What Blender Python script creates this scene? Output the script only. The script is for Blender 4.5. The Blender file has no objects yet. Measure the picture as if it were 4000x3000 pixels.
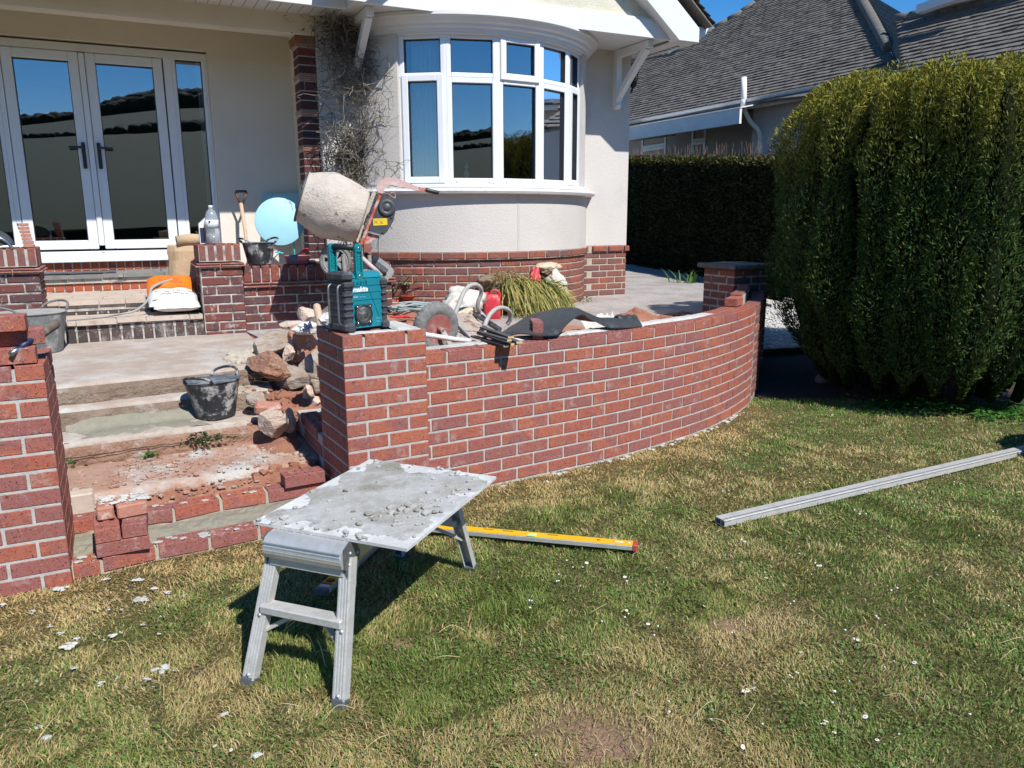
import bpy, bmesh, math, random
import numpy as np
from mathutils import Vector, Matrix, noise

random.seed(7)
rng = np.random.default_rng(11)
S = bpy.context.scene
COL = S.collection
PI = math.pi

# ------------------------------------------------------------------ camera
# world frame: X along the house front, Y into the house, Z up; z=0 is the top of the new brick pier
YAW, PITCH, ROLL, FPX = math.radians(63.414), math.radians(12.130), math.radians(-0.2208), 3021.5
CAM = Vector((-0.9283, -3.6887, 0.5565))
_f = Vector((math.cos(YAW)*math.cos(PITCH), math.sin(YAW)*math.cos(PITCH), -math.sin(PITCH)))
_r0 = Vector((math.sin(YAW), -math.cos(YAW), 0)); _u0 = _r0.cross(_f)
_r = _r0*math.cos(ROLL) + _u0*math.sin(ROLL); _u = _u0*math.cos(ROLL) - _r0*math.sin(ROLL)
cam = bpy.data.cameras.new('camera'); camo = bpy.data.objects.new('camera', cam); COL.objects.link(camo)
cam.sensor_width = 36; cam.lens = FPX/4000*36; cam.clip_start = 0.05; cam.clip_end = 3000
camo.matrix_world = Matrix(((_r.x,_u.x,-_f.x,CAM.x),(_r.y,_u.y,-_f.y,CAM.y),(_r.z,_u.z,-_f.z,CAM.z),(0,0,0,1)))
S.camera = camo

# ------------------------------------------------------------------ light
SUN_EL, SUN_AZ = math.radians(49.0), math.radians(-80.0)      # azimuth measured from +X towards +Y
w = bpy.data.worlds.new('World'); S.world = w; w.use_nodes = True
wn = w.node_tree.nodes; wl = w.node_tree.links
for n in list(wn): wn.remove(n)
sky = wn.new('ShaderNodeTexSky'); sky.sky_type = 'NISHITA'; sky.sun_disc = False
sky.sun_elevation = SUN_EL; sky.sun_rotation = PI/2 - SUN_AZ
sky.air_density = 0.8; sky.dust_density = 0.0; sky.ozone_density = 4.0; sky.altitude = 100
bg = wn.new('ShaderNodeBackground'); bg.inputs[1].default_value = 0.118
out = wn.new('ShaderNodeOutputWorld'); hs = wn.new('ShaderNodeHueSaturation'); hs.inputs['Saturation'].default_value = 1.32; wl.new(sky.outputs[0], hs.inputs['Color']); wl.new(hs.outputs[0], bg.inputs[0]); wl.new(bg.outputs[0], out.inputs[0])
sl = bpy.data.lights.new('sun', 'SUN'); sl.energy = 4.8; sl.angle = math.radians(0.53); sl.color = (1.0, 0.98, 0.945)
so = bpy.data.objects.new('sun', sl); COL.objects.link(so)
sd = Vector((math.cos(SUN_EL)*math.cos(SUN_AZ), math.cos(SUN_EL)*math.sin(SUN_AZ), math.sin(SUN_EL)))
so.rotation_euler = sd.to_track_quat('Z', 'Y').to_euler(); so.location = sd*30
vs = S.view_settings; vs.view_transform = 'Standard'; vs.look = 'None'; vs.gamma = 1; vs.use_curve_mapping = False
vs.exposure = 0.40
S.cycles.max_bounces = 8; S.cycles.transparent_max_bounces = 12
S.cycles.use_denoising = True

# ------------------------------------------------------------------ measuring: photograph pixel (4000x3000) -> point on a known plane
def ray(x, y): return _f + _r*((x-2000)/FPX) - _u*((y-1500)/FPX)
def aty(x, y, Y): d = ray(x, y); return CAM + d*((Y-CAM.y)/d.y)
def atx(x, y, X): d = ray(x, y); return CAM + d*((X-CAM.x)/d.x)
def atz(x, y, Z): d = ray(x, y); return CAM + d*((Z-CAM.z)/d.z)
def atn(x, y, A, n): d = ray(x, y); A = Vector(A); n = Vector(n); return CAM + d*((A-CAM).dot(n)/d.dot(n))

# ------------------------------------------------------------------ mesh builder
def V(*a): return Vector(a)
class MB:
    def __init__(s): s.v = []; s.f = []; s.sm = []
    def quad(s, *p, smooth=False):
        i = len(s.v); s.v += [Vector(q) for q in p]; s.f.append(tuple(range(i, i+len(p)))); s.sm.append(smooth)
    def box(s, c, size, ax=None, taper=1.0, bev=0.0):
        """box centred at c; ax = 3 axes"""
        c = Vector(c); ax = ax or (V(1,0,0), V(0,1,0), V(0,0,1)); ax = [Vector(a).normalized() for a in ax]
        hx, hy, hz = (q/2 for q in size); i = len(s.v)
        if bev <= 0:
            for sz in (-1, 1):
                t = taper if sz > 0 else 1
                for sx, sy in ((-1,-1),(1,-1),(1,1),(-1,1)):
                    s.v.append(c + ax[0]*(sx*hx*t) + ax[1]*(sy*hy*t) + ax[2]*(sz*hz))
            for f in ((3,2,1,0),(4,5,6,7),(0,1,5,4),(1,2,6,5),(2,3,7,6),(3,0,4,7)):
                s.f.append(tuple(i+k for k in f)); s.sm.append(False)
            return s
        b = min(bev, hx*.9, hy*.9, hz*.9)
        idx = {}
        for sx in (-1,1):
            for sy in (-1,1):
                for sz in (-1,1):
                    for k in range(3):
                        p = [sx*hx, sy*hy, sz*hz]
                        for m in range(3):
                            if m != k: p[m] -= (sx,sy,sz)[m]*b
                        idx[(sx,sy,sz,k)] = len(s.v); s.v.append(c + ax[0]*p[0] + ax[1]*p[1] + ax[2]*p[2])
        def F(*q): s.f.append(q); s.sm.append(False)
        for k in range(3):
            a, b_ = (k+1) % 3, (k+2) % 3
            for sg in (-1, 1):
                q = []
                for sa, sb in ((-1,-1),(1,-1),(1,1),(-1,1)):
                    t = [0,0,0]; t[k] = sg; t[a] = sa; t[b_] = sb; q.append(idx[(*t, k)])
                F(*(q if sg > 0 else q[::-1]))
        for k in range(3):
            a, b_ = (k+1) % 3, (k+2) % 3
            for sa in (-1,1):
                for sb in (-1,1):
                    t0=[0,0,0]; t0[a]=sa; t0[b_]=sb; t1=list(t0); t0[k]=-1; t1[k]=1
                    q = [idx[(*t0,a)], idx[(*t1,a)], idx[(*t1,b_)], idx[(*t0,b_)]]
                    F(*(q if sa*sb < 0 else q[::-1]))
        for sx in (-1,1):
            for sy in (-1,1):
                for sz in (-1,1):
                    q = [idx[(sx,sy,sz,k)] for k in range(3)]
                    F(*(q if sx*sy*sz > 0 else q[::-1]))
        return s
    def beam(s, a, b, w, h, up=(0,0,1), bev=0.0):
        a, b = Vector(a), Vector(b); d = (b-a); L = d.length; d.normalize(); up = Vector(up)
        sd_ = d.cross(up)
        if sd_.length < 1e-4: sd_ = d.cross(V(1,0,0))
        sd_.normalize(); u2 = sd_.cross(d)
        return s.box((a+b)/2, (w, L, h), (sd_, d, u2), bev=bev)
    def tube(s, pts, r, n=8, cap=True, smooth=True, closed=False):
        pts = [Vector(p) for p in pts]; N = len(pts); rad = r if hasattr(r, '__len__') else [r]*N
        t = []
        for k in range(N):
            if closed: d = pts[(k+1) % N]-pts[k-1]
            else: d = pts[min(k+1,N-1)]-pts[max(k-1,0)]
            t.append(d.normalized() if d.length > 1e-9 else V(0,0,1))
        ref = V(0,0,1) if abs(t[0].z) < .9 else V(1,0,0)
        x = t[0].cross(ref).normalized(); i0 = len(s.v)
        for k in range(N):
            x = (x - t[k]*x.dot(t[k])); x = x.normalized() if x.length > 1e-6 else t[k].orthogonal().normalized()
            y = t[k].cross(x)
            for m in range(n):
                a = 2*PI*m/n; s.v.append(pts[k] + x*(math.cos(a)*rad[k]) + y*(math.sin(a)*rad[k]))
        for k in range(N if closed else N-1):
            k2 = (k+1) % N
            for m in range(n):
                m2 = (m+1) % n
                s.f.append((i0+k*n+m, i0+k*n+m2, i0+k2*n+m2, i0+k2*n+m)); s.sm.append(smooth)
        if cap and not closed:
            s.f.append(tuple(i0+m for m in range(n))[::-1]); s.sm.append(False)
            s.f.append(tuple(i0+(N-1)*n+m for m in range(n))); s.sm.append(False)
        return s
    def lathe(s, prof, o=(0,0,0), ax=(0,0,1), n=24, smooth=True, closed=False, sx=1.0, sy=1.0, ref=None):
        """prof: list of (radius, height)"""
        o = Vector(o); ax = Vector(ax).normalized(); x = Vector(ref).normalized() if ref else ax.orthogonal().normalized(); y = ax.cross(x); i0 = len(s.v)
        for (r, h) in prof:
            for m in range(n):
                a = 2*PI*m/n; s.v.append(o + ax*h + x*(math.cos(a)*r*sx) + y*(math.sin(a)*r*sy))
        K = len(prof)
        for k in range(K if closed else K-1):
            k2 = (k+1) % K
            for m in range(n):
                m2 = (m+1) % n; s.f.append((i0+k*n+m, i0+k*n+m2, i0+k2*n+m2, i0+k2*n+m)); s.sm.append(smooth)
        if not closed:
            if prof[0][0] > 1e-6: s.f.append(tuple(i0+m for m in range(n))[::-1]); s.sm.append(False)
            if prof[-1][0] > 1e-6: s.f.append(tuple(i0+(K-1)*n+m for m in range(n))); s.sm.append(False)
        return s
    def prism(s, poly, d, cap=True):
        """poly: list of 3-D points (planar); extruded by vector d"""
        poly = [Vector(p) for p in poly]; d = Vector(d); i = len(s.v); n = len(poly)
        nrm = sum(((poly[k]-poly[0]).cross(poly[(k+1) % n]-poly[0]) for k in range(1, n-1)), Vector())
        if nrm.dot(d) > 0: poly = poly[::-1]
        s.v += poly + [p+d for p in poly]
        if cap:
            s.f.append(tuple(range(i, i+n))); s.sm.append(False)
            s.f.append(tuple(range(i+n, i+2*n))[::-1]); s.sm.append(False)
        for k in range(n):
            k2 = (k+1) % n; s.f.append((i+k2, i+k, i+n+k, i+n+k2)); s.sm.append(False)
        return s
    def grid(s, P, smooth=True, closed=False):
        """P: rows of points"""
        i = len(s.v); R = len(P); Cn = len(P[0])
        for row in P: s.v += [Vector(p) for p in row]
        for a in range(R-1):
            for b in range(Cn if closed else Cn-1):
                b2 = (b+1) % Cn
                s.f.append((i+a*Cn+b, i+a*Cn+b2, i+(a+1)*Cn+b2, i+(a+1)*Cn+b)); s.sm.append(smooth)
        return s
    def ico(s, c, r, sub=2, f=None, smooth=False):
        bm = bmesh.new(); bmesh.ops.create_icosphere(bm, subdivisions=sub, radius=1); i = len(s.v); bm.verts.ensure_lookup_table()
        r = Vector(r) if hasattr(r, '__len__') else V(r,r,r)
        for v in bm.verts:
            p = v.co.copy(); k = f(p) if f else 1
            s.v.append(Vector(c) + V(p.x*r.x*k, p.y*r.y*k, p.z*r.z*k))
        for fc in bm.faces: s.f.append(tuple(i+v.index for v in fc.verts)); s.sm.append(smooth)
        bm.free(); return s
    def mesh(s, name, m, off=None):
        me = bpy.data.meshes.new(name)
        vv = [(v-off)[:] for v in s.v] if off is not None else [v[:] for v in s.v]
        me.from_pydata(vv, [], s.f); me.polygons.foreach_set('use_smooth', s.sm)
        if m is not None: me.materials.append(m)
        me.update(); return me
    def build(s, name, m, parent=None):
        off = wloc(parent) if parent else None
        o = bpy.data.objects.new(name, s.mesh(name, m, off)); COL.objects.link(o)
        if parent: o.parent = parent
        return o

def wloc(o):
    p = Vector()
    while o is not None: p += o.location; o = o.parent
    return p
def tag(o, label=None, cat=None, group=None, kind=None):
    if label: o['label'] = label
    if cat: o['category'] = cat
    if group: o['group'] = group
    if kind: o['kind'] = kind
    return o
def thing(name, label, cat, loc=(0,0,0), group=None):
    o = bpy.data.objects.new(name, None); o.empty_display_size = .1; COL.objects.link(o); o.location = loc
    return tag(o, label, cat, group)
def put(name, me, loc, ax=None, parent=None, sc=None):
    """object sharing mesh me; ax = (x,y,z) axes of the object in world"""
    o = bpy.data.objects.new(name, me); COL.objects.link(o)
    if ax: o.rotation_euler = Matrix((ax[0], ax[1], ax[2])).transposed().to_euler()
    o.location = Vector(loc) - (wloc(parent) if parent else Vector())
    if sc: o.scale = sc
    if parent: o.parent = parent
    return o
def npmesh(name, verts, faces_flat, nper, m, smooth=False, cols=None):
    """fast mesh from numpy: verts (N,3), faces_flat (F,nper)"""
    me = bpy.data.meshes.new(name); nv = len(verts); nf = len(faces_flat)
    me.vertices.add(nv); me.vertices.foreach_set('co', np.ascontiguousarray(verts, np.float32).ravel())
    me.loops.add(nf*nper); me.loops.foreach_set('vertex_index', np.ascontiguousarray(faces_flat, np.int32).ravel())
    me.polygons.add(nf); me.polygons.foreach_set('loop_start', np.arange(0, nf*nper, nper, dtype=np.int32))
    if smooth: me.polygons.foreach_set('use_smooth', np.ones(nf, bool))
    if cols is not None:
        a = me.color_attributes.new('tint', 'FLOAT_COLOR', 'POINT')
        c4 = np.ones((nv, 4), np.float32); c4[:, :3] = cols; a.data.foreach_set('color', c4.ravel())
    me.materials.append(m); me.update(calc_edges=True); me.validate()
    return me
def link(name, me, parent=None):
    o = bpy.data.objects.new(name, me); COL.objects.link(o)
    if parent: o.parent = parent
    return o
def crom(pts, n=8):
    pts = [Vector(p) for p in pts]; r = []
    for k in range(len(pts)-1):
        p0 = pts[max(k-1,0)]; p1 = pts[k]; p2 = pts[k+1]; p3 = pts[min(k+2,len(pts)-1)]
        for j in range(n):
            t = j/n; r.append(.5*((2*p1)+(p2-p0)*t+(2*p0-5*p1+4*p2-p3)*t*t+(3*p1-p0-3*p2+p3)*t**3))
    r.append(pts[-1]); return r

# ------------------------------------------------------------------ materials
class NT:
    def __init__(s, name):
        s.m = bpy.data.materials.new(name); s.m.use_nodes = True; s.n = s.m.node_tree.nodes; s.l = s.m.node_tree.links
        s.b = s.n['Principled BSDF']
    def new(s, t, **k):
        x = s.n.new(t)
        for a, b in k.items(): setattr(x, a, b)
        return x
    def link(s, a, b): s.l.new(a, b)
    def coord(s, obj=True):
        return s.new('ShaderNodeTexCoord').outputs['Object'] if obj else s.new('ShaderNodeNewGeometry').outputs['Position']
    def noise(s, co, scale, detail=4, rough=.6, stretch=None, out='Fac'):
        if stretch:
            mp = s.new('ShaderNodeMapping'); mp.inputs['Scale'].default_value = stretch; s.link(co, mp.inputs[0]); co = mp.outputs[0]
        x = s.new('ShaderNodeTexNoise'); x.inputs['Scale'].default_value = scale; x.inputs['Detail'].default_value = detail
        x.inputs['Roughness'].default_value = rough; s.link(co, x.inputs['Vector']); return x.outputs[out]
    def ramp(s, fac, *stops):
        x = s.new('ShaderNodeValToRGB'); e = x.color_ramp.elements
        while len(e) < len(stops): e.new(.5)
        for k, (p, c) in enumerate(stops): e[k].position = p; e[k].color = (*c, 1) if len(c) == 3 else c
        s.link(fac, x.inputs[0]); return x.outputs[0]
    def mask(s, fac, lo, hi):
        x = s.new('ShaderNodeMapRange'); x.inputs[1].default_value = lo; x.inputs[2].default_value = hi; s.link(fac, x.inputs[0]); return x.outputs[0]
    def mix(s, fac, a, b, mode='MIX'):
        x = s.new('ShaderNodeMix', data_type='RGBA', blend_type=mode)
        if isinstance(fac, (int, float)): x.inputs[0].default_value = fac
        else: s.link(fac, x.inputs[0])
        for i, q in ((6, a), (7, b)):
            if isinstance(q, tuple): x.inputs[i].default_value = (*q, 1)
            else: s.link(q, x.inputs[i])
        return x.outputs[2]
    def math(s, op, a, b=0.0):
        x = s.new('ShaderNodeMath', operation=op)
        for i, q in ((0, a), (1, b)):
            if isinstance(q, (int, float)): x.inputs[i].default_value = q
            else: s.link(q, x.inputs[i])
        return x.outputs[0]
    def rand(s): return s.new('ShaderNodeObjectInfo').outputs['Random']
    def bump(s, h, dist=.002, strength=1.0):
        x = s.new('ShaderNodeBump'); x.inputs['Distance'].default_value = dist; x.inputs['Strength'].default_value = strength
        s.link(h, x.inputs['Height']); s.link(x.outputs[0], s.b.inputs['Normal'])
    def fin(s, col, rough=.7, metal=0.0, spec=.5):
        if isinstance(col, tuple): s.b.inputs['Base Color'].default_value = (*col, 1)
        else: s.link(col, s.b.inputs['Base Color'])
        if isinstance(rough, (int, float)): s.b.inputs['Roughness'].default_value = rough
        else: s.link(rough, s.b.inputs['Roughness'])
        s.b.inputs['Metallic'].default_value = metal; s.b.inputs['Specular IOR Level'].default_value = spec
        return s.m
MAT = {}
def simple(name, c1, c2=None, scale=12, rough=.6, metal=0, bump=0, bscale=None, spec=.5, dirt=None, dlo=.52, dhi=.66, dscale=9, var=0.0, stretch=None, world=True):
    """two-tone noise material with optional dirt / dust patches"""
    t = NT(name); co = t.coord(not world); c2 = c2 or tuple(x*.8 for x in c1)
    c = t.mix(t.mask(t.noise(co, scale, 5, stretch=stretch), .35, .65), c1, c2)
    if dirt: c = t.mix(t.mask(t.noise(co, dscale, 6, .7), dlo, dhi), c, dirt)
    if var:
        h = t.new('ShaderNodeHueSaturation'); t.link(c, h.inputs['Color'])
        t.link(t.mask(t.rand(), -1/var*.5+.5 if False else 0, 1), h.inputs['Value'])
        mr = t.new('ShaderNodeMapRange'); mr.inputs[3].default_value = 1-var; mr.inputs[4].default_value = 1+var; t.link(t.rand(), mr.inputs[0]); t.link(mr.outputs[0], h.inputs['Value'])
        c = h.outputs[0]
    if bump: t.bump(t.noise(co, bscale or scale*4, 5, .65), bump)
    MAT[name] = t.fin(c, rough, metal, spec); return MAT[name]
# ================================================================== MATERIALS
def brick_mat(name, reds, purples, dust=(.44,.36,.32), dustamt=(.56,.82), speck=True, fade=True):
    t = NT(name); co = t.coord(True)
    r = t.rand()
    # each brick: its own mix of orange-red and plum, plus a burnt end
    base = t.ramp(r, (0, reds[0]), (.3, reds[1]), (.52, reds[2]), (.62, purples[0]), (.85, purples[1]), (1, reds[0]))
    off = t.new('ShaderNodeVectorMath', operation='ADD'); t.link(co, off.inputs[0])
    cmb = t.new('ShaderNodeCombineXYZ'); t.link(t.math('MULTIPLY', r, 31.0), cmb.inputs[0]); t.link(t.math('MULTIPLY', r, 17.0), cmb.inputs[2]); t.link(cmb.outputs[0], off.inputs[1])
    p = off.outputs[0]
    if fade: base = t.mix(t.mask(t.noise(p, 7, 2), .48, .66), base, purples[0])
    base = t.mix(t.mask(t.noise(p, 40, 4, .7), .45, .75), base, tuple(c*.72 for c in reds[1]))
    if speck:
        base = t.mix(t.mask(t.noise(p, 150, 2, .5), .62, .68), base, (.06, .03, .026))
        base = t.mix(t.mask(t.noise(off.outputs[0], 120, 2, .5), .33, .28), base, (.52, .33, .24))
    base = t.mix(t.mask(t.noise(p, 11, 6, .75), *dustamt), base, dust)
    h = t.math('ADD', t.noise(p, 150, 4, .7), t.math('MULTIPLY', t.noise(p, 30, 3), 1.2))
    t.bump(h, .003, .9)
    MAT[name] = t.fin(base, .85, 0, .25)
brick_mat('new_brick', ((.40,.128,.074),(.35,.104,.066),(.375,.116,.072)), ((.27,.108,.096),(.30,.105,.086)))
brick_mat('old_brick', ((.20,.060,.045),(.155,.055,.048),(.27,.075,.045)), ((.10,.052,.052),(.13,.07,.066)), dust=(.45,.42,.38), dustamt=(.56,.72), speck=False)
brick_mat('sooty_brick', ((.10,.065,.055),(.075,.055,.05),(.14,.07,.055)), ((.06,.05,.046),(.09,.07,.062)), dust=(.34,.31,.28), dustamt=(.5,.7), speck=False)
brick_mat('plinth_brick', ((.27,.095,.065),(.22,.085,.065),(.34,.098,.055)), ((.16,.085,.08),(.20,.09,.078)), dust=(.36,.32,.24), dustamt=(.58,.8), speck=False)
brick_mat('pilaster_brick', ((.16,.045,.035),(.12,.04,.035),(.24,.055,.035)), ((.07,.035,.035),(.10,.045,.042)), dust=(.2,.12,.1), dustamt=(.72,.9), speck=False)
brick_mat('orange_brick', ((.42,.105,.045),(.36,.085,.04),(.30,.07,.045)), ((.22,.06,.045),(.34,.09,.05)), dust=(.4,.34,.28), dustamt=(.6,.8), speck=False)
simple('mortar', (.485,.465,.42), (.39,.37,.335), 25, .95, bump=.004, bscale=180)
simple('mortar_warm', (.47,.40,.31), (.38,.33,.26), 25, .95, bump=.004, bscale=180)
simple('old_mortar', (.50,.46,.40), (.33,.30,.27), 18, .95, bump=.005, bscale=120, dirt=(.12,.11,.10))
simple('wet_mortar', (.27,.245,.18), (.20,.185,.14), 9, .8, bump=.012, bscale=30, dirt=(.38,.36,.31), dlo=.58, dhi=.75)
simple('dry_mortar', (.55,.54,.50), (.44,.43,.39), 14, .95, bump=.006, bscale=60, dirt=(.31,.29,.235), dlo=.50, dhi=.68, dscale=4)
simple('render_cream', (.575,.535,.485), (.55,.508,.458), 3, .92, bump=.005, bscale=70, dirt=(.50,.46,.41), dlo=.52, dhi=.80, dscale=1.8, stretch=(1,1,.35))
simple('render_porch', (.70,.635,.545), (.67,.60,.51), 3, .92, bump=.003, bscale=90)
simple('render_gable', (.66,.62,.50), (.58,.54,.43), 5, .95, bump=.010, bscale=60)
simple('upvc', (.73,.74,.75), (.70,.71,.72), 6, .32, spec=.5)
simple('upvc_board', (.70,.705,.71), (.67,.675,.68), 4, .4, dirt=(.55,.53,.48), dlo=.68, dhi=.85, dscale=3)
simple('old_white_paint', (.72,.71,.69), (.62,.60,.57), 20, .6, bump=.003, dirt=(.22,.20,.18), dlo=.64, dhi=.68, dscale=14, stretch=(1,1,5))
simple('gasket', (.012,.012,.013), None, 10, .5)
simple('black_plastic', (.014,.014,.016), (.022,.022,.024), 20, .45)
simple('bumper_rubber', (.035,.036,.042), (.055,.055,.06), 30, .6, dirt=(.16,.155,.15), dlo=.55, dhi=.8, dscale=22)
simple('concrete', (.43,.355,.29), (.36,.28,.22), 6, .92, bump=.012, bscale=40, dirt=(.49,.46,.415), dlo=.48, dhi=.66, dscale=3.5)
simple('rough_concrete', (.285,.21,.15), (.19,.13,.09), 10, .95, bump=.022, bscale=70, dirt=(.46,.41,.35), dlo=.55, dhi=.7, dscale=5)
simple('red_soil', (.36,.165,.10), (.27,.11,.065), 8, .97, bump=.02, bscale=45, dirt=(.44,.33,.26), dlo=.55, dhi=.72, dscale=6)
simple('step_soil', (.43,.27,.195), (.34,.185,.125), 5, .97, bump=.014, bscale=50, dirt=(.48,.44,.39), dlo=.48, dhi=.62, dscale=3.5)
simple('slate_grey', (.20,.195,.18), (.15,.145,.135), 10, .8, bump=.004, dirt=(.36,.33,.28), dlo=.55, dhi=.75)
simple('sandstone', (.52,.43,.34), (.46,.36,.29), 7, .9, bump=.005, dirt=(.35,.26,.2), dlo=.55, dhi=.7)
t = NT('terrace_stone'); co = t.coord(False)
c = t.mix(t.mask(t.noise(co, 2.2, 6, .7), .42, .6), (.33,.285,.26), (.42,.385,.35))
c = t.mix(t.mask(t.noise(co, 38, 4, .8), .5, .66), c, (.22,.19,.175))
gp = t.new('ShaderNodeNewGeometry').outputs['Position']; sx = t.new('ShaderNodeSeparateXYZ'); t.link(gp, sx.inputs[0])
edge = t.math('ADD', sx.outputs[1], t.math('MULTIPLY', t.noise(co, 1.7, 5, .7), -1.6))
edge = t.math('ADD', edge, t.math('MULTIPLY', sx.outputs[0], -.22))
c = t.mix(t.mask(edge, 1.05, .62), c, (.36,.17,.105))
t.bump(t.noise(co, 60, 5, .7), .006, 1.0); MAT['terrace_stone'] = t.fin(c, .93, 0, .3)

def rock_mat(name, a, b, d):
    t = NT(name); co = t.coord(True); r = t.rand()
    c = t.mix(t.mask(t.noise(co, 6, 5, .65), .35, .65), a, b); c = t.mix(t.mask(t.noise(co, 14, 6, .75), .5, .66), c, d)
    h = t.new('ShaderNodeHueSaturation'); t.link(c, h.inputs['Color']); mr = t.new('ShaderNodeMapRange'); mr.inputs[3].default_value = .8; mr.inputs[4].default_value = 1.15
    t.link(r, mr.inputs[0]); t.link(mr.outputs[0], h.inputs['Value'])
    t.bump(t.math('ADD', t.noise(co, 24, 6, .75), t.math('MULTIPLY', t.noise(co, 7, 3, .6, stretch=(1,1,4)), 1.5)), .014, .9); MAT[name] = t.fin(h.outputs[0], .92, 0, .3)
rock_mat('rock_red', (.42,.22,.14), (.33,.15,.09), (.46,.36,.28))
rock_mat('rock_grey', (.40,.33,.27), (.30,.25,.20), (.34,.20,.14))
rock_mat('rock_pale', (.55,.43,.34), (.47,.34,.26), (.58,.5,.42))
rock_mat('rock_dark', (.16,.15,.13), (.12,.10,.09), (.25,.23,.2))
simple('aluminium', (.62,.61,.58), (.52,.51,.48), 18, .45, metal=.55, bump=.001, dirt=(.50,.49,.45), dlo=.50, dhi=.7, dscale=10, stretch=(1,1,.3))
simple('aluminium_worn', (.58,.565,.53), (.47,.455,.42), 20, .55, metal=.35, bump=.0015, dirt=(.55,.53,.49), dlo=.46, dhi=.62, dscale=9)
simple('steel_dark', (.19,.20,.21), (.14,.145,.15), 18, .45, metal=.6, dirt=(.4,.39,.36), dlo=.6, dhi=.75)
simple('chrome', (.75,.75,.75), (.65,.65,.66), 10, .18, metal=1)
simple('tool_yellow', (.72,.42,.008), (.66,.38,.008), 8, .42, dirt=(.5,.42,.2), dlo=.66, dhi=.8)
simple('level_red', (.45,.06,.05), None, 10, .5)
simple('vial_green', (.35,.55,.10), (.5,.7,.2), 30, .15)
simple('white_plastic', (.72,.72,.70), None, 10, .4)
simple('red_print', (.55,.10,.07), None, 10, .5)
simple('radio_teal', (.006,.185,.235), (.006,.165,.21), 14, .42, dirt=(.10,.24,.27), dlo=.64, dhi=.85, dscale=30)
simple('radio_teal_dark', (.004,.10,.125), (.004,.08,.10), 14, .45, dirt=(.08,.15,.17), dlo=.6, dhi=.85, dscale=30)
simple('teal_handle', (.005,.20,.215), (.004,.16,.18), 12, .4)
simple('pen_ink', (.01,.012,.03), None, 10, .6)
simple('print_white', (.72,.75,.75), None, 10, .6)
simple('print_grey', (.30,.47,.50), None, 10, .6)
simple('speaker_mesh', (.05,.052,.05), (.028,.028,.028), 40, .6, dirt=(.22,.21,.19), dlo=.5, dhi=.7, dscale=25, bump=.002, bscale=300)
simple('trug_black', (.018,.020,.024), (.03,.032,.036), 14, .5, dirt=(.40,.39,.37), dlo=.50, dhi=.60, dscale=9, bump=.002, stretch=(1,1,.5))
simple('trug_inside', (.05,.07,.09), (.10,.12,.14), 12, .6, dirt=(.26,.27,.27), dlo=.5, dhi=.65)
simple('trug_grey', (.10,.11,.11), (.17,.175,.17), 10, .6, dirt=(.42,.41,.38), dlo=.52, dhi=.7, dscale=7, stretch=(1,1,.35))
simple('trug_dust', (.36,.35,.32), (.28,.275,.25), 12, .85)
simple('drum_crust', (.53,.465,.39), (.46,.395,.33), 10, .95, bump=.010, bscale=55, dirt=(.14,.125,.11), dlo=.60, dhi=.66, dscale=13)
simple('mixer_red', (.46,.09,.05), (.40,.07,.04), 12, .55, dirt=(.52,.38,.33), dlo=.46, dhi=.6, dscale=13)
simple('mixer_pink', (.56,.37,.33), (.50,.30,.26), 9, .7, dirt=(.6,.5,.46), dlo=.5, dhi=.65)
simple('mixer_dark', (.045,.048,.055), (.07,.072,.078), 20, .5, dirt=(.16,.155,.15), dlo=.62, dhi=.8)
simple('wheel_grey', (.33,.325,.31), (.24,.235,.225), 20, .7, bump=.002)
simple('tyre', (.14,.135,.125), (.21,.205,.19), 30, .9, bump=.004, dirt=(.30,.28,.25), dlo=.55, dhi=.72, dscale=24)
simple('barrow_steel', (.44,.40,.35), (.33,.25,.20), 10, .8, bump=.003, dirt=(.24,.115,.075), dlo=.54, dhi=.58, dscale=9, stretch=(1,5,1))
simple('barrow_rim', (.27,.075,.06), (.33,.14,.115), 18, .7, dirt=(.38,.29,.25), dlo=.55, dhi=.72)
simple('barrow_tube', (.40,.385,.35), (.33,.31,.275), 20, .75, dirt=(.14,.13,.12), dlo=.6, dhi=.72, dscale=16)
simple('label_yellow', (.75,.52,.02), None, 10, .6)
simple('rubber_sheet', (.030,.031,.031), (.045,.046,.045), 8, .5, bump=.003, dirt=(.12,.12,.115), dlo=.55, dhi=.8, dscale=9)
simple('slat_dark', (.065,.058,.055), (.09,.08,.075), 30, .8, dirt=(.16,.14,.13), dlo=.55, dhi=.75)
simple('wood_end', (.62,.44,.20), (.52,.36,.15), 40, .8)
simple('wood_pole', (.56,.39,.26), (.47,.32,.21), 30, .7, stretch=(1,1,.15))
simple('wood_new', (.58,.36,.14), (.50,.30,.11), 12, .75, stretch=(.3,1,1))
simple('wood_grey', (.22,.195,.16), (.16,.14,.115), 30, .85)
simple('jerrycan_red', (.56,.035,.045), (.50,.03,.04), 9, .5, dirt=(.55,.36,.33), dlo=.55, dhi=.75, dscale=14)
simple('bag_white', (.58,.545,.48), (.50,.46,.39), 12, .6, bump=.01, bscale=16)
simple('bag_beige', (.55,.46,.33), (.48,.385,.26), 12, .65, bump=.008, bscale=18)
simple('bag_red', (.55,.03,.04), (.62,.10,.10), 14, .4, bump=.006)
simple('kraft_paper', (.47,.335,.20), (.41,.28,.165), 8, .85, bump=.008, bscale=14)
simple('cement_white', (.62,.60,.57), (.55,.53,.50), 9, .5, bump=.004, bscale=22)
simple('cement_orange', (.80,.185,.012), (.76,.165,.012), 9, .45, bump=.004, bscale=22)
simple('navy', (.012,.022,.07), None, 10, .5)
simple('cyan_top', (.33,.60,.66), (.30,.56,.62), 6, .5)
simple('cyan_frame', (.12,.62,.66), None, 6, .4)
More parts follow.
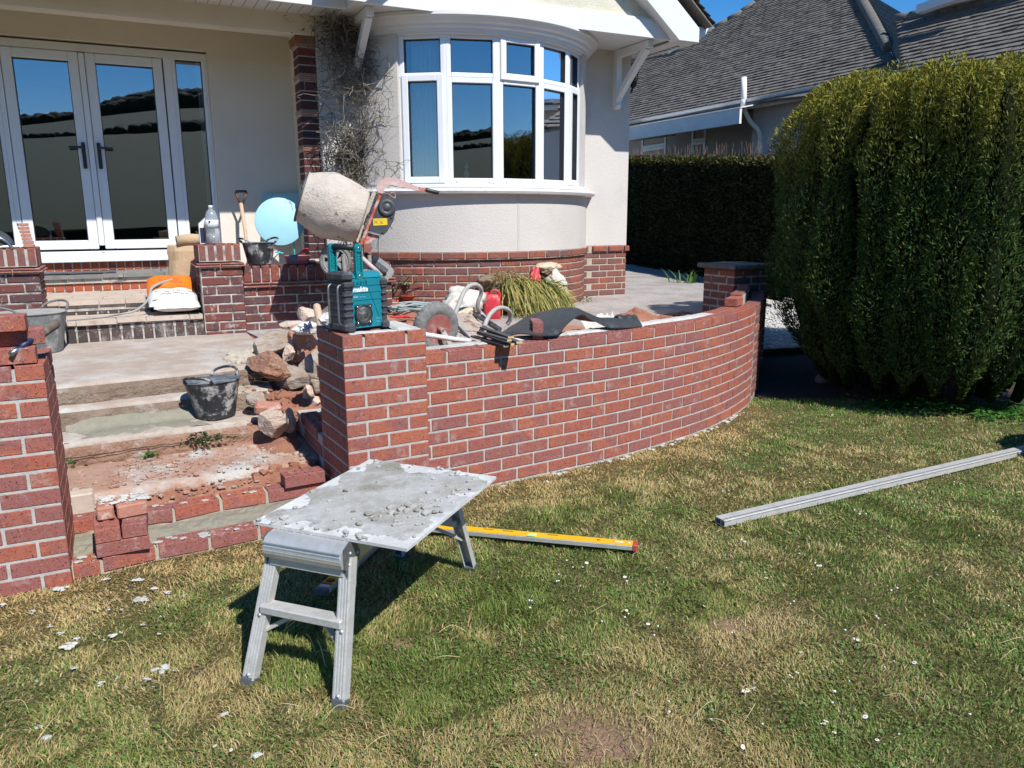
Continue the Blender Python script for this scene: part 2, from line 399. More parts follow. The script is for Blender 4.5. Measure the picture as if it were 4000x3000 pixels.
simple('pink_tray', (.42,.115,.135), (.48,.17,.18), 12, .6, dirt=(.5,.36,.35), dlo=.6, dhi=.75)
simple('grip_red', (.58,.02,.03), None, 10, .45)
simple('grip_rubber', (.10,.075,.06), (.15,.12,.10), 40, .8, dirt=(.3,.26,.22), dlo=.55, dhi=.75, dscale=20)
simple('cable_grey', (.30,.36,.355), (.24,.29,.285), 20, .6)
simple('hose_grey', (.27,.275,.26), (.33,.33,.31), 20, .65)
simple('pot_green', (.015,.16,.10), None, 10, .45)
simple('pot_black', (.03,.033,.037), (.05,.052,.055), 10, .5)
simple('pot_terracotta', (.48,.085,.03), (.42,.07,.025), 10, .6)
simple('roof_tile', (.165,.147,.127), (.135,.12,.104), 3, .9, bump=.006, bscale=30, dirt=(.075,.07,.062), dlo=.56, dhi=.66, dscale=1.6)
simple('roof_tile_moss', (.12,.11,.095), (.165,.152,.135), 9, .95, bump=.006, bscale=30)
simple('gutter_grey', (.74,.73,.71), (.68,.67,.65), 5, .5)
simple('neighbour_render', (.44,.385,.365), (.41,.36,.34), 3, .93, bump=.003)  # darker copy of the pale render, canopy shade put into the colour
simple('neighbour_render_pale', (.55,.50,.48), (.52,.47,.45), 3, .93, bump=.003)
simple('iron_black', (.012,.012,.013), None, 10, .45)
simple('curtain_white', (.72,.72,.68), (.66,.66,.62), 6, .9)
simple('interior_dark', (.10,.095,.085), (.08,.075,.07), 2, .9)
simple('interior_wall', (.30,.28,.24), None, 2, .9)
simple('twig', (.26,.225,.18), (.15,.125,.10), 60, .9)
simple('twig_dark', (.10,.085,.07), (.065,.055,.045), 60, .9)
simple('lantern_glass', (.5,.55,.55), None, 10, .1)

def leaf_mat(name, attr=True, base=(.05,.10,.02), rough=.55, trans=.25):
    t = NT(name)
    if attr:
        a = t.new('ShaderNodeAttribute'); a.attribute_name = 'tint'; col = a.outputs['Color']
        t.link(col, t.b.inputs['Base Color'])
    else:
        t.b.inputs['Base Color'].default_value = (*base, 1); rgb = t.new('ShaderNodeRGB'); rgb.outputs[0].default_value = (*base, 1); col = rgb.outputs[0]
    t.b.inputs['Roughness'].default_value = rough; t.b.inputs['Specular IOR Level'].default_value = .3
    tr = t.new('ShaderNodeBsdfTranslucent'); t.link(col, tr.inputs[0])
    mx = t.new('ShaderNodeMixShader'); mx.inputs[0].default_value = trans; o = t.n['Material Output']
    t.link(t.b.outputs[0], mx.inputs[1]); t.link(tr.outputs[0], mx.inputs[2]); t.link(mx.outputs[0], o.inputs[0]); MAT[name] = t.m
leaf_mat('foliage'); leaf_mat('grass_blade', trans=.3, rough=.65); leaf_mat('conifer_spray', trans=.12, rough=.7)

t = NT('window_glass'); g = t.new('ShaderNodeBsdfGlossy'); g.inputs['Roughness'].default_value = 0.0; g.inputs[0].default_value = (.92,.95,1,1)
tr = t.new('ShaderNodeBsdfTransparent'); tr.inputs[0].default_value = (.86,.89,.89,1)
fr = t.new('ShaderNodeFresnel'); fr.inputs[0].default_value = 1.52
k = t.math('ADD', t.math('MULTIPLY', fr.outputs[0], 1.7), .12)
mx = t.new('ShaderNodeMixShader'); t.link(k, mx.inputs[0]); t.link(tr.outputs[0], mx.inputs[1]); t.link(g.outputs[0], mx.inputs[2])
t.link(mx.outputs[0], t.n['Material Output'].inputs[0]); MAT['window_glass'] = t.m
t = NT('clear_plastic'); g = t.new('ShaderNodeBsdfGlossy'); g.inputs['Roughness'].default_value = .08
tr = t.new('ShaderNodeBsdfTransparent'); tr.inputs[0].default_value = (.86,.88,.9,1); df = t.new('ShaderNodeBsdfDiffuse'); df.inputs[0].default_value = (.7,.72,.75,1)
m1 = t.new('ShaderNodeMixShader'); m1.inputs[0].default_value = .30; t.link(tr.outputs[0], m1.inputs[1]); t.link(df.outputs[0], m1.inputs[2])
m2 = t.new('ShaderNodeMixShader'); m2.inputs[0].default_value = .12; t.link(m1.outputs[0], m2.inputs[1]); t.link(g.outputs[0], m2.inputs[2])
t.link(m2.outputs[0], t.n['Material Output'].inputs[0]); MAT['clear_plastic'] = t.m

# ================================================================== SHARED BRICK MESHES (length along x, depth along y, height along z, centred)
def brick_mesh(name, L, D, H, m, holes=0, bev=.0025):
    mb = MB()
    if not holes:
        mb.box((0,0,0), (L,D,H), bev=bev); return mb.mesh(name, MAT[m])
    # perforated brick: open slots in the top bed face
    mb.box((0,0,0), (L,D,H), bev=bev)
    mb.f = [f for f in mb.f]; top = None
    for k, f in enumerate(mb.f):
        if len(f) == 4 and all(abs(mb.v[i].z-H/2) < 1e-6 for i in f): top = k
    del mb.f[top]; del mb.sm[top]
    nx, ny = holes; x0, y0 = L/2-bev, D/2-bev; z = H/2; dz = .03
    xs = [-x0]; ys = [-y0]
    for i in range(nx):
        c = -x0 + (i+.5)*2*x0/nx; xs += [c-.42*x0/nx, c+.42*x0/nx]
    for j in range(ny):
        c = -y0 + (j+.5)*2*y0/ny; ys += [c-.45*y0/ny, c+.45*y0/ny]
    xs.append(x0); ys.append(y0)
    for i in range(len(xs)-1):
        for j in range(len(ys)-1):
            a, b, c, d = xs[i], xs[i+1], ys[j], ys[j+1]
            if i % 2 and j % 2:
                mb.quad((a,c,z-dz),(b,c,z-dz),(b,d,z-dz),(a,d,z-dz))
                mb.quad((a,c,z),(b,c,z),(b,c,z-dz),(a,c,z-dz)); mb.quad((b,d,z),(a,d,z),(a,d,z-dz),(b,d,z-dz))
                mb.quad((b,c,z),(b,d,z),(b,d,z-dz),(b,c,z-dz)); mb.quad((a,d,z),(a,c,z),(a,c,z-dz),(a,d,z-dz))
            else: mb.quad((a,c,z),(b,c,z),(b,d,z),(a,d,z))
    return mb.mesh(name, MAT[m])
BL, BD, BH, JT = .2135, .1010, .0630, .0115
BM = {k: brick_mesh('brick', *d, 'new_brick') for k, d in dict(full=(BL,BD,BH), half=(BD,BD,BH), three=(.16,BD,BH), quarter=(.075,BD,BH)).items()}
BM['perf'] = brick_mesh('brick', BL, BD, BH, 'new_brick', holes=(5,2)); BM['perfhalf'] = brick_mesh('brick', BD, BD, BH, 'new_brick', holes=(2,2))
BMO = {k: brick_mesh('brick', *d, 'old_brick', bev=.006) for k, d in dict(full=(BL,BD,BH), half=(BD,BD,BH), edge=(BH,BL,BD), edgeh=(BH,BD,BD)).items()}
def jit(a=1.0): return random.uniform(-a, a)
def brick_at(me, x, y, z, ang, parent, j=1.0, roll=0.0):
    """brick centred at (x,y,z); ang = direction of its length in plan"""
    a = ang + jit(.004)*j; e = jit(.004)*j + roll
    o = bpy.data.objects.new('brick', me); COL.objects.link(o)
    o.rotation_euler = (jit(.006)*j, e, a); o.location = V(x, y, z + jit(.0012)*j) - wloc(parent); o.parent = parent
    return o
# ================================================================== GROUND
GZ = -0.98
TZ = -0.385          # terrace level behind the new wall
bare_spots = [(atz(2840,2450,GZ), .10, .055), (atz(2330,2900,GZ), .22, .13), (atz(1560,2520,GZ), .05, .06)]
# outer face line of the curved wall, in plan
WALL_PTS = [(.40,.164),(.68,.186),(.91,.208),(1.36,.256),(1.83,.325),(2.32,.44),(2.76,.575),(3.17,.755),(3.45,.915),(3.70,1.085),(4.11,1.44),(4.478,1.81),(4.67,2.06)]
WALL_LINE = crom([V(a,b,0) for a,b in WALL_PTS], 10)
_arc = [0.0]
for a, b in zip(WALL_LINE, WALL_LINE[1:]): _arc.append(_arc[-1] + (b-a).length)
def wall_at(s_, off=0.0):
    """point and direction on the wall line at arc length s_, shifted off metres towards the terrace"""
    s_ = max(0, min(_arc[-1]-1e-6, s_)); k = int(np.searchsorted(_arc, s_, side='right')-1); k = min(k, len(WALL_LINE)-2)
    t_ = (s_-_arc[k])/(_arc[k+1]-_arc[k]); p = WALL_LINE[k].lerp(WALL_LINE[k+1], t_)
    d0 = (WALL_LINE[k+1]-WALL_LINE[k]).normalized(); d1 = (WALL_LINE[min(k+2,len(WALL_LINE)-1)]-WALL_LINE[min(k+1,len(WALL_LINE)-2)]).normalized()
    d = d0.lerp(d1, t_).normalized(); n = V(-d.y, d.x, 0); return p + n*off, d
_wl = np.array([(p.x,p.y) for p in WALL_LINE])
def dist_wall(P): return np.sqrt(((P[:,None,:]-_wl[None,:,:])**2).sum(-1)).min(1)

t = NT('lawn_soil'); co = t.coord(False)
c = t.mix(t.mask(t.noise(co, 3.2, 6, .7), .38, .62), (.215,.165,.075), (.14,.15,.048))
c = t.mix(t.mask(t.noise(co, 60, 5, .8), .4, .62), c, (.10,.090,.04))
for P, a, b in bare_spots:
    vm = t.new('ShaderNodeVectorMath', operation='SUBTRACT'); t.link(co, vm.inputs[0]); vm.inputs[1].default_value = P
    ml = t.new('ShaderNodeVectorMath', operation='LENGTH'); t.link(vm.outputs[0], ml.inputs[0])
    dd = t.math('ADD', ml.outputs['Value'], t.math('MULTIPLY', t.noise(co, 9, 4, .7), a*1.2))
    c = t.mix(t.mask(dd, a*2.0, a*.7), c, (.37,.225,.145))
t.bump(t.noise(co, 45, 6, .75), .02, 1.0); MAT['lawn_soil'] = t.fin(c, .97, 0, .2)
mb = MB()
xs = [-400,-120,-40,-15,-6,-3,-1.5,0,1.5,3,4.5,6,9,15,40,120,400]; ys = [-60,-30,-14,-7,-4,-3,-2,-1,0,1.0,2.2,4,8,14,40,120,400]
mb.grid([[V(x,y,GZ) for x in xs] for y in ys][::1])
tag(mb.build('lawn', MAT['lawn_soil']), kind='structure')

# terrace: a solid block behind the curved wall, its front edge following the inside of the wall
mb = MB(); n = 40; inner = [wall_at(_arc[-1]*k/n, .30)[0] for k in range(n+1)]
pts = [V(.20,1.0,0)] + [p for p in inner if p.x > .30] + [V(4.9,2.7,0), V(7.6,5.2,0), V(9.0,9.0,0), V(9.4,16,0), V(-.03,16,0), V(-.03,3.3,0)]
mb.prism([V(p.x,p.y,-1.3) for p in pts], V(0,0,TZ+1.3))
tag(mb.build('terrace', MAT['terrace_stone']), kind='structure')
# loose red soil lying in the trench behind the wall, with a heap
def heap(name, c, rx, ry, h, m, seed, n=26, kind='stuff', rot=0, lump=.35, fr=7):
    mb = MB(); P = []
    for i in range(n+1):
        r = i/n; row = []
        for k in range(36):
            a = 2*PI*k/36; x, y = math.cos(a)*r*rx, math.sin(a)*r*ry
            x, y = x*math.cos(rot)-y*math.sin(rot), x*math.sin(rot)+y*math.cos(rot)
            nz = noise.fractal(V(x*fr+seed, y*fr, seed), .8, 2.1, 5)
            row.append(V(c[0]+x, c[1]+y, c[2] + h*(1-r)**.8*(1+lump*nz) + .02*nz*(1 if r < .97 else 0) - .01*(r > .97)))
        P.append(row)
    mb.grid(P, closed=True, smooth=False); o = mb.build(name, MAT[m]); tag(o, kind=kind); return o
p = atz(2480,1235,TZ+.03); heap('soil_heap', (p.x,p.y,TZ-.01), .36, .22, .11, 'red_soil', 3.1, rot=.5)
p = atz(2640,1225,TZ+.03); heap('soil_heap', (p.x,p.y,TZ-.015), .40, .20, .045, 'red_soil', 5.7, rot=.6)
heap('soil_heap', (1.5,1.15,TZ-.012), 1.3, .45, .05, 'red_soil', 9.2, rot=.12)

# ground on the far side of the wall: bed edging and pale gravel, rising towards the drive
mb = MB(); n = 30; P = []
for i in range(n+1):
    row = []
    for k in range(n+1):
        u_, v_ = i/n, k/n
        x = 4.95 + 6.0*u_; y = 2.3 + 6.5*v_ - 1.1*u_ + .9*u_*0
        z = -.80 + .36*min(1, v_*1.5) + .012*noise.noise(V(x*2,y*2,0))
        row.append(V(x,y,z))
    P.append(row)
mb.grid(P)
t = NT('gravel_bed'); co = t.coord(False); vo = t.new('ShaderNodeTexVoronoi'); vo.inputs['Scale'].default_value = 42; t.link(co, vo.inputs['Vector'])
c = t.mix(t.mask(vo.outputs['Color'], .1, .9), (.36,.34,.31), (.62,.60,.56)); t.bump(vo.outputs['Distance'], .02, 1.0); MAT['gravel'] = t.fin(c, .9)
tag(mb.build('gravel_path', MAT['gravel']), kind='structure')
rr = np.random.default_rng(5); pv = []; pf = []
ic = MB().ico((0,0,0), (1,.8,.55), 1); iv = np.array([v[:] for v in ic.v]); fi = np.array(ic.f)
N = 5200
for k in range(N):
    u_, v_ = rr.random()**1.4*.55, rr.random()**1.3*.75
    x = 4.95+6*u_; y = 2.3+6.5*v_-1.1*u_; z = -.80+.36*min(1, v_*1.5)
    s_ = rr.uniform(.012,.026); a = rr.random()*6.28; R_ = np.array([[math.cos(a),-math.sin(a),0],[math.sin(a),math.cos(a),0],[0,0,1]])
    pv.append((iv*s_)@R_.T + [x,y,z+.004]); pf.append(fi + k*len(iv))
simple('pebble', (.60,.58,.54), (.40,.38,.35), 25, .9)
o = link('gravel', npmesh('gravel', np.concatenate(pv), np.concatenate(pf), 3, MAT['pebble'])); tag(o, kind='stuff')
# concrete edging between the bed and the gravel
mb = MB(); a, b = atz(2960,1285,-.82), atz(3260,1352,-.82); d = (b-a).normalized()
mb.beam(a-d*.25, b+d*1.5, .07, .14, bev=.012); tag(mb.build('path_edging', MAT['old_mortar']), kind='structure')
t = NT('bed_soil'); co = t.coord(False); c = t.mix(t.mask(t.noise(co, 20, 5, .7), .4, .65), (.045,.035,.026), (.075,.055,.04)); t.bump(t.noise(co, 40, 5, .7), .03, 1); MAT['bed_soil'] = t.fin(c, .97)
mb = MB(); P = []
A = [atz(2985,1568,GZ), atz(3150,1555,GZ), atz(3400,1565,GZ), atz(3700,1605,GZ), atz(4100,1600,GZ)]; A = crom(A, 6)
for i in range(13):
    row = []
    for k, q in enumerate(A):
        f_ = i/12; e = V(4.55+k*.18, 2.55-k*.035, GZ) ; p = q.lerp(e, f_)
        row.append(V(p.x, p.y, GZ + .006 + (.10*f_ + .03*noise.noise(p*4))*min(1, f_*5)))
    P.append(row)
mb.grid(P); tag(mb.build('flower_bed', MAT['bed_soil']), kind='structure')

# ================================================================== STEPS
def slab(mb, x0, x1, yf, yb, z0, z1, seed, rough=.012, skew=.07, nose=.035, n=34):
    """one concrete step: worn uneven front edge, slightly dished top"""
    rows = []
    prof = [(0,z0-.02),(0.0,z0+(z1-z0)*.5),(.004,z1-nose),(.012,z1-nose*.4),(.035,z1-.004),(.09,z1),((yb-yf)*.6,z1+.003),(yb-yf,z1+.006)]
    for (dy, z) in prof:
        row = []
        for k in range(n+1):
            u_ = k/n; x = x0+(x1-x0)*u_; nn = noise.fractal(V(x*4+seed, z*9, seed), .9, 2, 4)
            row.append(V(x, yf + skew*(x-(x0+x1)/2) + dy + rough*nn*(1 if dy < .1 else .3), z + rough*.5*noise.fractal(V(x*5, dy*6+seed, 1), .9, 2, 4)*(dy > 0)))
        rows.append(row)
    mb.grid(rows, smooth=True)
    return mb
steps = thing('concrete_steps', 'worn concrete garden steps half demolished between the new brick piers', 'steps', (-.8,1.5,-.9))
m1 = MB(); slab(m1, -1.50, -.02, 1.545, 3.27, -.52, -.40, 1.3, skew=.10, nose=.05); m1.build('step_landing', MAT['concrete'], steps)
m1 = MB(); slab(m1, -1.50, -.12, 1.375, 1.75, -.66, -.515, 4.1, skew=.06); m1.build('step', MAT['concrete'], steps)
m1 = MB(); slab(m1, -1.50, -.14, 1.07, 1.55, -.78, -.64, 8.3, rough=.018, skew=.05); m1.build('step', MAT['concrete'], steps)
m1 = MB(); slab(m1, -1.50, .0, .52, 1.3, -.9, -.775, 12.9, rough=.022, skew=.04, nose=.04); m1.build('step', MAT['step_soil'], steps)
# rough faces of the risers where the old facing has been knocked off
def riser(x0, x1, yb, yt, z0, z1, seed, m, skew):
    mb = MB(); rows = []
    for i in range(9):
        row = []
        for k in range(60):
            u_ = k/59; x = x0+(x1-x0)*u_; f_ = i/8
            q = noise.fractal(V(x*9+seed, f_*2.5, seed), .7, 2.1, 5); e = math.sin(PI*f_)**.5
            row.append(V(x, yb+(yt-yb)*f_ + skew*(x+.8) - .014*e + .012*q*e, z0+(z1-z0)*f_))
        rows.append(row)
    mb.grid(rows, smooth=False); o = mb.build('riser', MAT[m], steps); return o
riser(-1.50, -.16, 1.50, 1.530, -.525, -.418, 2.2, 'rough_concrete', .10)
riser(-1.50, -.16, 1.325, 1.365, -.645, -.535, 6.2, 'rough_concrete', .06)
simple('riser_brown', (.36,.21,.145), (.28,.15,.095), 8, .96, bump=.02, bscale=60, dirt=(.42,.36,.30), dlo=.55, dhi=.68, dscale=7)
riser(-1.50, -.16, 1.035, 1.050, -.785, -.665, 9.7, 'riser_brown', .05)
# crack under the third step and wet mortar spread on its tread
mb = MB(); rows = []
for i in range(14):
    row = []
    for k in range(50):
        u_, f_ = k/49, i/13; x = -1.30+.78*u_; y = 1.10 + .27*f_ + .05*(x+.8)
        e = min(u_, 1-u_, f_, 1-f_)*6; q = noise.fractal(V(x*5, y*5, 2), .9, 2, 4)
        e = max(-1, min(1, e + .9*q - .25)); slope = max(0, f_-.62)*.22
        row.append(V(x, y, -.642 + .014*e + .004*q + slope*(e > -.5)))
    rows.append(row)
mb.grid(rows, smooth=True); mb.build('mortar_spread', MAT['wet_mortar'], steps)
mb = MB(); rows = []
for i in range(8):
    row = []
    for k in range(60):
        u_, f_ = k/59, i/7; x = -1.42+.95*u_; y = 1.36 + .05*f_ + .06*(x+.8)
        q = noise.fractal(V(x*7, y*9, 8), .9, 2, 4)
        row.append(V(x, y+.03*q*(1-f_)*.4, -.513 + .012*(f_ > .1)*(1-f_*.4) + .008*q))
    rows.append(row)
simple('riser_brown', (.36,.21,.145), (.28,.15,.095), 8, .96, bump=.02, bscale=60, dirt=(.42,.36,.30), dlo=.55, dhi=.68, dscale=7) if 'riser_brown' not in MAT else None
mb_ = MB(); rows_ = []
for i in range(3):
    row = []
    for k in range(90):
        u_ = k/89; x = -1.44+1.05*u_; z = -.716 + .018*u_ + .010*noise.fractal(V(x*6,3,1), .9, 2, 4) + (i-1)*.0035*(1-.6*u_); row.append(V(x, 1.012+.05*(x+.8)+.012*noise.noise(V(x*9,1,2)), z))
    rows_.append(row)
mb_.grid(rows_, smooth=False); mb_.build('crack', MAT['bed_soil'], steps)
simple('cement_dust', (.55,.535,.50), (.46,.44,.405), 12, .95, bump=.006, bscale=60)
# soil between the last step and the first new course
mb = MB(); rows = []
for i in range(16):
    row = []
    for k in range(70):
        u_, f_ = k/69, i/15; x = -1.32+1.36*u_; y = .37+.24*f_
        q = noise.fractal(V(x*6, y*8, 3), .8, 2.1, 5)
        row.append(V(x, y, -.868 + .085*f_**1.5 + .016*q))
    rows.append(row)
mb.grid(rows, smooth=False); tag(mb.build('step_soil', MAT['red_soil']), kind='structure')
# bank of red soil to the right of the steps, under the stones
mb = MB(); rows = []
for i in range(46):
    row = []
    for k in range(40):
        x = -.42 + .95*k/39; y = .30 + 3.0*i/45
        zs = -.80 if y < 1.07 else (-.67 if y < 1.4 else (-.55 if y < 1.6 else -.44))
        q = noise.fractal(V(x*5, y*5, 7), .8, 2.1, 5)
        f_ = max(0, min(1, (x+.40)/.34)); g_ = max(0, min(1, (y-1.12)/.22)); g_ = g_*g_*(3-2*g_); zb_ = float(np.interp(y, [1.1,1.3,1.55,2.0,2.6], [-.70,-.58,-.49,-.42,-.39]))
        z = zs + f_*g_*max(0, zb_-zs) + .075*math.exp(-((x+.17)**2/.016+(y-.93)**2/.05)) + .022*q*(f_*g_+.5)
        if x > -.05 and y < 1.2: z = -.86
        if y < .46: z = -.92
        if k == 0: z -= .12
        row.append(V(x, y, min(z, TZ-.02 if y > 2.2 else z)))
    rows.append(row)
mb.grid(rows, smooth=False); tag(mb.build('soil_bank', MAT['red_soil']), kind='structure')
# ================================================================== NEW BRICKWORK
def offset_box(mb, c, size, ax): mb.box(c, size, ax)
def gate_pier(name, label, corner, ang, top, courses, mesh=BM, mort='mortar', side=.44, perf_top=False, first='A', group=None, rows_from=0):
    """square ring pier of bonded brick; corner = front-left corner"""
    th = thing(name, label, 'pier', (corner[0], corner[1], top-courses*.075), group)
    ex, ey = V(math.cos(ang), math.sin(ang), 0), V(-math.sin(ang), math.cos(ang), 0); O = V(corner[0], corner[1], 0)
    for k in range(courses):
        z = top - .0325 - .075*k; A = (k % 2 == 0) == (first == 'A')
        pf = perf_top and k == 0
        def B(u_, v_, along_x, key='full'):
            p = O + ex*u_ + ey*v_
            brick_at(mesh['perf'] if pf and key == 'full' and 'perf' in mesh else mesh[key], p.x, p.y, z, ang if along_x else ang+PI/2, th)
        h = BD/2; f_ = BL/2
        if A:
            for u_ in (h, side-h):
                B(u_, f_, False); B(u_, side-f_, False)
            B(side/2, h, True); B(side/2, side-h, True)
        else:
            for v_ in (h, side-h):
                B(f_, v_, True); B(side-f_, v_, True)
            B(h, side/2, False); B(side-h, side/2, False)
    mb = MB(); H = courses*.075; zc = top - H/2 - .012; r = .0035
    for u_, v_, a, b in ((side/2, r+.045, side-2*r, .09), (side/2, side-r-.045, side-2*r, .09), (r+.045, side/2, .09, side-2*r-.18), (side-r-.045, side/2, .09, side-2*r-.18)):
        mb.box(O+ex*u_+ey*v_+V(0,0,zc), (a, b, H-.012), (ex,ey,V(0,0,1)))
    mb.build('mortar_joints', MAT[mort], th)
    return th, ex, ey, O
PA = math.radians(3.67)
pier, PX, PY, PO = gate_pier('brick_pier', 'new red brick pier carrying the radio, at the near end of the curved wall', (0,0), PA, 0.0, 13, perf_top=True)
# smear of pale mortar over the back and right of the pier's top
def smear(name, pts, z, m, parent, seed=1, h=.006, n=26, mm=14):
    """thin uneven layer of mortar over the quad pts (plan)"""
    a, b, c, d = [Vector((*p[:2], 0)) for p in pts]; rows = []; mb = MB()
    for i in range(mm+1):
        row = []
        for k in range(n+1):
            u_, v_ = k/n, i/mm; p = a.lerp(b, u_).lerp(d.lerp(c, u_), v_)
            q = noise.fractal(V(p.x*22, p.y*22, seed), .8, 2, 4); e = min(u_, 1-u_, v_, 1-v_)*9
            row.append(V(p.x, p.y, z + max(-.004, min(h, (e-.55+.55*q)*h)) + .0015*q))
        rows.append(row)
    mb.grid(rows, smooth=False); return mb.build(name, MAT[m], parent)
def pq(u_, v_): p = PO + PX*u_ + PY*v_; return (p.x, p.y)
smear('mortar_smear', [pq(.30,.02), pq(.435,.02), pq(.435,.43), pq(.33,.43)], .0, 'dry_mortar', pier, 3)
smear('mortar_smear', [pq(.02,.31), pq(.33,.32), pq(.33,.43), pq(.02,.43)], .0, 'dry_mortar', pier, 8)
smear('mortar_smear', [pq(.05,.02), pq(.30,.02), pq(.30,.10), pq(.05,.10)], .0, 'dry_mortar', pier, 5, h=.003)

lp, LX, LY, LO = gate_pier('brick_pier', 'new red brick pier at the left edge, loose bricks stacked on its top', (-1.245-.44, -.10), 0.0, -.012, 13)
# racked stub of wall running back from the pier towards the steps
stub = thing('brick_stub_wall', 'short stepped stub of new brickwork behind the radio pier, its end left unfinished', 'wall', (.08,.8,-.95))
for k, (y1, perf) in enumerate(((1.19,1),(1.07,0),(1.24,0),(1.10,0))):
    z = -.605 - .0325 - .075*k; y = .475 if k % 2 else .565
    for x_ in (-.03+BD/2, -.03+BL+.0-BD/2+.01):
        yy = y-.225+BL/2 if k % 2 else y-.112+BL/2-.11
        while yy + BL/2 < y1+.02:
            if yy-BL/2 > .43: brick_at(BM['perf'] if perf else BM['full'], x_, yy, z, PI/2, stub)
            yy += .225
mb = MB(); mb.box((.085-.01,.80,-.76), (.20,.68,.27)); mb.build('mortar_joints', MAT['mortar'], stub)
mb = MB(); mb.box((.06,.83,-.92), (.20,.78,.13), bev=.01); mb.build('footing_block', MAT['slate_grey'], stub)

# curved wall
NEW_END = _arc[min(range(len(WALL_LINE)), key=lambda k: (WALL_LINE[k]-V(3.70,1.085,0)).length)]
wall = thing('curved_brick_wall', 'new curved garden wall of red bricks sweeping from the radio pier to the right', 'wall', (1.8,.35,GZ))
def course(parent, z, s0, s1, off0, first, mesh, key='full', pitch=.225, L=BL, ang_add=0, j=1):
    s_ = first
    while s_ < s1 - .03:
        a, b = max(s_, s0), min(s_+L, s1); ln = b-a
        if ln > .045:
            p, d = wall_at((a+b)/2, off0); an = math.atan2(d.y, d.x)
            o = brick_at(mesh[key], p.x, p.y, z, an+ang_add, parent, j)
            if ln < L-.004: o.scale = (ln/L,1,1)
        s_ += pitch
S0 = .042
for k in range(11):
    z = -.15 - .0325 - .075*k
    course(wall, z, S0, NEW_END, BD/2, S0 + (.175-.225+.005 if k % 2 == 0 else .0675-.225+.005), BM, 'perf' if k == 0 else 'full')
course(wall, -.15-.0325, 2.72+S0, NEW_END, BD*1.5+.01, S0+2.72, BM, 'perf')
def strip(mb, s0, s1, o0, o1, z0, z1, n=60):
    A = [wall_at(s0+(s1-s0)*k/n, o0)[0] for k in range(n+1)]; B = [wall_at(s0+(s1-s0)*k/n, o1)[0] for k in range(n+1)]
    up = lambda P, z: [V(p.x,p.y,z) for p in P]
    mb.grid([up(A,z0), up(A,z1), up(B,z1), up(B,z0)], smooth=False)
    for P0, P1, fl in ((A[0],B[0],0),(A[-1],B[-1],1)):
        q = [V(P0.x,P0.y,z0),V(P0.x,P0.y,z1),V(P1.x,P1.y,z1),V(P1.x,P1.y,z0)]; mb.quad(*(q if fl else q[::-1]))
mb = MB(); strip(mb, S0, NEW_END, .0050, BD-.004, GZ-.1, -.158); mb.build('mortar_joints', MAT['mortar'], wall)
mb = MB(); strip(mb, S0, 2.72+S0, BD+.004, .215, GZ-.1, -.155); strip(mb, 2.72+S0, NEW_END, BD+.014, .208, GZ-.1, -.226); mb.build('inner_leaf', MAT['mortar'], wall)
mb = MB(); rows = []
for i in range(9):
    row = []
    for k in range(150):
        s_ = S0+.25+(2.47)*k/149; f_ = i/8; q = noise.fractal(V(s_*14, f_*2, 4), .8, 2, 4)
        o_ = BD-.012 + (.225-BD)*f_ + (.022*q if i == 0 else 0)
        p, d = wall_at(s_, o_); e = min(1, 4*min(f_, 1-f_)+.15, 6*min(k, 149-k)/149+.0)
        row.append(V(p.x, p.y, -.156 + .016*e + .004*q))
    rows.append(row)
mb.grid(rows, smooth=False); mb.build('mortar_bed', MAT['dry_mortar'], wall)
# droppings along the foot of the wall
mb = MB()
for k in range(45):
    s_ = random.uniform(.5, NEW_END-.1); p, d = wall_at(s_, -random.uniform(.0,.05)); r = random.uniform(.006,.022)
    mb.ico((p.x,p.y,GZ+.006), (r*1.5,r,r*.6), 1, lambda q: 1+.3*noise.noise(q*3+V(k,0,0)))
tag(mb.build('mortar_droppings', MAT['mortar']), kind='stuff')

# older stretch of the wall beyond, with brick-on-edge coping
old_wall = thing('old_brick_wall', 'older shaded stretch of curved wall with brick coping running to the capped pier', 'wall', (4.2,1.55,GZ))
END = _arc[-1]
BMP = {k: brick_mesh('brick', *d, 'plinth_brick', bev=.006) for k, d in dict(full=(BL,BD,BH), half=(BD,BD,BH), edge=(BH,BL,BD), edgeh=(BH,BD,BD), soldier=(BH,BD,.19), end=(BH,BD,.14)).items()}
for k in range(9): course(old_wall, -.255-.0325-.075*k, NEW_END+.006, END, BD/2-.014, NEW_END+(-.03 if k % 2 else -.14), BMP)
course(old_wall, -.15-.048, NEW_END+.006, END, BL/2-.012-.05, NEW_END+.006, {'edge': brick_mesh('brick', BH, .118, .095, 'plinth_brick', bev=.006)}, 'edge', .076, BH)
course(old_wall, -.075-.05, NEW_END+.10, END, BD+.075, NEW_END+.10, BMP, 'edgeh', .076, BH)
for k in range(4): course(old_wall, -.18-.0325-.075*k, NEW_END+.04, END, .215-BD/2+.015, NEW_END+(.04 if k % 2 else -.07), BMP)
mb = MB(); strip(mb, NEW_END+.004, END, -.006, BD-.02, GZ-.1, -.165); strip(mb, NEW_END+.12, END, BD+.02, .222, GZ-.1, -.09); mb.build('mortar_joints', MAT['old_mortar'], old_wall)
bp, _, _, _ = gate_pier('brick_pier', 'old shaded brick pier with flat stone cap at far end of the curved wall', (4.335,2.045), 0.0, .058, 14, BMP, 'old_mortar')
mb = MB(); mb.box((4.555,2.265,.082), (.55,.55,.046), bev=.012); mb.build('cap_stone', MAT['rock_dark'], bp)

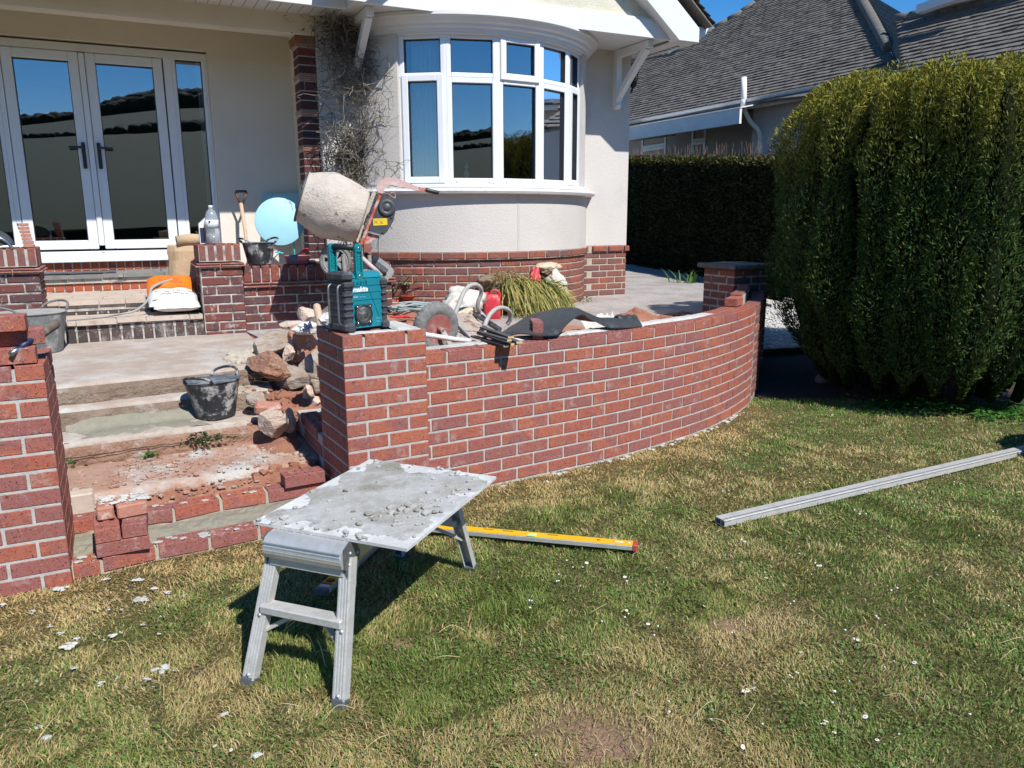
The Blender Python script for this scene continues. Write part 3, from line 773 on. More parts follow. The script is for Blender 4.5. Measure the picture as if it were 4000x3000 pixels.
# two courses just laid across the foot of the steps
fs = thing('brick_step_courses', 'two freshly laid low courses of brick across the foot of the garden steps', 'step', (-.6,.15,GZ))
def run(line, z, first, keys, parent, mesh=BM):
    L = crom(line, 12); ar = [0]
    for a, b in zip(L, L[1:]): ar.append(ar[-1]+(b-a).length)
    def at(s_):
        k = min(int(np.searchsorted(ar, s_, side='right')-1), len(L)-2); k = max(k,0); t_ = (s_-ar[k])/(ar[k+1]-ar[k]); d = (L[k+1]-L[k]).normalized(); return L[k].lerp(L[k+1], t_), d
    s_ = first; k = 0
    while s_ < ar[-1]-.02:
        ky = keys[k % len(keys)]; ln = {'full':BL,'perf':BL,'half':BD,'perfhalf':BD,'three':.16}[ky]
        p, d = at(min(s_+ln/2, ar[-1])); n = V(-d.y,d.x,0); p = p+n*BD/2
        brick_at(mesh[ky], p.x, p.y, z, math.atan2(d.y,d.x), parent, 2.5); s_ += ln+JT+.003; k += 1
    return at, ar[-1]
outer_line = [V(-1.238,-.055,0), V(-1.13,-.046,0), V(-.90,-.004,0), V(-.67,.005,0), V(-.45,.018,0), V(-.20,.015,0), V(-.012,.012,0)]
inner_line = [V(-1.262,.300,0), V(-1.17,.290,0), V(-.925,.262,0), V(-.82,.258,0), V(-.595,.295,0), V(-.365,.308,0), V(-.150,.318,0), V(-.035,.325,0)]
at_o, Lo = run(outer_line, -.908-.0325, .0, ['perfhalf','perf'] + ['perf']*4, fs)
at_i, Li = run(inner_line, -.832-.0325, .0, ['perfhalf','perfhalf'] + ['perf']*5, fs)
run([V(-1.262,.300,0), V(-.82,.26,0), V(-.365,.308,0), V(-.035,.325,0)], -.907-.0325, .05, ['full'], fs)
mb = MB(); rows = []
for i in range(15):
    row = []
    for k in range(80):
        u_, f_ = k/79, i/14; a, _ = at_o(u_*Lo); b, _ = at_i(u_*Li); p = (a+V(0,.012,0)).lerp(b+V(0,.03,0), f_)
        q = noise.fractal(V(p.x*9, p.y*12, 2), .8, 2, 5)
        row.append(V(p.x, p.y, -.945 + .028*min(1, f_*1.5) + .014*f_ + (.02 if u_ < .22 else .012)*q))
    rows.append(row)
mb.grid(rows, smooth=False); mb.build('mortar_bed', MAT['wet_mortar'], fs)
mb = MB()
for at_, Ln, z, off in ((at_o, Lo, -.912, .05), (at_i, Li, -.838, .05)):
    for k in range(60):
        p, d = at_(Ln*k/60); n = V(-d.y,d.x,0)
        mb.box(p+n*off+V(0,0,z-.045), (Ln/60+.004, BD-.016, .082), (d, n, V(0,0,1)))
mb.build('mortar_joints', MAT['mortar_warm'], fs)
mb = MB()
for k in range(46):
    i_ = random.random() < .5; at_, Ln, z = (at_o, Lo, -.907) if i_ else (at_i, Li, -.831)
    p, d = at_(Ln*random.random()); n = V(-d.y,d.x,0); r = random.uniform(.006,.022)
    mb.ico(p+n*random.uniform(.015,.085)+V(0,0,z), (r*1.4,r,r*.22), 1, lambda q: 1+.35*noise.noise(q*3+V(k,3,0)))
tag(mb.build('mortar_crumbs', MAT['mortar'], fs), kind='stuff')
# pale kerb block standing between the left pier and the steps
o = MB().box((aty(316,1968,.47).x,.50,aty(316,1968,.47).z), (.118,.09,.105), (V(.99,.03,0),V(-.03,.99,0),V(0,0,1)), bev=.008).build('concrete_block', MAT['sandstone']); tag(o, 'pale worn concrete block set on edge beside the left new pier', 'block')

# ================================================================== OLD BRICKWORK BY THE HOUSE
def old_pier(name, label, x0, x1, y0, z0, ztop, d=.44):
    th = thing(name, label, 'pier', ((x0+x1)/2, y0+d/2, z0)); w_ = x1-x0
    zc = ztop-.150
    # coping of bricks on end, over a double course of tiles
    n = round(w_/.068)
    for k in range(n):
        for (yy, dd) in ((y0+BD/2, 0),):
            brick_at(BMP['end'] if False else COPE, x0+(k+.5)*w_/n, y0+.215/2+.0, ztop-.070, 0, th)
            brick_at(COPE, x0+(k+.5)*w_/n, y0+d-.215/2, ztop-.070, 0, th)
    for j, (ov, zz) in enumerate(((.018, zc-.008), (.03, zc+.008-.035))):
        for k in range(2): 
            o = MB().box(((x0+x1)/2+(k-.5)*(w_/2+ov), y0+d/2, zz), (w_/2+ov-.006, d+2*ov, .013), bev=.003).build('tile', MAT['tile_red'], th)
    zz = zc-.045; k = 0
    while zz > z0-.03:
        cut = .5 if k % 2 else 1
        xx = x1
        ls = ([BD,BL,BD] if k % 2 else [BL,BD,BL])
        for ln in ls:
            l2 = min(ln, xx-x0)
            if l2 > .03:
                for fy in (y0+BD/2, y0+d-BD/2):
                    o = brick_at(BMO['full'], xx-l2/2, fy, zz-.0325, 0, th); o.scale = (l2/BL,1,1)
            xx -= ln+JT
        for sx in (x0+BD/2, x1-BD/2):
            o = brick_at(BMO['full'], sx, y0+d/2, zz-.0325, PI/2, th); o.scale = (.97,1,1)
        zz -= .0755; k += 1
    mb = MB(); mb.box(((x0+x1)/2, y0+d/2, (z0+zc)/2), (w_-.014, d-.014, zc-z0-.01)); mb.build('mortar_joints', MAT['old_mortar'], th)
    mb = MB(); mb.box(((x0+x1)/2, y0+d/2, ztop-.075), (w_-.012, d-.012, .130)); mb.build('coping_mortar', MAT['old_mortar'], th)
    return th
simple('tile_red', (.30,.10,.065), (.23,.09,.07), 15, .85, dirt=(.45,.40,.35), dlo=.52, dhi=.7, dscale=12)
COPE = brick_mesh('brick', .059, .205, .138, 'plinth_brick', bev=.006)
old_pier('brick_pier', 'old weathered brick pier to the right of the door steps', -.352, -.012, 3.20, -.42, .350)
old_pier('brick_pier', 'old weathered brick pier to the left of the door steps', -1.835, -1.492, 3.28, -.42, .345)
COPEW = brick_mesh('brick', .067, .205, .138, 'old_brick', bev=.006)
ow = thing('low_brick_wall', 'old low brick retaining wall right of the door steps, partly in the mixer shadow', 'wall', (.6,3.35,-.42))
ztop = .165
for k in range(17): brick_at(COPEW, -.01+.038+.077*k, 3.245+.10, ztop-.070, 0, ow)
for ov, zz in ((.012, ztop-.150), (.022, ztop-.176)):
    for k in range(6): MB().box((.10+.225*k, 3.245+.09-ov/2, zz), (.222, .20+ov, .013), bev=.003).build('tile', MAT['tile_red'], ow)
zz = ztop-.19; k = 0
while zz > -.44:
    xx = -.012 + (0 if k % 2 else -.11)
    while xx < 1.3:
        a, b = max(xx, -.012), min(xx+BL, 1.3)
        if b-a > .03: o = brick_at(BMO['full'], (a+b)/2, 3.245+BD/2, zz-.0325, 0, ow); o.scale = ((b-a)/BL,1,1)
        xx += .225
    zz -= .0755; k += 1
mb = MB(); mb.box((.645,3.245+.107,-.15), (1.31,.20,.58)); mb.build('mortar_joints', MAT['old_mortar'], ow)

# ---- door steps between the old piers
ds = thing('door_steps', 'three low paved steps with brick risers leading up to the french doors', 'steps', (-.9,4.2,-.42))
X0, X1 = -1.49, -.352
def riser_bricks(yf, zb, zt, x0, x1, me, pitch=.079, mort='old_mortar', dep=.10):
    n = int((x1-x0)/pitch)
    for k in range(n+1):
        o = brick_at(me, x0+(k+.5)*pitch, yf+.05, (zb+zt)/2, 0, ds); 
    mb = MB(); mb.box(((x0+x1)/2, yf+.06, (zb+zt)/2), (x1-x0, dep, zt-zb-.004)); mb.build('mortar_joints', MAT[mort], ds)
E1 = brick_mesh('brick', .066, .095, .140, 'sooty_brick', bev=.006); E2 = brick_mesh('brick', .066, .095, .085, 'sooty_brick', bev=.005); E3 = brick_mesh('brick', .066, .095, .115, 'orange_brick', bev=.005); E4 = brick_mesh('brick', .066, .095, .085, 'orange_brick', bev=.005)
def paving(y0, y1, zt, x0, x1, ny, nx, m, th_=.03, seed=0, crazy=True):
    """slabs of a tread; the front row is the nosing"""
    r = random.Random(seed); rows = [y0, y0+.16] + [y0+.16+(y1-y0-.16)*k/(ny-1) for k in range(1, ny)] if ny > 1 else [y0, y1]
    for i in range(len(rows)-1):
        xx = x0; 
        while xx < x1-.02:
            wd = min(r.uniform(.16,.36), x1-xx); 
            if x1-(xx+wd) < .1: wd = x1-xx
            sk = r.uniform(-.05,.05) if (i > 0 and crazy) else r.uniform(-.012,.012)
            a, b = rows[i], rows[i+1]; dz = r.uniform(-.0035,.0035); g = .004
            fr = -r.uniform(0,.014) if i == 0 else 0
            MB().prism([(xx+g, a+g+fr, zt-th_+dz), (xx+wd-g, a+g+fr, zt-th_+dz), (xx+wd-g+sk, b-g, zt-th_+dz), (xx+g+(sk if False else 0), b-g, zt-th_+dz)], (0,0,th_)).build('paving_slab', MAT[m], ds)
            xx += wd
    mb = MB(); mb.box(((x0+x1)/2, (y0+y1)/2+.01, zt-.045), (x1-x0-.01, y1-y0-.03, .075)); mb.build('bedding', MAT['old_mortar'], ds)
riser_bricks(3.225, -.405, -.262, X0-.35, -.355, E1)
paving(3.205, 3.68, -.222, X0-.0, X1+.0, 3, 4, 'sandstone', .032, 3)
mb = MB(); mb.box((-.92,3.235,-.245), (1.12,.03,.03)); mb.build('nosing_mortar', MAT['old_mortar'], ds)
riser_bricks(3.655, -.222, -.140, X0-.2, X1+.05, E2)
paving(3.630, 4.70, -.108, X0-.3, X1+.35, 5, 4, 'sandstone', .030, 8)
riser_bricks(4.655, -.108, .012, X0-.4, X1+.45, E3)
paving(4.615, 5.30, .050, X0-.4, X1+.45, 2, 4, 'slate_grey', .034, 11, False)
riser_bricks(5.245, .050, .138, X0-.5, X1+.5, E4, mort='mortar')
o = MB().box((-1.28,4.78,.060), (.62,.16,.014), (V(1,0,0),V(0,1,0),V(0,0,1)), bev=.004).build('door_mat', MAT['bumper_rubber']); tag(o, 'narrow dark grey mat lying on the top door step', 'mat')
# ================================================================== HOUSE
FY = 4.28; BC = V(2.65,4.90,0)
simple('render_seam', (.53,.49,.44), (.50,.465,.42), 3, .92, bump=.004, bscale=90)
house = thing('house', 'cream rendered house with a curved bay window, white french doors and a white gable', 'house', (2,6,TZ))
def hb(name, c, size, m, parent=None, ax=None, bev=0.0): return MB().box(c, size, ax, bev=bev).build(name, MAT[m], parent or house)
def bx(name, x0, x1, y0, y1, z0, z1, m, parent=None, bev=0.0): return hb(name, ((x0+x1)/2,(y0+y1)/2,(z0+z1)/2), (x1-x0,y1-y0,z1-z0), m, parent, bev=bev)
def arc(R, a0, a1, n=40): return [BC + V(R*math.cos(math.radians(a0+(a1-a0)*k/n)), R*math.sin(math.radians(a0+(a1-a0)*k/n)), 0) for k in range(n+1)]
def ring(name, prof, a0, a1, m, n=60, parent=None, smooth=True):
    """sweep a closed (R,z) profile round the bay"""
    mb = MB(); P = []
    for k in range(n+1):
        a = math.radians(a0+(a1-a0)*k/n); P.append([BC + V(R*math.cos(a), R*math.sin(a), z) for R, z in prof])
    i0 = 0
    for j in range(len(prof)):
        j2 = (j+1) % len(prof); mb.grid([[P[k][j], P[k][j2]] for k in range(n+1)], smooth=smooth)
    mb.quad(*P[0]); mb.quad(*P[-1][::-1]); return mb.build(name, MAT[m], parent or house)
ZP = .225
# rendered walls
bx('wall', .97, 1.45, FY, FY+.3, TZ-.1, 2.46, 'render_cream'); bx('wall', 3.93, 4.63, FY, FY+.3, ZP, 2.46, 'render_cream')
bx('wall', 4.33, 4.63, FY+.3, 12, TZ-.1, 2.46, 'render_cream')
aL, aR = -180+math.degrees(math.asin((BC.y-FY)/1.515)), -math.degrees(math.asin((BC.y-FY)/1.515))
ring('bay_wall', [(1.515,ZP),(1.515,.80),(1.30,.80),(1.30,ZP)], aL-2, aR+2, 'render_cream')
aW0, aW1 = -133.9, -43.5
for a0, a1 in ((aL-2, aW0), (aW1, aR+2)): ring('bay_wall', [(1.49,.80),(1.49,2.30),(1.30,2.30),(1.30,.80)], a0, a1, 'render_cream', 16)
# brick plinth
plinth = thing('plinth', None, None, (2.7,3.8,TZ)); plinth.location = V(2.7,3.8,TZ)-house.location; plinth.parent = house
for k in range(8):
    z = ZP - .0375 - .0755*k; R_ = 1.532 if k == 0 else 1.500
    da = math.degrees(.225/R_); a = aL + (0 if k % 2 else -da/2); 
    while a < aR+1:
        m_ = math.radians(a+da/2); p = BC + V((R_-BD/2)*math.cos(m_), (R_-BD/2)*math.sin(m_), z)
        if p.y < FY+.03: brick_at(BMP['full'], p.x, p.y, z, m_+PI/2, plinth, 1.5)
        a += da
    x = 4.03 + (0 if k % 2 else .11); yf = FY-.034 if k == 0 else FY-.004; xe = 4.655 if k == 0 else 4.63
    brick_at(BMP['half'], 3.965+(0 if k % 2 else .055), yf+BD/2, z, 0, plinth)
    while x < xe-.03:
        a_, b_ = x, min(x+BL, xe); o = brick_at(BMP['full'], (a_+b_)/2, yf+BD/2, z, 0, plinth, 1.5); o.scale = ((b_-a_)/BL,1,1); x += .225
ring('mortar_joints', [(1.494,TZ-.1),(1.494,ZP-.085),(1.526,ZP-.075),(1.526,ZP-.003),(1.33,ZP-.003),(1.33,TZ-.1)], aL-2, aR+2, 'mortar_warm', 60, plinth)
bx('mortar_joints', 3.94, 4.624, FY+.003, FY+.25, TZ-.1, ZP-.003, 'mortar_warm', plinth)
# sill, cill and cornice of the bay
ring('window_sill', [(1.515,.785),(1.60,.792),(1.612,.815),(1.600,.838),(1.40,.850),(1.40,.80)], aL-.5, aR+.5, 'old_white_paint')
ring('window_cill', [(1.40,.848),(1.535,.846),(1.54,.872),(1.50,.884),(1.40,.884)], aW0-1, aW1+2, 'upvc_board')
ring('cornice', [(1.40,2.272),(1.495,2.272),(1.500,2.300),(1.53,2.312),(1.535,2.335),(1.565,2.350),(1.590,2.385),(1.610,2.395),(1.610,2.428),(1.40,2.428)], aL-6, aR+6, 'upvc_board')
ring('bay_head', [(1.40,2.255),(1.475,2.255),(1.475,2.275),(1.40,2.275)], aW0-1, aW1+2, 'upvc')

def glazing(name, O, ex, ny, x0, x1, z0, z1, stile, parent, proud=0.0, depth=.06, gasket=True):
    """framed pane in the plane through O (ex along, ny outward); returns the frame object with its pane"""
    mb = MB(); ez = V(0,0,1); ax = (ex, ny, ez); s = stile
    def bar(u0,u1,w0,w1):
        mb.box(O + ex*((u0+u1)/2) + ez*((w0+w1)/2) + ny*(proud-depth/2), (u1-u0, depth, w1-w0), ax, bev=.006)
    bar(x0, x0+s, z0, z1); bar(x1-s, x1, z0, z1); bar(x0+s, x1-s, z0, z0+s); bar(x0+s, x1-s, z1-s, z1)
    fr = mb.build(name, MAT['upvc'], parent)
    g = .006; mb = MB()
    for u0,u1,w0,w1 in ((x0+s-.001,x0+s+g,z0+s,z1-s),(x1-s-g,x1-s+.001,z0+s,z1-s),(x0+s,x1-s,z0+s-.001,z0+s+g*.7),(x0+s,x1-s,z1-s-g,z1-s+.001)):
        mb.box(O + ex*((u0+u1)/2) + ez*((w0+w1)/2) + ny*(proud-depth*.35), (u1-u0, depth*.5, w1-w0), ax)
    mb.build('gasket', MAT['gasket'], fr)
    mb = MB(); mb.box(O + ex*((x0+x1)/2) + ez*((z0+z1)/2) + ny*(proud-depth*.62), (x1-x0-2*s+.004, .005, z1-z0-2*s+.004), ax); mb.build('pane', MAT['window_glass'], fr)
    return fr
ANG = [-133.9,-115.7,-95.5,-76.0,-57.4,-43.8]; RW = 1.45
VP_ = [BC + V(RW*math.cos(math.radians(a)), RW*math.sin(math.radians(a)), 0) for a in ANG]
for i in range(5):
    a, b = VP_[i], VP_[i+1]; ex = (b-a).normalized(); ny = V(ex.y,-ex.x,0); L = (b-a).length
    g = .006
    if i in (0, 4): glazing('window', a, ex, ny, g+.02, L-g-.02, .892, 1.90, .062, house, .018)
    else: glazing('window', a, ex, ny, g, L-g, .888, 1.876, .052, house)
    if i == 2: glazing('window', a, ex, ny, g+.015, L-g-.015, 1.862, 2.268, .064, house, .022)
    else: glazing('window', a, ex, ny, g, L-g, 1.872, 2.266, .046, house)
    if i in (0, 4):
        mb = MB(); mb.box(a+ex*(L/2)+V(0,0,1.39)-ny*.045, (L-.004,.02,1.0), (ex,ny,V(0,0,1)))
        # frame behind the opening sash
        mb = MB()
        for u0,u1 in ((0,.03),(L-.03,L)): mb.box(a+ex*((u0+u1)/2)+V(0,0,1.38)-ny*.036, (u1-u0,.06,.99), (ex,ny,V(0,0,1)))
        mb.build('window_frame', MAT['upvc'], house)
mb = MB()
for i, p in enumerate(VP_):
    d = (p-BC).normalized(); mb.box(p-d*.030+V(0,0,1.578), (.052,.06,1.385), (d, V(-d.y,d.x,0), V(0,0,1)), bev=.006)
mb.build('mullion', MAT['upvc'], house)
mb = MB()
for i in range(5):
    a, b = VP_[i], VP_[i+1]; ex = (b-a).normalized(); ny = V(ex.y,-ex.x,0)
    for u_ in (.18,.82): mb.box(a.lerp(b,u_)+V(0,0,.912)+ny*.004, (.022,.012,.014), (ex,ny,V(0,0,1)), bev=.003)
mb.build('drain_cap', MAT['upvc'], house)
# dark room behind the bay and behind the doors
mb = MB()
def room(mb, x0,x1,y0,y1,z0,z1):
    mb.quad((x0,y0,z0),(x1,y0,z0),(x1,y1,z0),(x0,y1,z0)); mb.quad((x0,y1,z1),(x1,y1,z1),(x1,y0,z1),(x0,y0,z1))
    mb.quad((x0,y1,z0),(x1,y1,z0),(x1,y1,z1),(x0,y1,z1)); mb.quad((x0,y0,z0),(x0,y1,z0),(x0,y1,z1),(x0,y0,z1)); mb.quad((x1,y1,z0),(x1,y0,z0),(x1,y0,z1),(x1,y1,z1))
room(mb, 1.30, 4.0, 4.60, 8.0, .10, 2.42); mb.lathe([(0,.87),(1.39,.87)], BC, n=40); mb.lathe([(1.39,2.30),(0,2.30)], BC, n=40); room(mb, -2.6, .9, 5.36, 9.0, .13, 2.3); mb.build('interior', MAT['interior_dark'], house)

# ---- french doors: frame plane YD, wall face YW
YD, YW = 5.30, 5.225
xr = aty(805,219,YD).x; zt = aty(622,226,YD).z+.035; zb = .138
xs = [aty(446.3,930.6,YD).x, aty(659.1,928.1,YD).x, aty(138,936,YD).x, aty(345.8,933.4,YD).x, aty(683,239,YD).x, aty(785,246,YD).x]
zg0 = aty(560,929,YD).z; zg1 = aty(480,256,YD).z
EX, NY = V(1,0,0), V(0,-1,0); DO = V(0,YD,0); st = .088
mid = (xs[3]+xs[0])/2
leafR = (xs[0]-st, xs[1]+st); leafL = (xs[2]-st, xs[3]+st)
xjR = leafR[1]+.012
mb = MB()
for a, b in ((xjR, xs[4]-.035), (xs[5]+.035, xr), (leafL[0]-.05, leafL[0]-.006), (xs[2]-.62, xs[2]-.56)):
    mb.box(((a+b)/2, YD+.03, (zb+zt)/2), (b-a, .07, zt-zb), bev=.004)
mb.box(((xs[2]-.62+xr)/2, YD+.032, zt+.035-.035), (xr-xs[2]+.62, .07, .075), bev=.004)
mb.build('door_frame', MAT['upvc'], house)
mb = MB(); mb.box(((xs[2]-.7+xr)/2, YD+.02, zb+.055), (xr-xs[2]+.7, .09, .10), bev=.004); mb.box(((xs[2]-.7+xr)/2, YD-.035, zb+.012), (xr-xs[2]+.72, .16, .024), bev=.006)
mb.build('door_sill', MAT['upvc'], house)
for (a, b), hs in ((leafR, 1), (leafL, -1)):
    fr = glazing('french_door', DO, EX, NY, a, b, zg0-.105, zt-.042, st, house, .012, .065)
    hx = a+.04 if hs > 0 else b-.04; zh = 1.13
    zh = aty(395,610,YD).z
    mb = MB(); mb.box((hx, YD-.030, zh), (.034,.022,.25), bev=.005); mb.beam((hx, YD-.045, zh+.075), (hx, YD-.075, zh+.075), .02,.02, bev=.003)
    mb.beam((hx-.008*hs, YD-.072, zh+.077), (hx+hs*.125, YD-.072, zh+.070), .017,.022, bev=.005); mb.build('handle', MAT['black_plastic'], fr)
mb = MB(); mb.box((mid, YD-.018, (zg0+zt)/2-.06), (.05,.03,zt-zg0+.02), bev=.005); mb.build('meeting_stile', MAT['upvc'], house)
glazing('side_window', DO, EX, NY, xs[4]-.036, xs[5]+.036, zg0-.09, zt-.004, .036, house, .004, .06)
glazing('side_window', DO, EX, NY, xs[2]-.56, leafL[0]-.05, zg0-.09, zt-.004, .036, house, .004, .06)
mb = MB()
for px, py in ((405,982),(660,977)): p = aty(px,py,YD-.03); mb.box(p, (.035,.012,.012), bev=.003)
mb.build('drain_cap', MAT['upvc'], house)
# porch walls, ceiling and beam
bx('porch_wall', xr, 1.02, YW, YW+.2, TZ, 2.52, 'render_porch'); bx('porch_wall', -6, xs[2]-.62, YW, YW+.2, TZ, 2.52, 'render_porch'); bx('porch_wall', xs[2]-.62, xr, YW, YW+.2, zt+.055, 2.52, 'render_porch')
bx('porch_wall', .90, 1.02, 4.62, YW, TZ, 2.52, 'render_porch')
bx('porch_ceiling', -6, 1.3, 4.3, YW+.1, 2.49, 2.53, 'render_porch')
bx('beam', -6, .965, 4.30, 4.46, 2.275, 2.485, 'render_porch', bev=.008)
# brick pilaster with bands of tiles
pil = thing('brick_pilaster', None, None); pil.location = V(.93,4.45,TZ)-house.location; pil.parent = house
PX0, PX1, PY0, PY1 = .80, .972, 4.355, 4.58
zz = TZ; k = 0
bands = [(2.175,2.275,.030),(1.865,1.935,.016),(1.545,1.60,.016),(1.21,1.265,.016),(.875,.93,.016),(.54,.595,.016)]
def inband(z): return any(a-.01 < z < b+.005 for a, b, _ in bands)
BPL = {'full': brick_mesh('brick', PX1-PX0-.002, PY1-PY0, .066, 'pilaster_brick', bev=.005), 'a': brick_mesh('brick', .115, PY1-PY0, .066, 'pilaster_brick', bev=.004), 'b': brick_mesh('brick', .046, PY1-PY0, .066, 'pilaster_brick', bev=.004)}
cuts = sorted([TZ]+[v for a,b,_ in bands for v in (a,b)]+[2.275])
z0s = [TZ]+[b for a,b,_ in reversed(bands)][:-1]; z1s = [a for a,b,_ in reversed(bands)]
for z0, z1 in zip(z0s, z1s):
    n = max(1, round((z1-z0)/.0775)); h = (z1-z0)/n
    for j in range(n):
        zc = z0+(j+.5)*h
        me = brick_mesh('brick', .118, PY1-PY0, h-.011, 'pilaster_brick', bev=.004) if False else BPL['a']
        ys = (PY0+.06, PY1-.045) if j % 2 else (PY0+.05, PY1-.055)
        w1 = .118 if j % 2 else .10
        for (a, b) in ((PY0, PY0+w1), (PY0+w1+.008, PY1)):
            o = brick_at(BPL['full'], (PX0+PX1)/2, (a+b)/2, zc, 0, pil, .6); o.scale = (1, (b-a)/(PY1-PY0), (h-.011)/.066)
simple('band_tile', (.34,.145,.085), (.28,.12,.075), 18, .8, dirt=(.42,.27,.2), dlo=.6, dhi=.75, dscale=10)
for a, b, ov in bands:
    n = max(3, round((b-a)/.019)); h = (b-a)/n
    for j in range(n):
        e = ov*(1 if j not in (0,) else .7) + (.012*(j/n) if ov > .02 else 0)
        hb('tile', ((PX0+PX1)/2, (PY0+PY1)/2-.0, a+(j+.5)*h), (PX1-PX0+2*e-.02, PY1-PY0+2*e, h-.008), 'band_tile', pil, bev=.002)
    bx('band_mortar', PX0-ov*.62+.008, PX1+ov*.62-.010, PY0-ov*.62+.004, PY1, a+.002, b-.002, 'mortar', pil)
bx('mortar_joints', PX0+.006, PX1-.004, PY0+.006, PY1-.006, TZ, 2.275, 'mortar', pil)

# ---- roof edges
t_ = 38.6; sl_ = math.tan(math.radians(t_))
GYF, GX0, GX1 = 3.50, 1.13, 4.72
SOF = 2.432
bx('soffit', GX0, 4.63, GYF+.01, FY+.02, SOF, SOF+.02, 'upvc_board')
bx('fascia_board', GX0, GX1, GYF-.012, GYF+.012, 2.412, 2.578, 'upvc_board', bev=.003)
bx('fascia_board', GX0-.012, GX0+.012, GYF+.015, 3.735, 2.412, 2.60, 'upvc_board')
bx('fascia_board', -6, GX0-.014, 3.70, 3.724, 2.398, 2.56, 'upvc_board', bev=.003)
bx('soffit', -6, GX0+.14, 3.726, 4.30, 2.458, 2.474, 'upvc_board')
mb = MB()
for k in range(60): mb.box((-4.8+.1*k, 4.01, 2.4575), (.004,.55,.002))
mb.build('soffit_groove', MAT['interior_dark'], house)
apx = (GX0-.18+4.92)/2; ze = 2.40
def roofz(x): return ze + sl_*(4.92-x) if x > apx else ze + sl_*(x-(GX0-.25))
# gable wall behind the barge boards
mb = MB(); mb.prism([V(GX0,GYF+.03,2.56), V(4.60,GYF+.03,2.56), V(apx,GYF+.03,2.56+sl_*(4.60-apx))], V(0,.2,0)); mb.build('gable_wall', MAT['render_gable'], house)
bx('gable_drip', GX0, 4.60, GYF-.005, GYF+.04, 2.578, 2.606, 'old_white_paint', bev=.004)
def barge(sx):
    c_, s_ = math.cos(math.radians(t_)), math.sin(math.radians(t_)); mb = MB(); Y0 = GYF-.14
    xe = 4.86 if sx > 0 else GX0-.20
    P = lambda d, h: V(xe - sx*(d*c_ + h*s_)*1.0, Y0, 2.40 + d*s_ - 0 + h*c_ - 0) if False else V(xe - sx*d*c_, Y0, 2.40 + d*s_ + h/c_)
    L = (xe-apx)*sx/c_
    poly = [V(xe-sx*.26,Y0,2.392), V(xe,Y0,2.392), V(xe,Y0,2.392+.135), P(L,.165), P(L,-.04)]
    if True:
        poly = [V(xe-sx*.26,Y0,2.392), V(xe,Y0,2.392), V(xe,Y0,2.53), V(apx,Y0,2.53+sl_*(xe-apx)*sx), V(apx,Y0,2.392+sl_*((xe-sx*.26)-apx)*sx)]
    mb.prism(poly, V(0,.022,0)); mb.build('barge_board', MAT['upvc_board'], house)
    # boxed underside between barge board and gable wall
    q = [V(xe-sx*.26,Y0+.022,2.40), V(xe-sx*.26,GYF+.03,2.40), V(apx,GYF+.03,2.40+sl_*((xe-sx*.26)-apx)*sx), V(apx,Y0+.022,2.40+sl_*((xe-sx*.26)-apx)*sx)]
    MB().prism(q, V(0,0,.02)).build('verge_soffit', MAT['upvc_board'], house)
barge(1); barge(-1)
bx('verge_soffit', 4.60, 4.86, GYF-.118, GYF+.03, 2.394, 2.41, 'upvc_board')
# main eave to the right: vented soffit, fascia, gutter
bx('soffit', 4.63, 4.87, GYF+.03, 9.0, 2.398, 2.414, 'upvc_board')
mb = MB()
for k in range(40): mb.box((4.80, GYF+.15+.075*k, 2.3975), (.05,.045,.003))
mb.build('soffit_vent', MAT['interior_dark'], house)
bx('fascia_board', 4.86, 4.88, GYF-.115, 9.0, 2.395, 2.55, 'upvc_board')
gut = thing('gutter', None, None); gut.location = V(4.98,5,2.5)-house.location; gut.parent = house
mb = MB(); pr = [(4.885,2.56),(4.895,2.475),(4.985,2.475),(5.035,2.56),(5.025,2.56),(4.978,2.485),(4.905,2.485),(4.895,2.56)]
mb.prism([V(x,GYF-.06,z) for x,z in pr], V(0,5.5,0)); mb.build('gutter_trough', MAT['upvc'], gut)
mb = MB(); mb.prism([V(x,GYF-.075,z) for x,z in ((4.883,2.565),(4.893,2.47),(4.988,2.47),(5.04,2.565))], V(0,.03,0)); mb.build('gutter_end', MAT['upvc'], gut)
# roof slopes with their courses of tiles
def roof_courses(name, O, ex, up, width, length, exposure, tile_w, m, parent, seed=0, keep=None, th=.018, kind='stuff', lift=.03):
    """rows of tiles; O lower-left corner, ex along the eave, up = up-slope unit vector"""
    r = np.random.default_rng(seed); nrm = ex.cross(up).normalized(); vv = []; ff = []; rows = int(length/exposure)
    for i in range(rows):
        nx = int(width/tile_w)+2; o_ = -(i % 2)*tile_w*.5
        for k in range(nx):
            a0, a1 = o_+k*tile_w, o_+(k+1)*tile_w-.004; a0c, a1c = max(a0,0), min(a1,width)
            if a1c-a0c < .02: continue
            b0, b1 = i*exposure, min((i+1.25)*exposure, length)
            if keep and not keep(O+ex*((a0c+a1c)/2)+up*(b0+exposure*.5)): continue
            l0, l1 = lift*r.uniform(.75,1.25), lift*r.uniform(.75,1.25); e0 = r.uniform(-.006,.006); 
            p = [O+ex*a0c+up*(b0+e0)+nrm*l0, O+ex*a1c+up*(b0+e0)+nrm*l1, O+ex*a1c+up*b1+nrm*.004, O+ex*a0c+up*b1+nrm*.004]
            q = [p[0]-nrm*(th+.012), p[1]-nrm*(th+.012)]
            i0 = len(vv); vv += [x[:] for x in p+q]
            ff += [(i0,i0+1,i0+2,i0+3), (i0+4,i0+5,i0+1,i0)]
    me = bpy.data.meshes.new(name); me.from_pydata(vv, [], ff); me.materials.append(MAT[m]); me.update()
    o = link(name, me)
    if parent: o.parent = parent; o.location = -wloc(parent)
    tag(o, kind=kind); return o
c_, s_ = math.cos(math.radians(t_)), math.sin(math.radians(t_))
upR = V(-c_,0,s_); upL = V(c_,0,s_)
mb = MB()
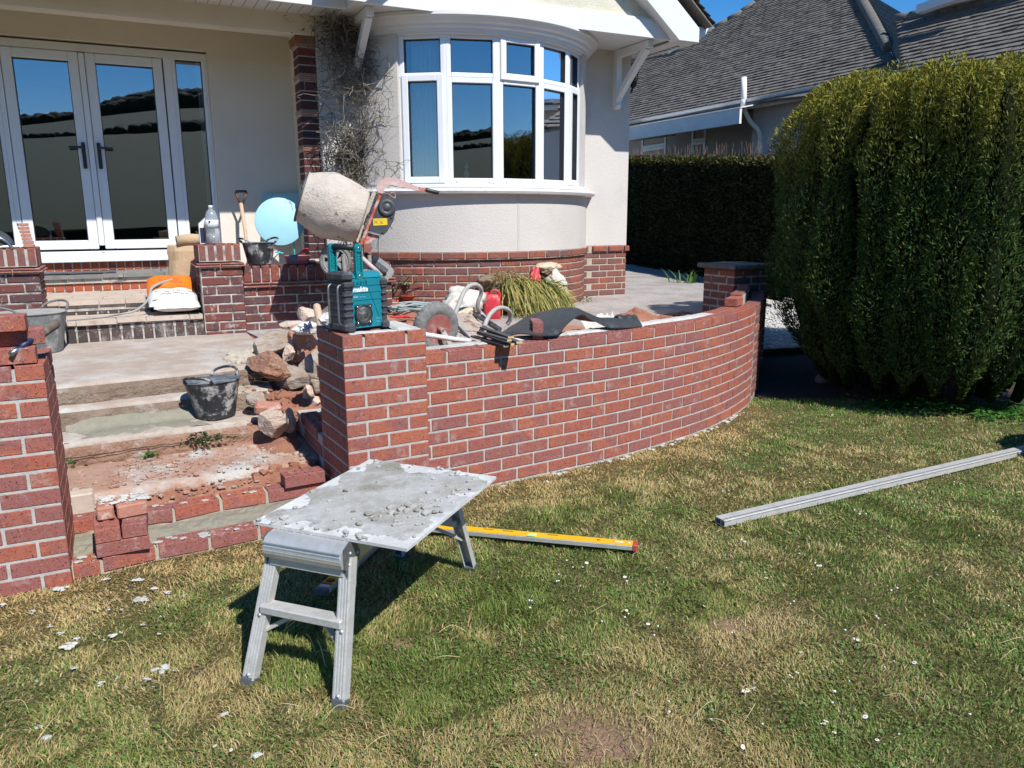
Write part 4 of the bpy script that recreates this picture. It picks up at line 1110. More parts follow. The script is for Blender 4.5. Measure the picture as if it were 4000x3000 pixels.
for xe, u_ in ((4.98, upR), (GX0-.30, upL)):
    L = abs(xe-apx)/c_; q = [V(xe,GYF-.20,2.545), V(xe,10,2.545), V(apx,10,2.545+L*s_), V(apx,GYF-.20,2.545+L*s_)]
    mb.prism(q if u_.x < 0 else q[::-1], V(0,0,.02))
mb.build('roof', MAT['roof_tile'], house)
roof_courses('roof_tile', V(5.0,GYF-.22,2.565), V(0,1,0), upR, 6.0, (5.0-apx)/c_, .10, .165, 'roof_tile_moss', house, 3, th=.02)
mb = MB(); mb.prism([V(-6,3.60,2.57), V(GX0,3.60,2.57), V(GX0,8.5,5.6), V(-6,8.5,5.6)], V(0,0,.05)); mb.build('porch_roof', MAT['roof_tile'], house)  # unseen plain slab, added to throw shade on the porch
# timber-style brackets under the gable
def bracket(x0, x1):
    th = thing('roof_bracket', None, None); th.location = V((x0+x1)/2,FY,1.8)-house.location; th.parent = house
    xm = (x0+x1)/2; w_ = x1-x0
    mb = MB(); mb.prism([V(x0,FY,1.79), V(x0,FY-.05,1.79), V(x0,FY-.085,1.83), V(x0,FY-.07,1.86), V(x0,FY-.10,1.90), V(x0,FY-.10,1.96), V(x0,FY-.07,1.98), V(x0,FY-.07,SOF), V(x0,FY,SOF)], V(w_,0,0)); mb.build('bracket_post', MAT['upvc_board'], th)
    mb = MB(); mb.beam((xm,FY-.07,SOF-.045), (xm,FY-.66,SOF-.045), w_, .08, bev=.004); mb.build('bracket_arm', MAT['upvc_board'], th)
    mb = MB(); mb.beam((xm,FY-.075,1.93), (xm,FY-.60,SOF-.07), w_*.92, .075, bev=.004); mb.build('bracket_brace', MAT['upvc_board'], th)
bracket(4.385, 4.458); bracket(1.275, 1.348)
# lantern on the side wall, light under the porch soffit
p = atx(2474,285,4.80); ln = thing('wall_lantern', 'black iron lantern on the side wall of the cream house', 'lantern', p)
MB().lathe([(.0,.13),(.03,.11),(.085,.075),(.09,.065)], p, n=6, smooth=False).build('lantern_cap', MAT['iron_black'], ln)
MB().lathe([(.045,-.10),(.075,.062)], p, n=6, smooth=False).build('lantern_glass', MAT['window_glass'], ln)
mb = MB()
for k in range(6):
    a = 2*PI*k/6; mb.tube([p+V(.046*math.cos(a),.046*math.sin(a),-.10), p+V(.077*math.cos(a),.077*math.sin(a),.064)], .005, 5)
mb.lathe([(.02,-.17),(.05,-.13),(.05,-.10)], p, n=6, smooth=False); mb.tube(crom([p+V(0,0,-.15), p+V(-.03,0,-.22), p+V(-.10,0,-.24), p+V(-.17,0,-.16)], 5), .012, 6); mb.box(p+V(-.165,0,-.18), (.02,.07,.16), bev=.004)
mb.build('lantern_arm', MAT['iron_black'], ln)
p = aty(338,-8,4.12); lt = thing('porch_light', 'round frosted glass light under the porch eave, cut by the top edge', 'light', p)
MB().lathe([(0,-.075),(.03,-.070),(.055,-.05),(.065,-.02),(.062,0)], (p.x,p.y,2.44), n=20).build('globe', MAT['clear_plastic'], lt)
MB().lathe([(.07,.0),(.07,.017)], (p.x,p.y,2.44), n=20).build('light_base', MAT['white_plastic'], lt)
# curtains inside the bay
def curtain(name, label, a0, a1, z0, z1, R_, m, folds=9, taper=0.0):
    mb = MB(); P = []; n = folds*8
    for i in range(13):
        f_ = i/12; row = []
        for k in range(n+1):
            u_ = k/n; a = math.radians(a0+(a1-a0)*(u_*(1-taper*(1-abs(2*f_-.9))**2) )); r = R_ + .02*math.sin(u_*folds*2*PI+.4*math.sin(f_*5)) 
            row.append(BC + V(r*math.cos(a), r*math.sin(a), z0+(z1-z0)*f_))
        P.append(row)
    mb.grid(P); o = mb.build(name, MAT[m]); tag(o, label, 'curtain', 'curtains inside the bay window')
curtain('curtain', 'white pleated curtain behind the leftmost pane of the bay window', -131, -118.5, .88, 2.24, 1.30, 'curtain_white', 6)
curtain('curtain', 'narrow white curtain behind the fourth pane of the bay window', -57, -50, .88, 2.24, 1.27, 'curtain_white', 5, .5)
curtain('curtain', 'white curtain behind the slim rightmost pane of the bay window', -49, -42, .88, 2.24, 1.30, 'curtain_white', 4)
p = aty(682,520,5.50); 
mb = MB(); P = []
for i in range(9):
    P.append([V(.0+.10*k/16-.02, 5.50+.015*math.sin(k*1.6), .2+2.0*i/8) for k in range(17)])
mb.grid(P); tag(mb.build('curtain', MAT['curtain_white']), 'pale curtain edge inside the narrow pane beside the french doors', 'curtain')
a_ = math.radians(-88.4); q_ = BC+V(1.5155*math.cos(a_),1.5155*math.sin(a_),.51); MB().box(q_, (.022,.004,.54), (V(-math.sin(a_),math.cos(a_),0),V(math.cos(a_),math.sin(a_),0),V(0,0,1))).build('render_seam', MAT['render_seam'], house)
# ornament on the bay windowsill
p = BC + V(1.34*math.cos(math.radians(-108)), 1.34*math.sin(math.radians(-108)), .888)
tag(MB().lathe([(.035,0),(.035,.015),(.012,.03),(.022,.06),(.03,.10),(.012,.14),(.02,.16),(.012,.19),(0,.20)], p, n=14).build('candlestick', MAT['curtain_white']), 'small pale turned candlestick on the sill inside the bay window', 'candlestick')
# ================================================================== NEIGHBOUR, HEDGE, TREES
nb = thing('neighbour_house', 'neighbouring bungalow with a grey tiled hip roof behind the hedge', 'house', (11,9,-.4))
NS = .75; RA = V(9.85,0,2.70); RNn = V(-NS,0,1).normalized()
gz_ = 2.70
def onroof(x, y, d=0): return atn(x, y, RA + RNn*d, RNn)
def poly_keep(poly):
    """keep points of the roof plane inside a plan polygon (y, height)"""
    P = [(p.y, p.z) for p in poly]
    def f(q):
        y, z = q.y, q.z; c = False; n = len(P)
        for i in range(n):
            (y1,z1),(y2,z2) = P[i], P[(i+1) % n]
            if (z1 > z) != (z2 > z) and y < (y2-y1)*(z-z1)/(z2-z1)+y1: c = not c
        return c
    return f
main_poly = [onroof(*p) for p in ((2440,480),(2440,236),(2522,230),(2626,214),(2702,177),(2794,109),(2900,47),(3000,-25),(3340,-60),(3470,188),(3540,300),(3560,330),(3040,382))]
mb = MB(); mb.prism([p-RNn*.06 for p in main_poly], RNn*.05); mb.build('roof', MAT['roof_tile_moss'], nb)
ylo, yhi = min(p.y for p in main_poly), max(p.y for p in main_poly); upN = V(1,0,NS).normalized()
roof_courses('roof_tile', V(9.85-.05,yhi,2.70-.05*NS), V(0,-1,0), upN, yhi-ylo, 7.0, .115, .17, 'roof_tile', nb, 21, poly_keep(main_poly), th=.022, lift=.030)
# ridge and hip tiles along the roof's edges
def ridge(pts, r, parent, step=.30, m='roof_tile_moss'):
    L = [Vector(p) for p in pts]
    for a, b in zip(L, L[1:]):
        d = (b-a); n = max(1, int(d.length/step)); u_ = d.normalized()
        for k in range(n):
            mb = MB(); s0 = a + d*(k/n); mb.tube([s0, s0+d*(1.06/n)], [r, r*.84], 8); mb.build('ridge_tile', MAT[m], parent)
ridge(main_poly[1:8], .085, nb); ridge([onroof(3330,-60,.05), onroof(3405,70,.05), onroof(3470,188,.05)], .10, nb, .16)
wing = [onroof(*p, .22) for p in ((3500,82),(4060,-25),(4060,330),(3560,330))]
mb = MB(); mb.prism([p-RNn*.06 for p in wing], RNn*.05); mb.build('roof', MAT['roof_tile_moss'], nb)
O_ = V(wing[0].x, max(p.y for p in wing), min(p.z for p in wing)); O_.x = RA.x + (O_.z-RA.z)/NS 
o_z = min(p.z for p in wing); pw = [p for p in wing if abs(p.z-o_z) < 1e-6][0]
roof_courses('roof_tile', V(pw.x, max(p.y for p in wing), pw.z), V(0,-1,0), upN, max(p.y for p in wing)-min(p.y for p in wing), 4.0, .115, .17, 'roof_tile', nb, 5, poly_keep(wing), th=.022, lift=.030)
ridge([wing[0]+V(0,0,.02), wing[1]+V(0,0,.02)], .09, nb)
val = [onroof(3335,-60,.0)+V(0,0,-.04), wing[0]+V(.1,0,.1), wing[3]+V(.1,0,0), onroof(3540,300,0)+V(0,0,-.04)]
mb = MB(); P = []
for i in range(13):
    a, b = val[0].lerp(val[3], i/12), val[1].lerp(val[2], i/12); P.append([a + V(0,0,.0), b]); P.append([a+V(0,0,.04), b+V(0,0,.04)])
mb.grid(P, smooth=False); mb.build('hip_slope', MAT['roof_tile_moss'], nb)
# wall and gutter glimpsed above the wing
p0, p1 = atx(3590,38,pw.x+1.6), atx(3790,-30,pw.x+1.6)
MB().beam(p0, p1, .14,.12).build('gutter_trough', MAT['gutter_grey'], nb)
mb = MB(); q0, q1 = atx(3640,34,pw.x+1.9), atx(4060,-60,pw.x+1.9); mb.prism([q0, q1, q1+V(0,0,.5), q0+V(0,0,.5)], V(.2,0,0)); mb.build('wall', MAT['render_cream'], nb)
# walls, gutter and down pipes
Yc = atx(2940,500,10.12).y
MB().box((10.27,(Yc+1.0)/2,1.05), (.30,Yc-1.0,3.3)).build('wall', MAT['neighbour_render_pale'], nb)
MB().box((10.75,(Yc+17)/2,1.05), (.30,17-Yc,3.3)).build('wall', MAT['neighbour_render'], nb)
MB().box((10.5,Yc+.05,1.05), (.6,.10,3.3)).build('wall', MAT['neighbour_render'], nb)
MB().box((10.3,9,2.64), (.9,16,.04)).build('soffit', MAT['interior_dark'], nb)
MB().box((9.90,9,2.63), (.03,16,.20)).build('fascia_board', MAT['gutter_grey'], nb)
mb = MB(); pr = [(.065*math.cos(a), .065*math.sin(a)) for a in [PI+PI*k/8 for k in range(9)]]
for y0 in range(2, 17, 3): mb.prism([V(9.82+x,y0,2.70+z) for x, z in pr], V(0,2.995,0))
mb.build('gutter_trough', MAT['gutter_grey'], nb)
a = atx(2906,302,9.78); b = atx(2906,425,9.78); mb = MB()
mb.tube([a, b], .052, 10); mb.tube([b+V(0,0,.16), b+V(0,0,.04)], .066, 10); mb.tube(crom([b, b+V(.12,-.05,-.22), b+V(.30,-.12,-.42), b+V(.33,-.13,-.8)], 5), .045, 8); mb.build('vent_pipe', MAT['gutter_grey'], nb)
# lean-to canopy with a new timber under it
a, b = atx(2462,515,9.45), atx(2893,452,9.45); a2, b2 = atx(2462,512,9.45), atx(2893,466,9.45)
zc = (a.z+b.z)/2
mb = MB(); mb.box((9.45,(a.y+b.y)/2,zc-.03), (.05,abs(a.y-b.y),.26)); mb.build('canopy_fascia', MAT['gutter_grey'], nb)
mb = MB(); mb.prism([V(9.44,a.y,zc+.11), V(9.44,b.y,zc+.11), V(10.7,b.y,zc+.36), V(10.7,a.y,zc+.36)], V(0,0,.02)); mb.build('canopy_sheet', MAT['gutter_grey'], nb)
a, b = atx(2480,532,9.70), atx(2634,510,9.70); MB().beam(a, b, .06, .20).build('timber', MAT['wood_new'], nb)
p = atx(2470,560,9.55); MB().box((9.56,p.y,.6), (.09,.09,2.3)).build('canopy_post', MAT['upvc_board'], nb)
for (x0,x1,y0,y1,tr) in ((2506,2602,532,640,582),(2702,2758,492,640,556)):
    a, b = atx(x0,y0,10.58), atx(x1,y0,10.58); z1 = a.z; z0 = z1-1.3; zt_ = atx(x0,tr,10.58).z
    O = V(10.58,0,0); ex = V(0,-1,0); nyy = V(-1,0,0)
    glazing('window', O, ex, nyy, -a.y, -b.y, zt_, z1, .07, nb); glazing('window', O, ex, nyy, -a.y, -b.y, z0, zt_-.002, .07, nb)

# ---- foliage generators
def sprays(P, D, size, rgn, width=.35, nseg=1, droop=.15, spread=.5):
    """leafy slivers at points P growing along directions D: returns verts (N*4,3), quads"""
    N = len(P); r = rgn.normal(size=(N,3)); D = D + r*spread; D /= np.linalg.norm(D, axis=1)[:,None]
    s_ = np.cross(D, rgn.normal(size=(N,3))); s_ /= np.linalg.norm(s_, axis=1)[:,None]+1e-9
    L = (size*rgn.uniform(.6,1.35,N))[:,None]; W = L*width
    a = P - D*L*.15; b = P + D*L*.45 + s_*W*.5; c = P + D*L; c[:,2] -= droop*L[:,0]*.3; d = P + D*L*.40 - s_*W*.5
    V_ = np.stack([a,b,c,d], 1).reshape(-1,3); F_ = np.arange(N*4).reshape(N,4); return V_, F_
def tint(N, a, b, rgn, k=4, jitter=.12):
    t_ = rgn.random(N)[:,None]; c = np.array(a)*(1-t_) + np.array(b)*t_; c = c*(1+rgn.normal(size=(N,1))*jitter); return np.repeat(np.clip(c,0,1), k, 0)

# golden conifer: upright plumes packed round a common foot, wider above than below
con_c = V(5.24,.60,GZ); CH = 2.78
conifer = thing('conifer', 'big dense golden-tipped conifer shrub filling the right edge', 'tree', con_c)
rg = np.random.default_rng(3)
plumes = []
for ringi, (n_, rad, h0) in enumerate(((23,1.00,.95),(20,.78,.97),(14,.52,1.0),(6,.2,1.0))):
    for k in range(n_):
        a = 2*PI*(k+.5*(ringi % 2)+rg.uniform(-.25,.25))/n_; rr_ = rad*rg.uniform(.92,1.08)
        plumes.append((a, rr_, CH*h0*rg.uniform(.95,1.0), rg.uniform(.125,.20)))
Pl, Dl, Tl, Hl = [], [], [], []; core = MB()
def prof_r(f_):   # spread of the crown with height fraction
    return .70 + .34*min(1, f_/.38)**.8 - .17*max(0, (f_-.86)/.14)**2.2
for (a, rr_, h, w_) in plumes:
    n_ = 11000 if rr_ > .9 else (5000 if rr_ > .7 else (2500 if rr_ > .4 else 2000)); z0 = .12 if rr_ > .6 else .9
    f_ = rg.uniform(z0/h, 1, n_)**.9; ang = rg.uniform(0, 2*PI, n_)
    wob = 1 + .22*np.sin(f_*13+a*7) + .12*np.sin(f_*31+a*3)
    rad_ = w_*np.minimum(1, (f_-z0/h)/.10)*np.sqrt(np.clip(1-((f_-.55)/.47)**4, 0.02, 1))*wob*rg.uniform(.55,1.10,n_)
    cr = rr_*np.array([prof_r(q) for q in f_])
    lobe = .05*math.sin(a*3+1)
    x = math.cos(a)*(cr+lobe*f_) + np.cos(ang)*rad_; y = math.sin(a)*(cr+lobe*f_) + np.sin(ang)*rad_; z = f_*h
    Pl.append(np.stack([x*1.04,y*1.04,z],1)); d = np.stack([np.cos(ang)*.75, np.sin(ang)*.75, np.full(n_,1.0)],1); Dl.append(d); Hl.append(f_*h/CH)
    ax = [(con_c + V(math.cos(a)*rr_*prof_r(q)*1.0, math.sin(a)*rr_*prof_r(q)*1.0, q*h)) for q in np.linspace(z0/h, .96, 9)]
    core.tube(ax, [w_*.2]+[w_*.42]*6+[w_*.35,w_*.08], 7, smooth=True)
Pl, Dl, Hl = np.concatenate(Pl)+np.array(con_c[:]), np.concatenate(Dl), np.concatenate(Hl)
Vv, Ff = sprays(Pl, Dl, np.full(len(Pl), .031), rg, .30, spread=.6, droop=.0)
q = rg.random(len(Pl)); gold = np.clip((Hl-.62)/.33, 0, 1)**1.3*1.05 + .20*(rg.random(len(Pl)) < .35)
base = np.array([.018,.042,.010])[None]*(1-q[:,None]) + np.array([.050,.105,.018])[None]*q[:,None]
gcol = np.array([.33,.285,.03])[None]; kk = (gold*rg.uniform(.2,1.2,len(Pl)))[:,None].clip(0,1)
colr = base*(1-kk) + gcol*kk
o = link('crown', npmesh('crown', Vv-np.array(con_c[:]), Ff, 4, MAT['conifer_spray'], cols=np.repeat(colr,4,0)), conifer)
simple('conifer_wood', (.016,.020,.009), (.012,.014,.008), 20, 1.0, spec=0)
core.build('inner_foliage', MAT['conifer_wood'], conifer)  # dark solid core, added to block light between the sprays
mb = MB()
for k in range(7):
    a = k*.9; mb.tube(crom([con_c+V(.08*math.cos(a),.08*math.sin(a),0), con_c+V(.25*math.cos(a),.25*math.sin(a),.35), con_c+V(.5*math.cos(a),.5*math.sin(a),.9)],4), [.06]*4+[.04]*5, 6)
simple('bark', (.12,.085,.06), (.08,.06,.045), 30, .95, bump=.006); mb.build('trunk', MAT['bark'], conifer)

# clipped hedge along the drive: box of small leaves over a dark core
hedge = thing('hedge', 'long clipped dark green hedge in shade in front of the bungalow', 'hedge', (7.4,8.5,-.5))
ha, hb_ = V(9.1,12.0,0), V(6.86,3.9,0); hd = (hb_-ha); HL = hd.length; hd.normalize(); hn = V(hd.y,-hd.x,0)
if hn.x > 0: hn = -hn
def htop(s_): # top falls gently towards the road
    p = ha+hd*s_; return 1.87-.62*(s_/HL) + .03*noise.noise(V(s_*1.3,0,0))
def hedge_z(px, py, D): return None
NHD = 62000; s_ = rg.uniform(0,HL,NHD); face = rg.random(NHD); top = face < .30
hz = np.array([htop(q) for q in s_]); ins = np.where(top, rg.uniform(0,.9,NHD), np.abs(rg.normal(0,.035,NHD)))
zz_ = np.where(top, hz+rg.normal(0,.022,NHD), -.5+(hz+.5)*rg.random(NHD))
bul = -.03+.02*np.sin(s_*3.1)+.02*np.sin(s_*7.3+zz_*2)
Pp = np.stack([ha.x+hd.x*s_-hn.x*(ins+bul), ha.y+hd.y*s_-hn.y*(ins+bul), zz_],1)
Dd = np.where(top[:,None], np.array([hn.x*.2,hn.y*.2,1.0])[None], np.array([hn.x,hn.y,.35])[None])
Vv, Ff = sprays(Pp, Dd, np.full(NHD,.055), rg, .55, spread=.8)
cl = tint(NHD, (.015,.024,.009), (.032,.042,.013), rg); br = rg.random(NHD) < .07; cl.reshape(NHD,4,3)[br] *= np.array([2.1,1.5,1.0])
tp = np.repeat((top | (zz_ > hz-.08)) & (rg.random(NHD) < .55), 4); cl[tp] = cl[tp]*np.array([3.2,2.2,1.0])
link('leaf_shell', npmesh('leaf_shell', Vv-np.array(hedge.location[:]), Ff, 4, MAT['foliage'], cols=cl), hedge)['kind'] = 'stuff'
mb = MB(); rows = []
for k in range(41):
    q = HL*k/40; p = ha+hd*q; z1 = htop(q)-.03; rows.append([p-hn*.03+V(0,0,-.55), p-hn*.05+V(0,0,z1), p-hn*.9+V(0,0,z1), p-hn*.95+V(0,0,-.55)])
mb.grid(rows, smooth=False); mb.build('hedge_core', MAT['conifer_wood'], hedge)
mb = MB()
for k in range(240):
    q = rg.uniform(0,HL); p = ha+hd*q-hn*rg.uniform(.0,.5)+V(0,0,htop(q)-.02); h = rg.uniform(.08,.30); mb.tube([p, p+V(rg.uniform(-.05,.05),rg.uniform(-.05,.05),h)], [.004,.002], 3)
simple('hedge_shoot', (.16,.085,.06), (.12,.07,.04), 20, .9); mb.build('shoots', MAT['hedge_shoot'], hedge)['kind'] = 'stuff'

# small plants: tufts of strap leaves
def tuft(name, label, cat, c, n, L, spread, cols, m='foliage', wid=.012, seed=0, up=1.0, group=None, curl=.6):
    r = np.random.default_rng(seed); vv = []; ff = []; cc = []
    for k in range(n):
        a = r.uniform(0,2*PI); t0 = r.uniform(.1,1)*spread; l = L*r.uniform(.55,1.1); b = V(c[0]+r.normal(0,.25)*spread*.4, c[1]+r.normal(0,.25)*spread*.4, c[2])
        d = V(math.cos(a)*t0, math.sin(a)*t0, up).normalized(); sdv = V(-math.sin(a), math.cos(a),0); i0 = len(vv); w_ = wid*r.uniform(.7,1.2); col = np.array(cols[r.integers(len(cols))])*r.uniform(.75,1.25)
        for j in range(5):
            f_ = j/4; p = b + d*(l*f_) + V(math.cos(a),math.sin(a),0)*(curl*l*f_*f_*.5) - V(0,0,1)*(curl*l*f_*f_*.55); ww = w_*(1-.85*f_)
            vv += [(p-sdv*ww)[:], (p+sdv*ww)[:]]; cc += [col, col]
        ff += [(i0+2*j, i0+2*j+1, i0+2*j+3, i0+2*j+2) for j in range(4)]
    o = link(name, npmesh(name, np.array(vv)-np.array(c[:]), np.array(ff), 4, MAT[m], cols=np.array(cc))); o.location = c
    if label: tag(o, label, cat, group)
    return o
def weedy(name, label, cat, c, n, r, h, cols, seed, leaf=.022):
    """low rosette of small broad leaves"""
    q = np.random.default_rng(seed); a = q.uniform(0,6.28,n); d = np.abs(q.normal(0,.55,n)).clip(0,1.3)*r
    P_ = np.stack([c[0]+np.cos(a)*d, c[1]+np.sin(a)*d*.6, c[2]+q.random(n)*h*(1.1-d/(1.4*r))],1); D_ = np.stack([np.cos(a),np.sin(a)*.6-.3,q.uniform(.1,.9,n)],1)
    Vv, Ff = sprays(P_, D_, np.full(n,leaf), q, .62, spread=.6, droop=.5); o = link(name, npmesh(name, Vv-np.array(c[:]), Ff, 4, MAT['foliage'], cols=tint(n, cols[0], cols[1], q))); o.location = c
    o['kind'] = 'stuff' if not label else o.get('kind', ''); 
    if label: del o['kind']; tag(o, label, cat)
    return o
G1, G2, G3 = (.07,.15,.03), (.10,.19,.04), (.16,.20,.06)
tuft('strap_leaf_plant', 'clump of arching green strap leaves beside the capped pier', 'plant', atz(2690,1108,-.40), 26, .34, .9, (G1,G2,G2), wid=.014, seed=2)
weedy('weed', 'small green weed at the foot of the house plinth', 'weed', atz(2292,1180,TZ), 60, .09, .08, (G2,G3), 4)
for k, (x, y, l) in enumerate(((420,1555+300*0+0,.1),)): pass
p = atz(740,1700,-.70); weedy('weed', 'sprawling dark green weed growing from the crack in the steps', 'weed', V(-.60,1.00,-.725), 110, .13, .07, ((.03,.06,.018),(.07,.12,.035)), 6, .026)
weedy('weed', 'tiny bright weed on the third step riser left of the sprawling one', 'weed', V(-.88,.99,-.765), 45, .05, .03, (G1,G2), 7)
weedy('weed', 'broad leaved weed in the corner by the left new pier', 'weed', V(-1.30,1.0,-.79), 60, .09, .07, (G1,G2), 8, .035)
# seed-head stalk rising from the clover at the edge of the shade
st_ = thing('dandelion_stalk', 'tall dried flower stalk standing at the shaded lawn edge', 'plant', atz(3660,1585,GZ)); b = wloc(st_)
mb = MB(); mb.tube(crom([b, b+V(.01,0,.12), b+V(-.005,.01,.24), b+V(.0,.0,.33)],4), .0055, 6); mb.tube(crom([b+V(.005,0,.10), b+V(.04,-.02,.15), b+V(.06,-.03,.165)],4), .004, 5); mb.build('stem', MAT['twig'], st_)
mb = MB()
for k in range(14):
    a = k*2.4; z = .20+.012*k; mb.quad(b+V(0,0,z), b+V(.022*math.cos(a)-.006*math.sin(a),.022*math.sin(a)+.006*math.cos(a),z+.012), b+V(.042*math.cos(a),.042*math.sin(a),z+.035), b+V(.022*math.cos(a)+.006*math.sin(a),.022*math.sin(a)-.006*math.cos(a),z+.018))
simple('dry_leaf', (.25,.24,.12), (.16,.18,.07), 30, .9); mb.build('seed_head', MAT['dry_leaf'], st_)
# clover rim along the shade line
vv = []; ff = []; cc = []; Nn = 2600
for k in range(Nn):
    u_ = rg.random(); px = 3420+600*u_+rg.normal(0,60); q = atz(px, 1588+rg.normal(0,16)+(20 if px > 3800 else 0)+14*u_, GZ); h = rg.uniform(.015,.065)*(1.3 if 3560 < px < 3780 else .8)
    a = rg.uniform(0,6.28); s2 = rg.uniform(.010,.020); tl = V(rg.normal(0,.3), rg.normal(0,.3), 1).normalized(); x_ = tl.orthogonal().normalized(); y_ = tl.cross(x_)
    i0 = len(vv); c0 = q+V(0,0,h)
    for j in range(5): aa = a+j*2*PI/5; vv.append((c0+x_*math.cos(aa)*s2+y_*math.sin(aa)*s2)[:])
    ff.append((i0,i0+1,i0+2,i0+3)); ff.append((i0,i0+3,i0+4,i0+4-0)) if False else None
    col = np.array((.055,.16,.025))*rg.uniform(.6,1.4); cc += [col]*5
me = npmesh('clover', np.array(vv), np.array([f for f in ff if f]), 4, MAT['foliage'], cols=np.array(cc)); tag(link('clover', me), kind='stuff')
# stones lying in the shaded bed
def rock(name, label, c, size, m, seed, rot=0.0, sub=3, sharp=.32, parent=None, cat='stone', group=None, flat=1.0, tilt=(0,0)):
    bm = bmesh.new(); bmesh.ops.create_icosphere(bm, subdivisions=sub, radius=1); r = random.Random(seed)
    planes = [(V(r.gauss(0,1), r.gauss(0,1), r.gauss(0,1)).normalized(), r.uniform(.55,.88)) for _ in range(13)]
    M_ = Matrix.Rotation(rot, 3, 'Z') @ Matrix.Rotation(tilt[0], 3, 'X') @ Matrix.Rotation(tilt[1], 3, 'Y')
    for v in bm.verts:
        p = v.co.copy()
        for n_, d_ in planes:
            t0 = p.dot(n_)
            if t0 > d_: p -= n_*(t0-d_)
        p *= 1 + .06*noise.fractal(p*2.3+V(seed,0,0), .8, 2, 4) + .03*noise.noise(p*9)
        v.co = M_ @ V(p.x*size[0], p.y*size[1], p.z*size[2])
    me = bpy.data.meshes.new(name); bm.to_mesh(me); bm.free(); me.materials.append(MAT[m])
    o = link(name, me, parent); o.location = Vector(c)
    if label: tag(o, label, cat, group)
    return o
p = atz(3215,1500,GZ); rock('stone', 'grey stone lying in the dark bed in front of the conifer', (p.x,p.y,GZ+.05), (.13,.09,.07), 'rock_grey', 3, .5)
p = atz(3320,1460,-.93); rock('stone', 'dim brown stone at the left foot of the conifer', (p.x,p.y,-.90), (.11,.10,.09), 'rock_red', 9, 1.1)
# low shrub just outside the frame on the right, whose shade reaches the straightedge
sh = thing('round_shrub', 'low clipped shrub just beyond the right edge of the lawn view', 'shrub', (4.72,-1.38,GZ)); Pn = 9000
d = rg.normal(size=(Pn,3)); d /= np.linalg.norm(d,axis=1)[:,None]; d[:,2] = np.abs(d[:,2]); P_ = np.array([4.72,-1.38,GZ+.12])[None] + d*np.array([.55,.42,.62])[None]*rg.uniform(.8,1.05,(Pn,1))
Vv, Ff = sprays(P_, d, np.full(Pn,.07), rg, .5, spread=.6); link('crown', npmesh('crown', Vv-np.array(sh.location[:]), Ff, 4, MAT['foliage'], cols=tint(Pn,(.03,.06,.015),(.06,.11,.02),rg)), sh)
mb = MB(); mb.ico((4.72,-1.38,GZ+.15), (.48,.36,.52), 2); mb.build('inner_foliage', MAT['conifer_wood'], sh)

# ---- the valley side behind the photographer, seen only in the window panes
mb = MB(); rows = []
for i in range(30):
    f_ = i/29; y = -38 - 190*f_; row = []
    for k in range(60):
        x = -190+420*k/59; hgt = 25*(f_**.85) * (1+.22*math.sin(x*.018+1.0)+.12*math.sin(x*.05)) ; row.append(V(x,y,GZ-.5+hgt))
    rows.append(row)
mb.grid(rows[::-1])
t = NT('field'); co = t.coord(False); c = t.mix(t.mask(t.noise(co, .03, 3), .4, .6), (.030,.044,.013), (.042,.046,.017)); c = t.mix(t.mask(t.noise(co, .4, 5, .7), .4, .7), c, (.026,.038,.012)); MAT['field'] = t.fin(c, .95)
tag(mb.build('hillside', MAT['field']), kind='structure')
mb = MB(); rows = []
for k in range(40):
    x = -60+140*k/39; rows.append([V(x,-36,GZ), V(x,-36.3,GZ+.9+.4*noise.noise(V(x*.4,0,0))), V(x,-38,GZ+1.0+.4*noise.noise(V(x*.4,2,0))), V(x,-38.5,GZ)])
mb.grid(rows); tag(mb.build('field_hedge', MAT['conifer_wood']), 'long dark field hedge behind the photographer, mirrored in the door panes', 'hedge')
simple('far_wood', (.014,.020,.008), (.008,.012,.005), .6, .95)
def hill_z(x, y): f_ = max(0,(-38-y)/190); return GZ-.5+25*(max(f_,0)**.85)*(1+.22*math.sin(x*.018+1.0)+.12*math.sin(x*.05))
mb = MB()
for line, n_, s0 in ((-228,900,1.7),(-210,700,1.4),(-120,800,.6)):
    for k in range(n_):
        x = -170+380*k/n_+random.uniform(-2,2); r = s0*random.uniform(.6,1.3)*(1+.55*math.sin(x*.11)*math.sin(x*.037+1)); y = line+.04*x+random.uniform(-1,1)
        mb.ico((x,y,hill_z(x,y)+r*.4), (r*1.4,r*1.2,r*1.1), 2, lambda q: 1+.35*noise.fractal(q*1.8+V(k,0,0),.8,2,3), True)
tag(mb.build('far_woodland', MAT['far_wood']), kind='stuff')
for k, (x, y, r) in enumerate(((25,-34,3.6),(19,-40,2.9),(-14,-70,3.2))):
    tr_ = thing('round_tree', ('broad round tree behind the photographer, mirrored in the bay window','smaller tree mirrored beside the broad one in the bay window','dark tree on the left of the mirrored field')[k], 'tree', (x,y,max(hill_z(x,y) if y < -38 else GZ,GZ)))
    mb = MB()
    for j in range(42): 
        d = V(random.gauss(0,.42),random.gauss(0,.42),random.gauss(0,.36)); mb.ico(V(x,y,max(hill_z(x,y),GZ)+r*1.1)+d*r, r*random.uniform(.16,.36), 2, lambda q: 1+.5*noise.fractal(q*2.2+V(j,k,0),.8,2,4), True)
    mb.build('crown', MAT['far_wood'], tr_); MB().tube([V(x,y,max(hill_z(x,y),GZ)-.3), V(x,y,max(hill_z(x,y),GZ)+r)], [.35,.2], 8).build('trunk', MAT['bark'], tr_)
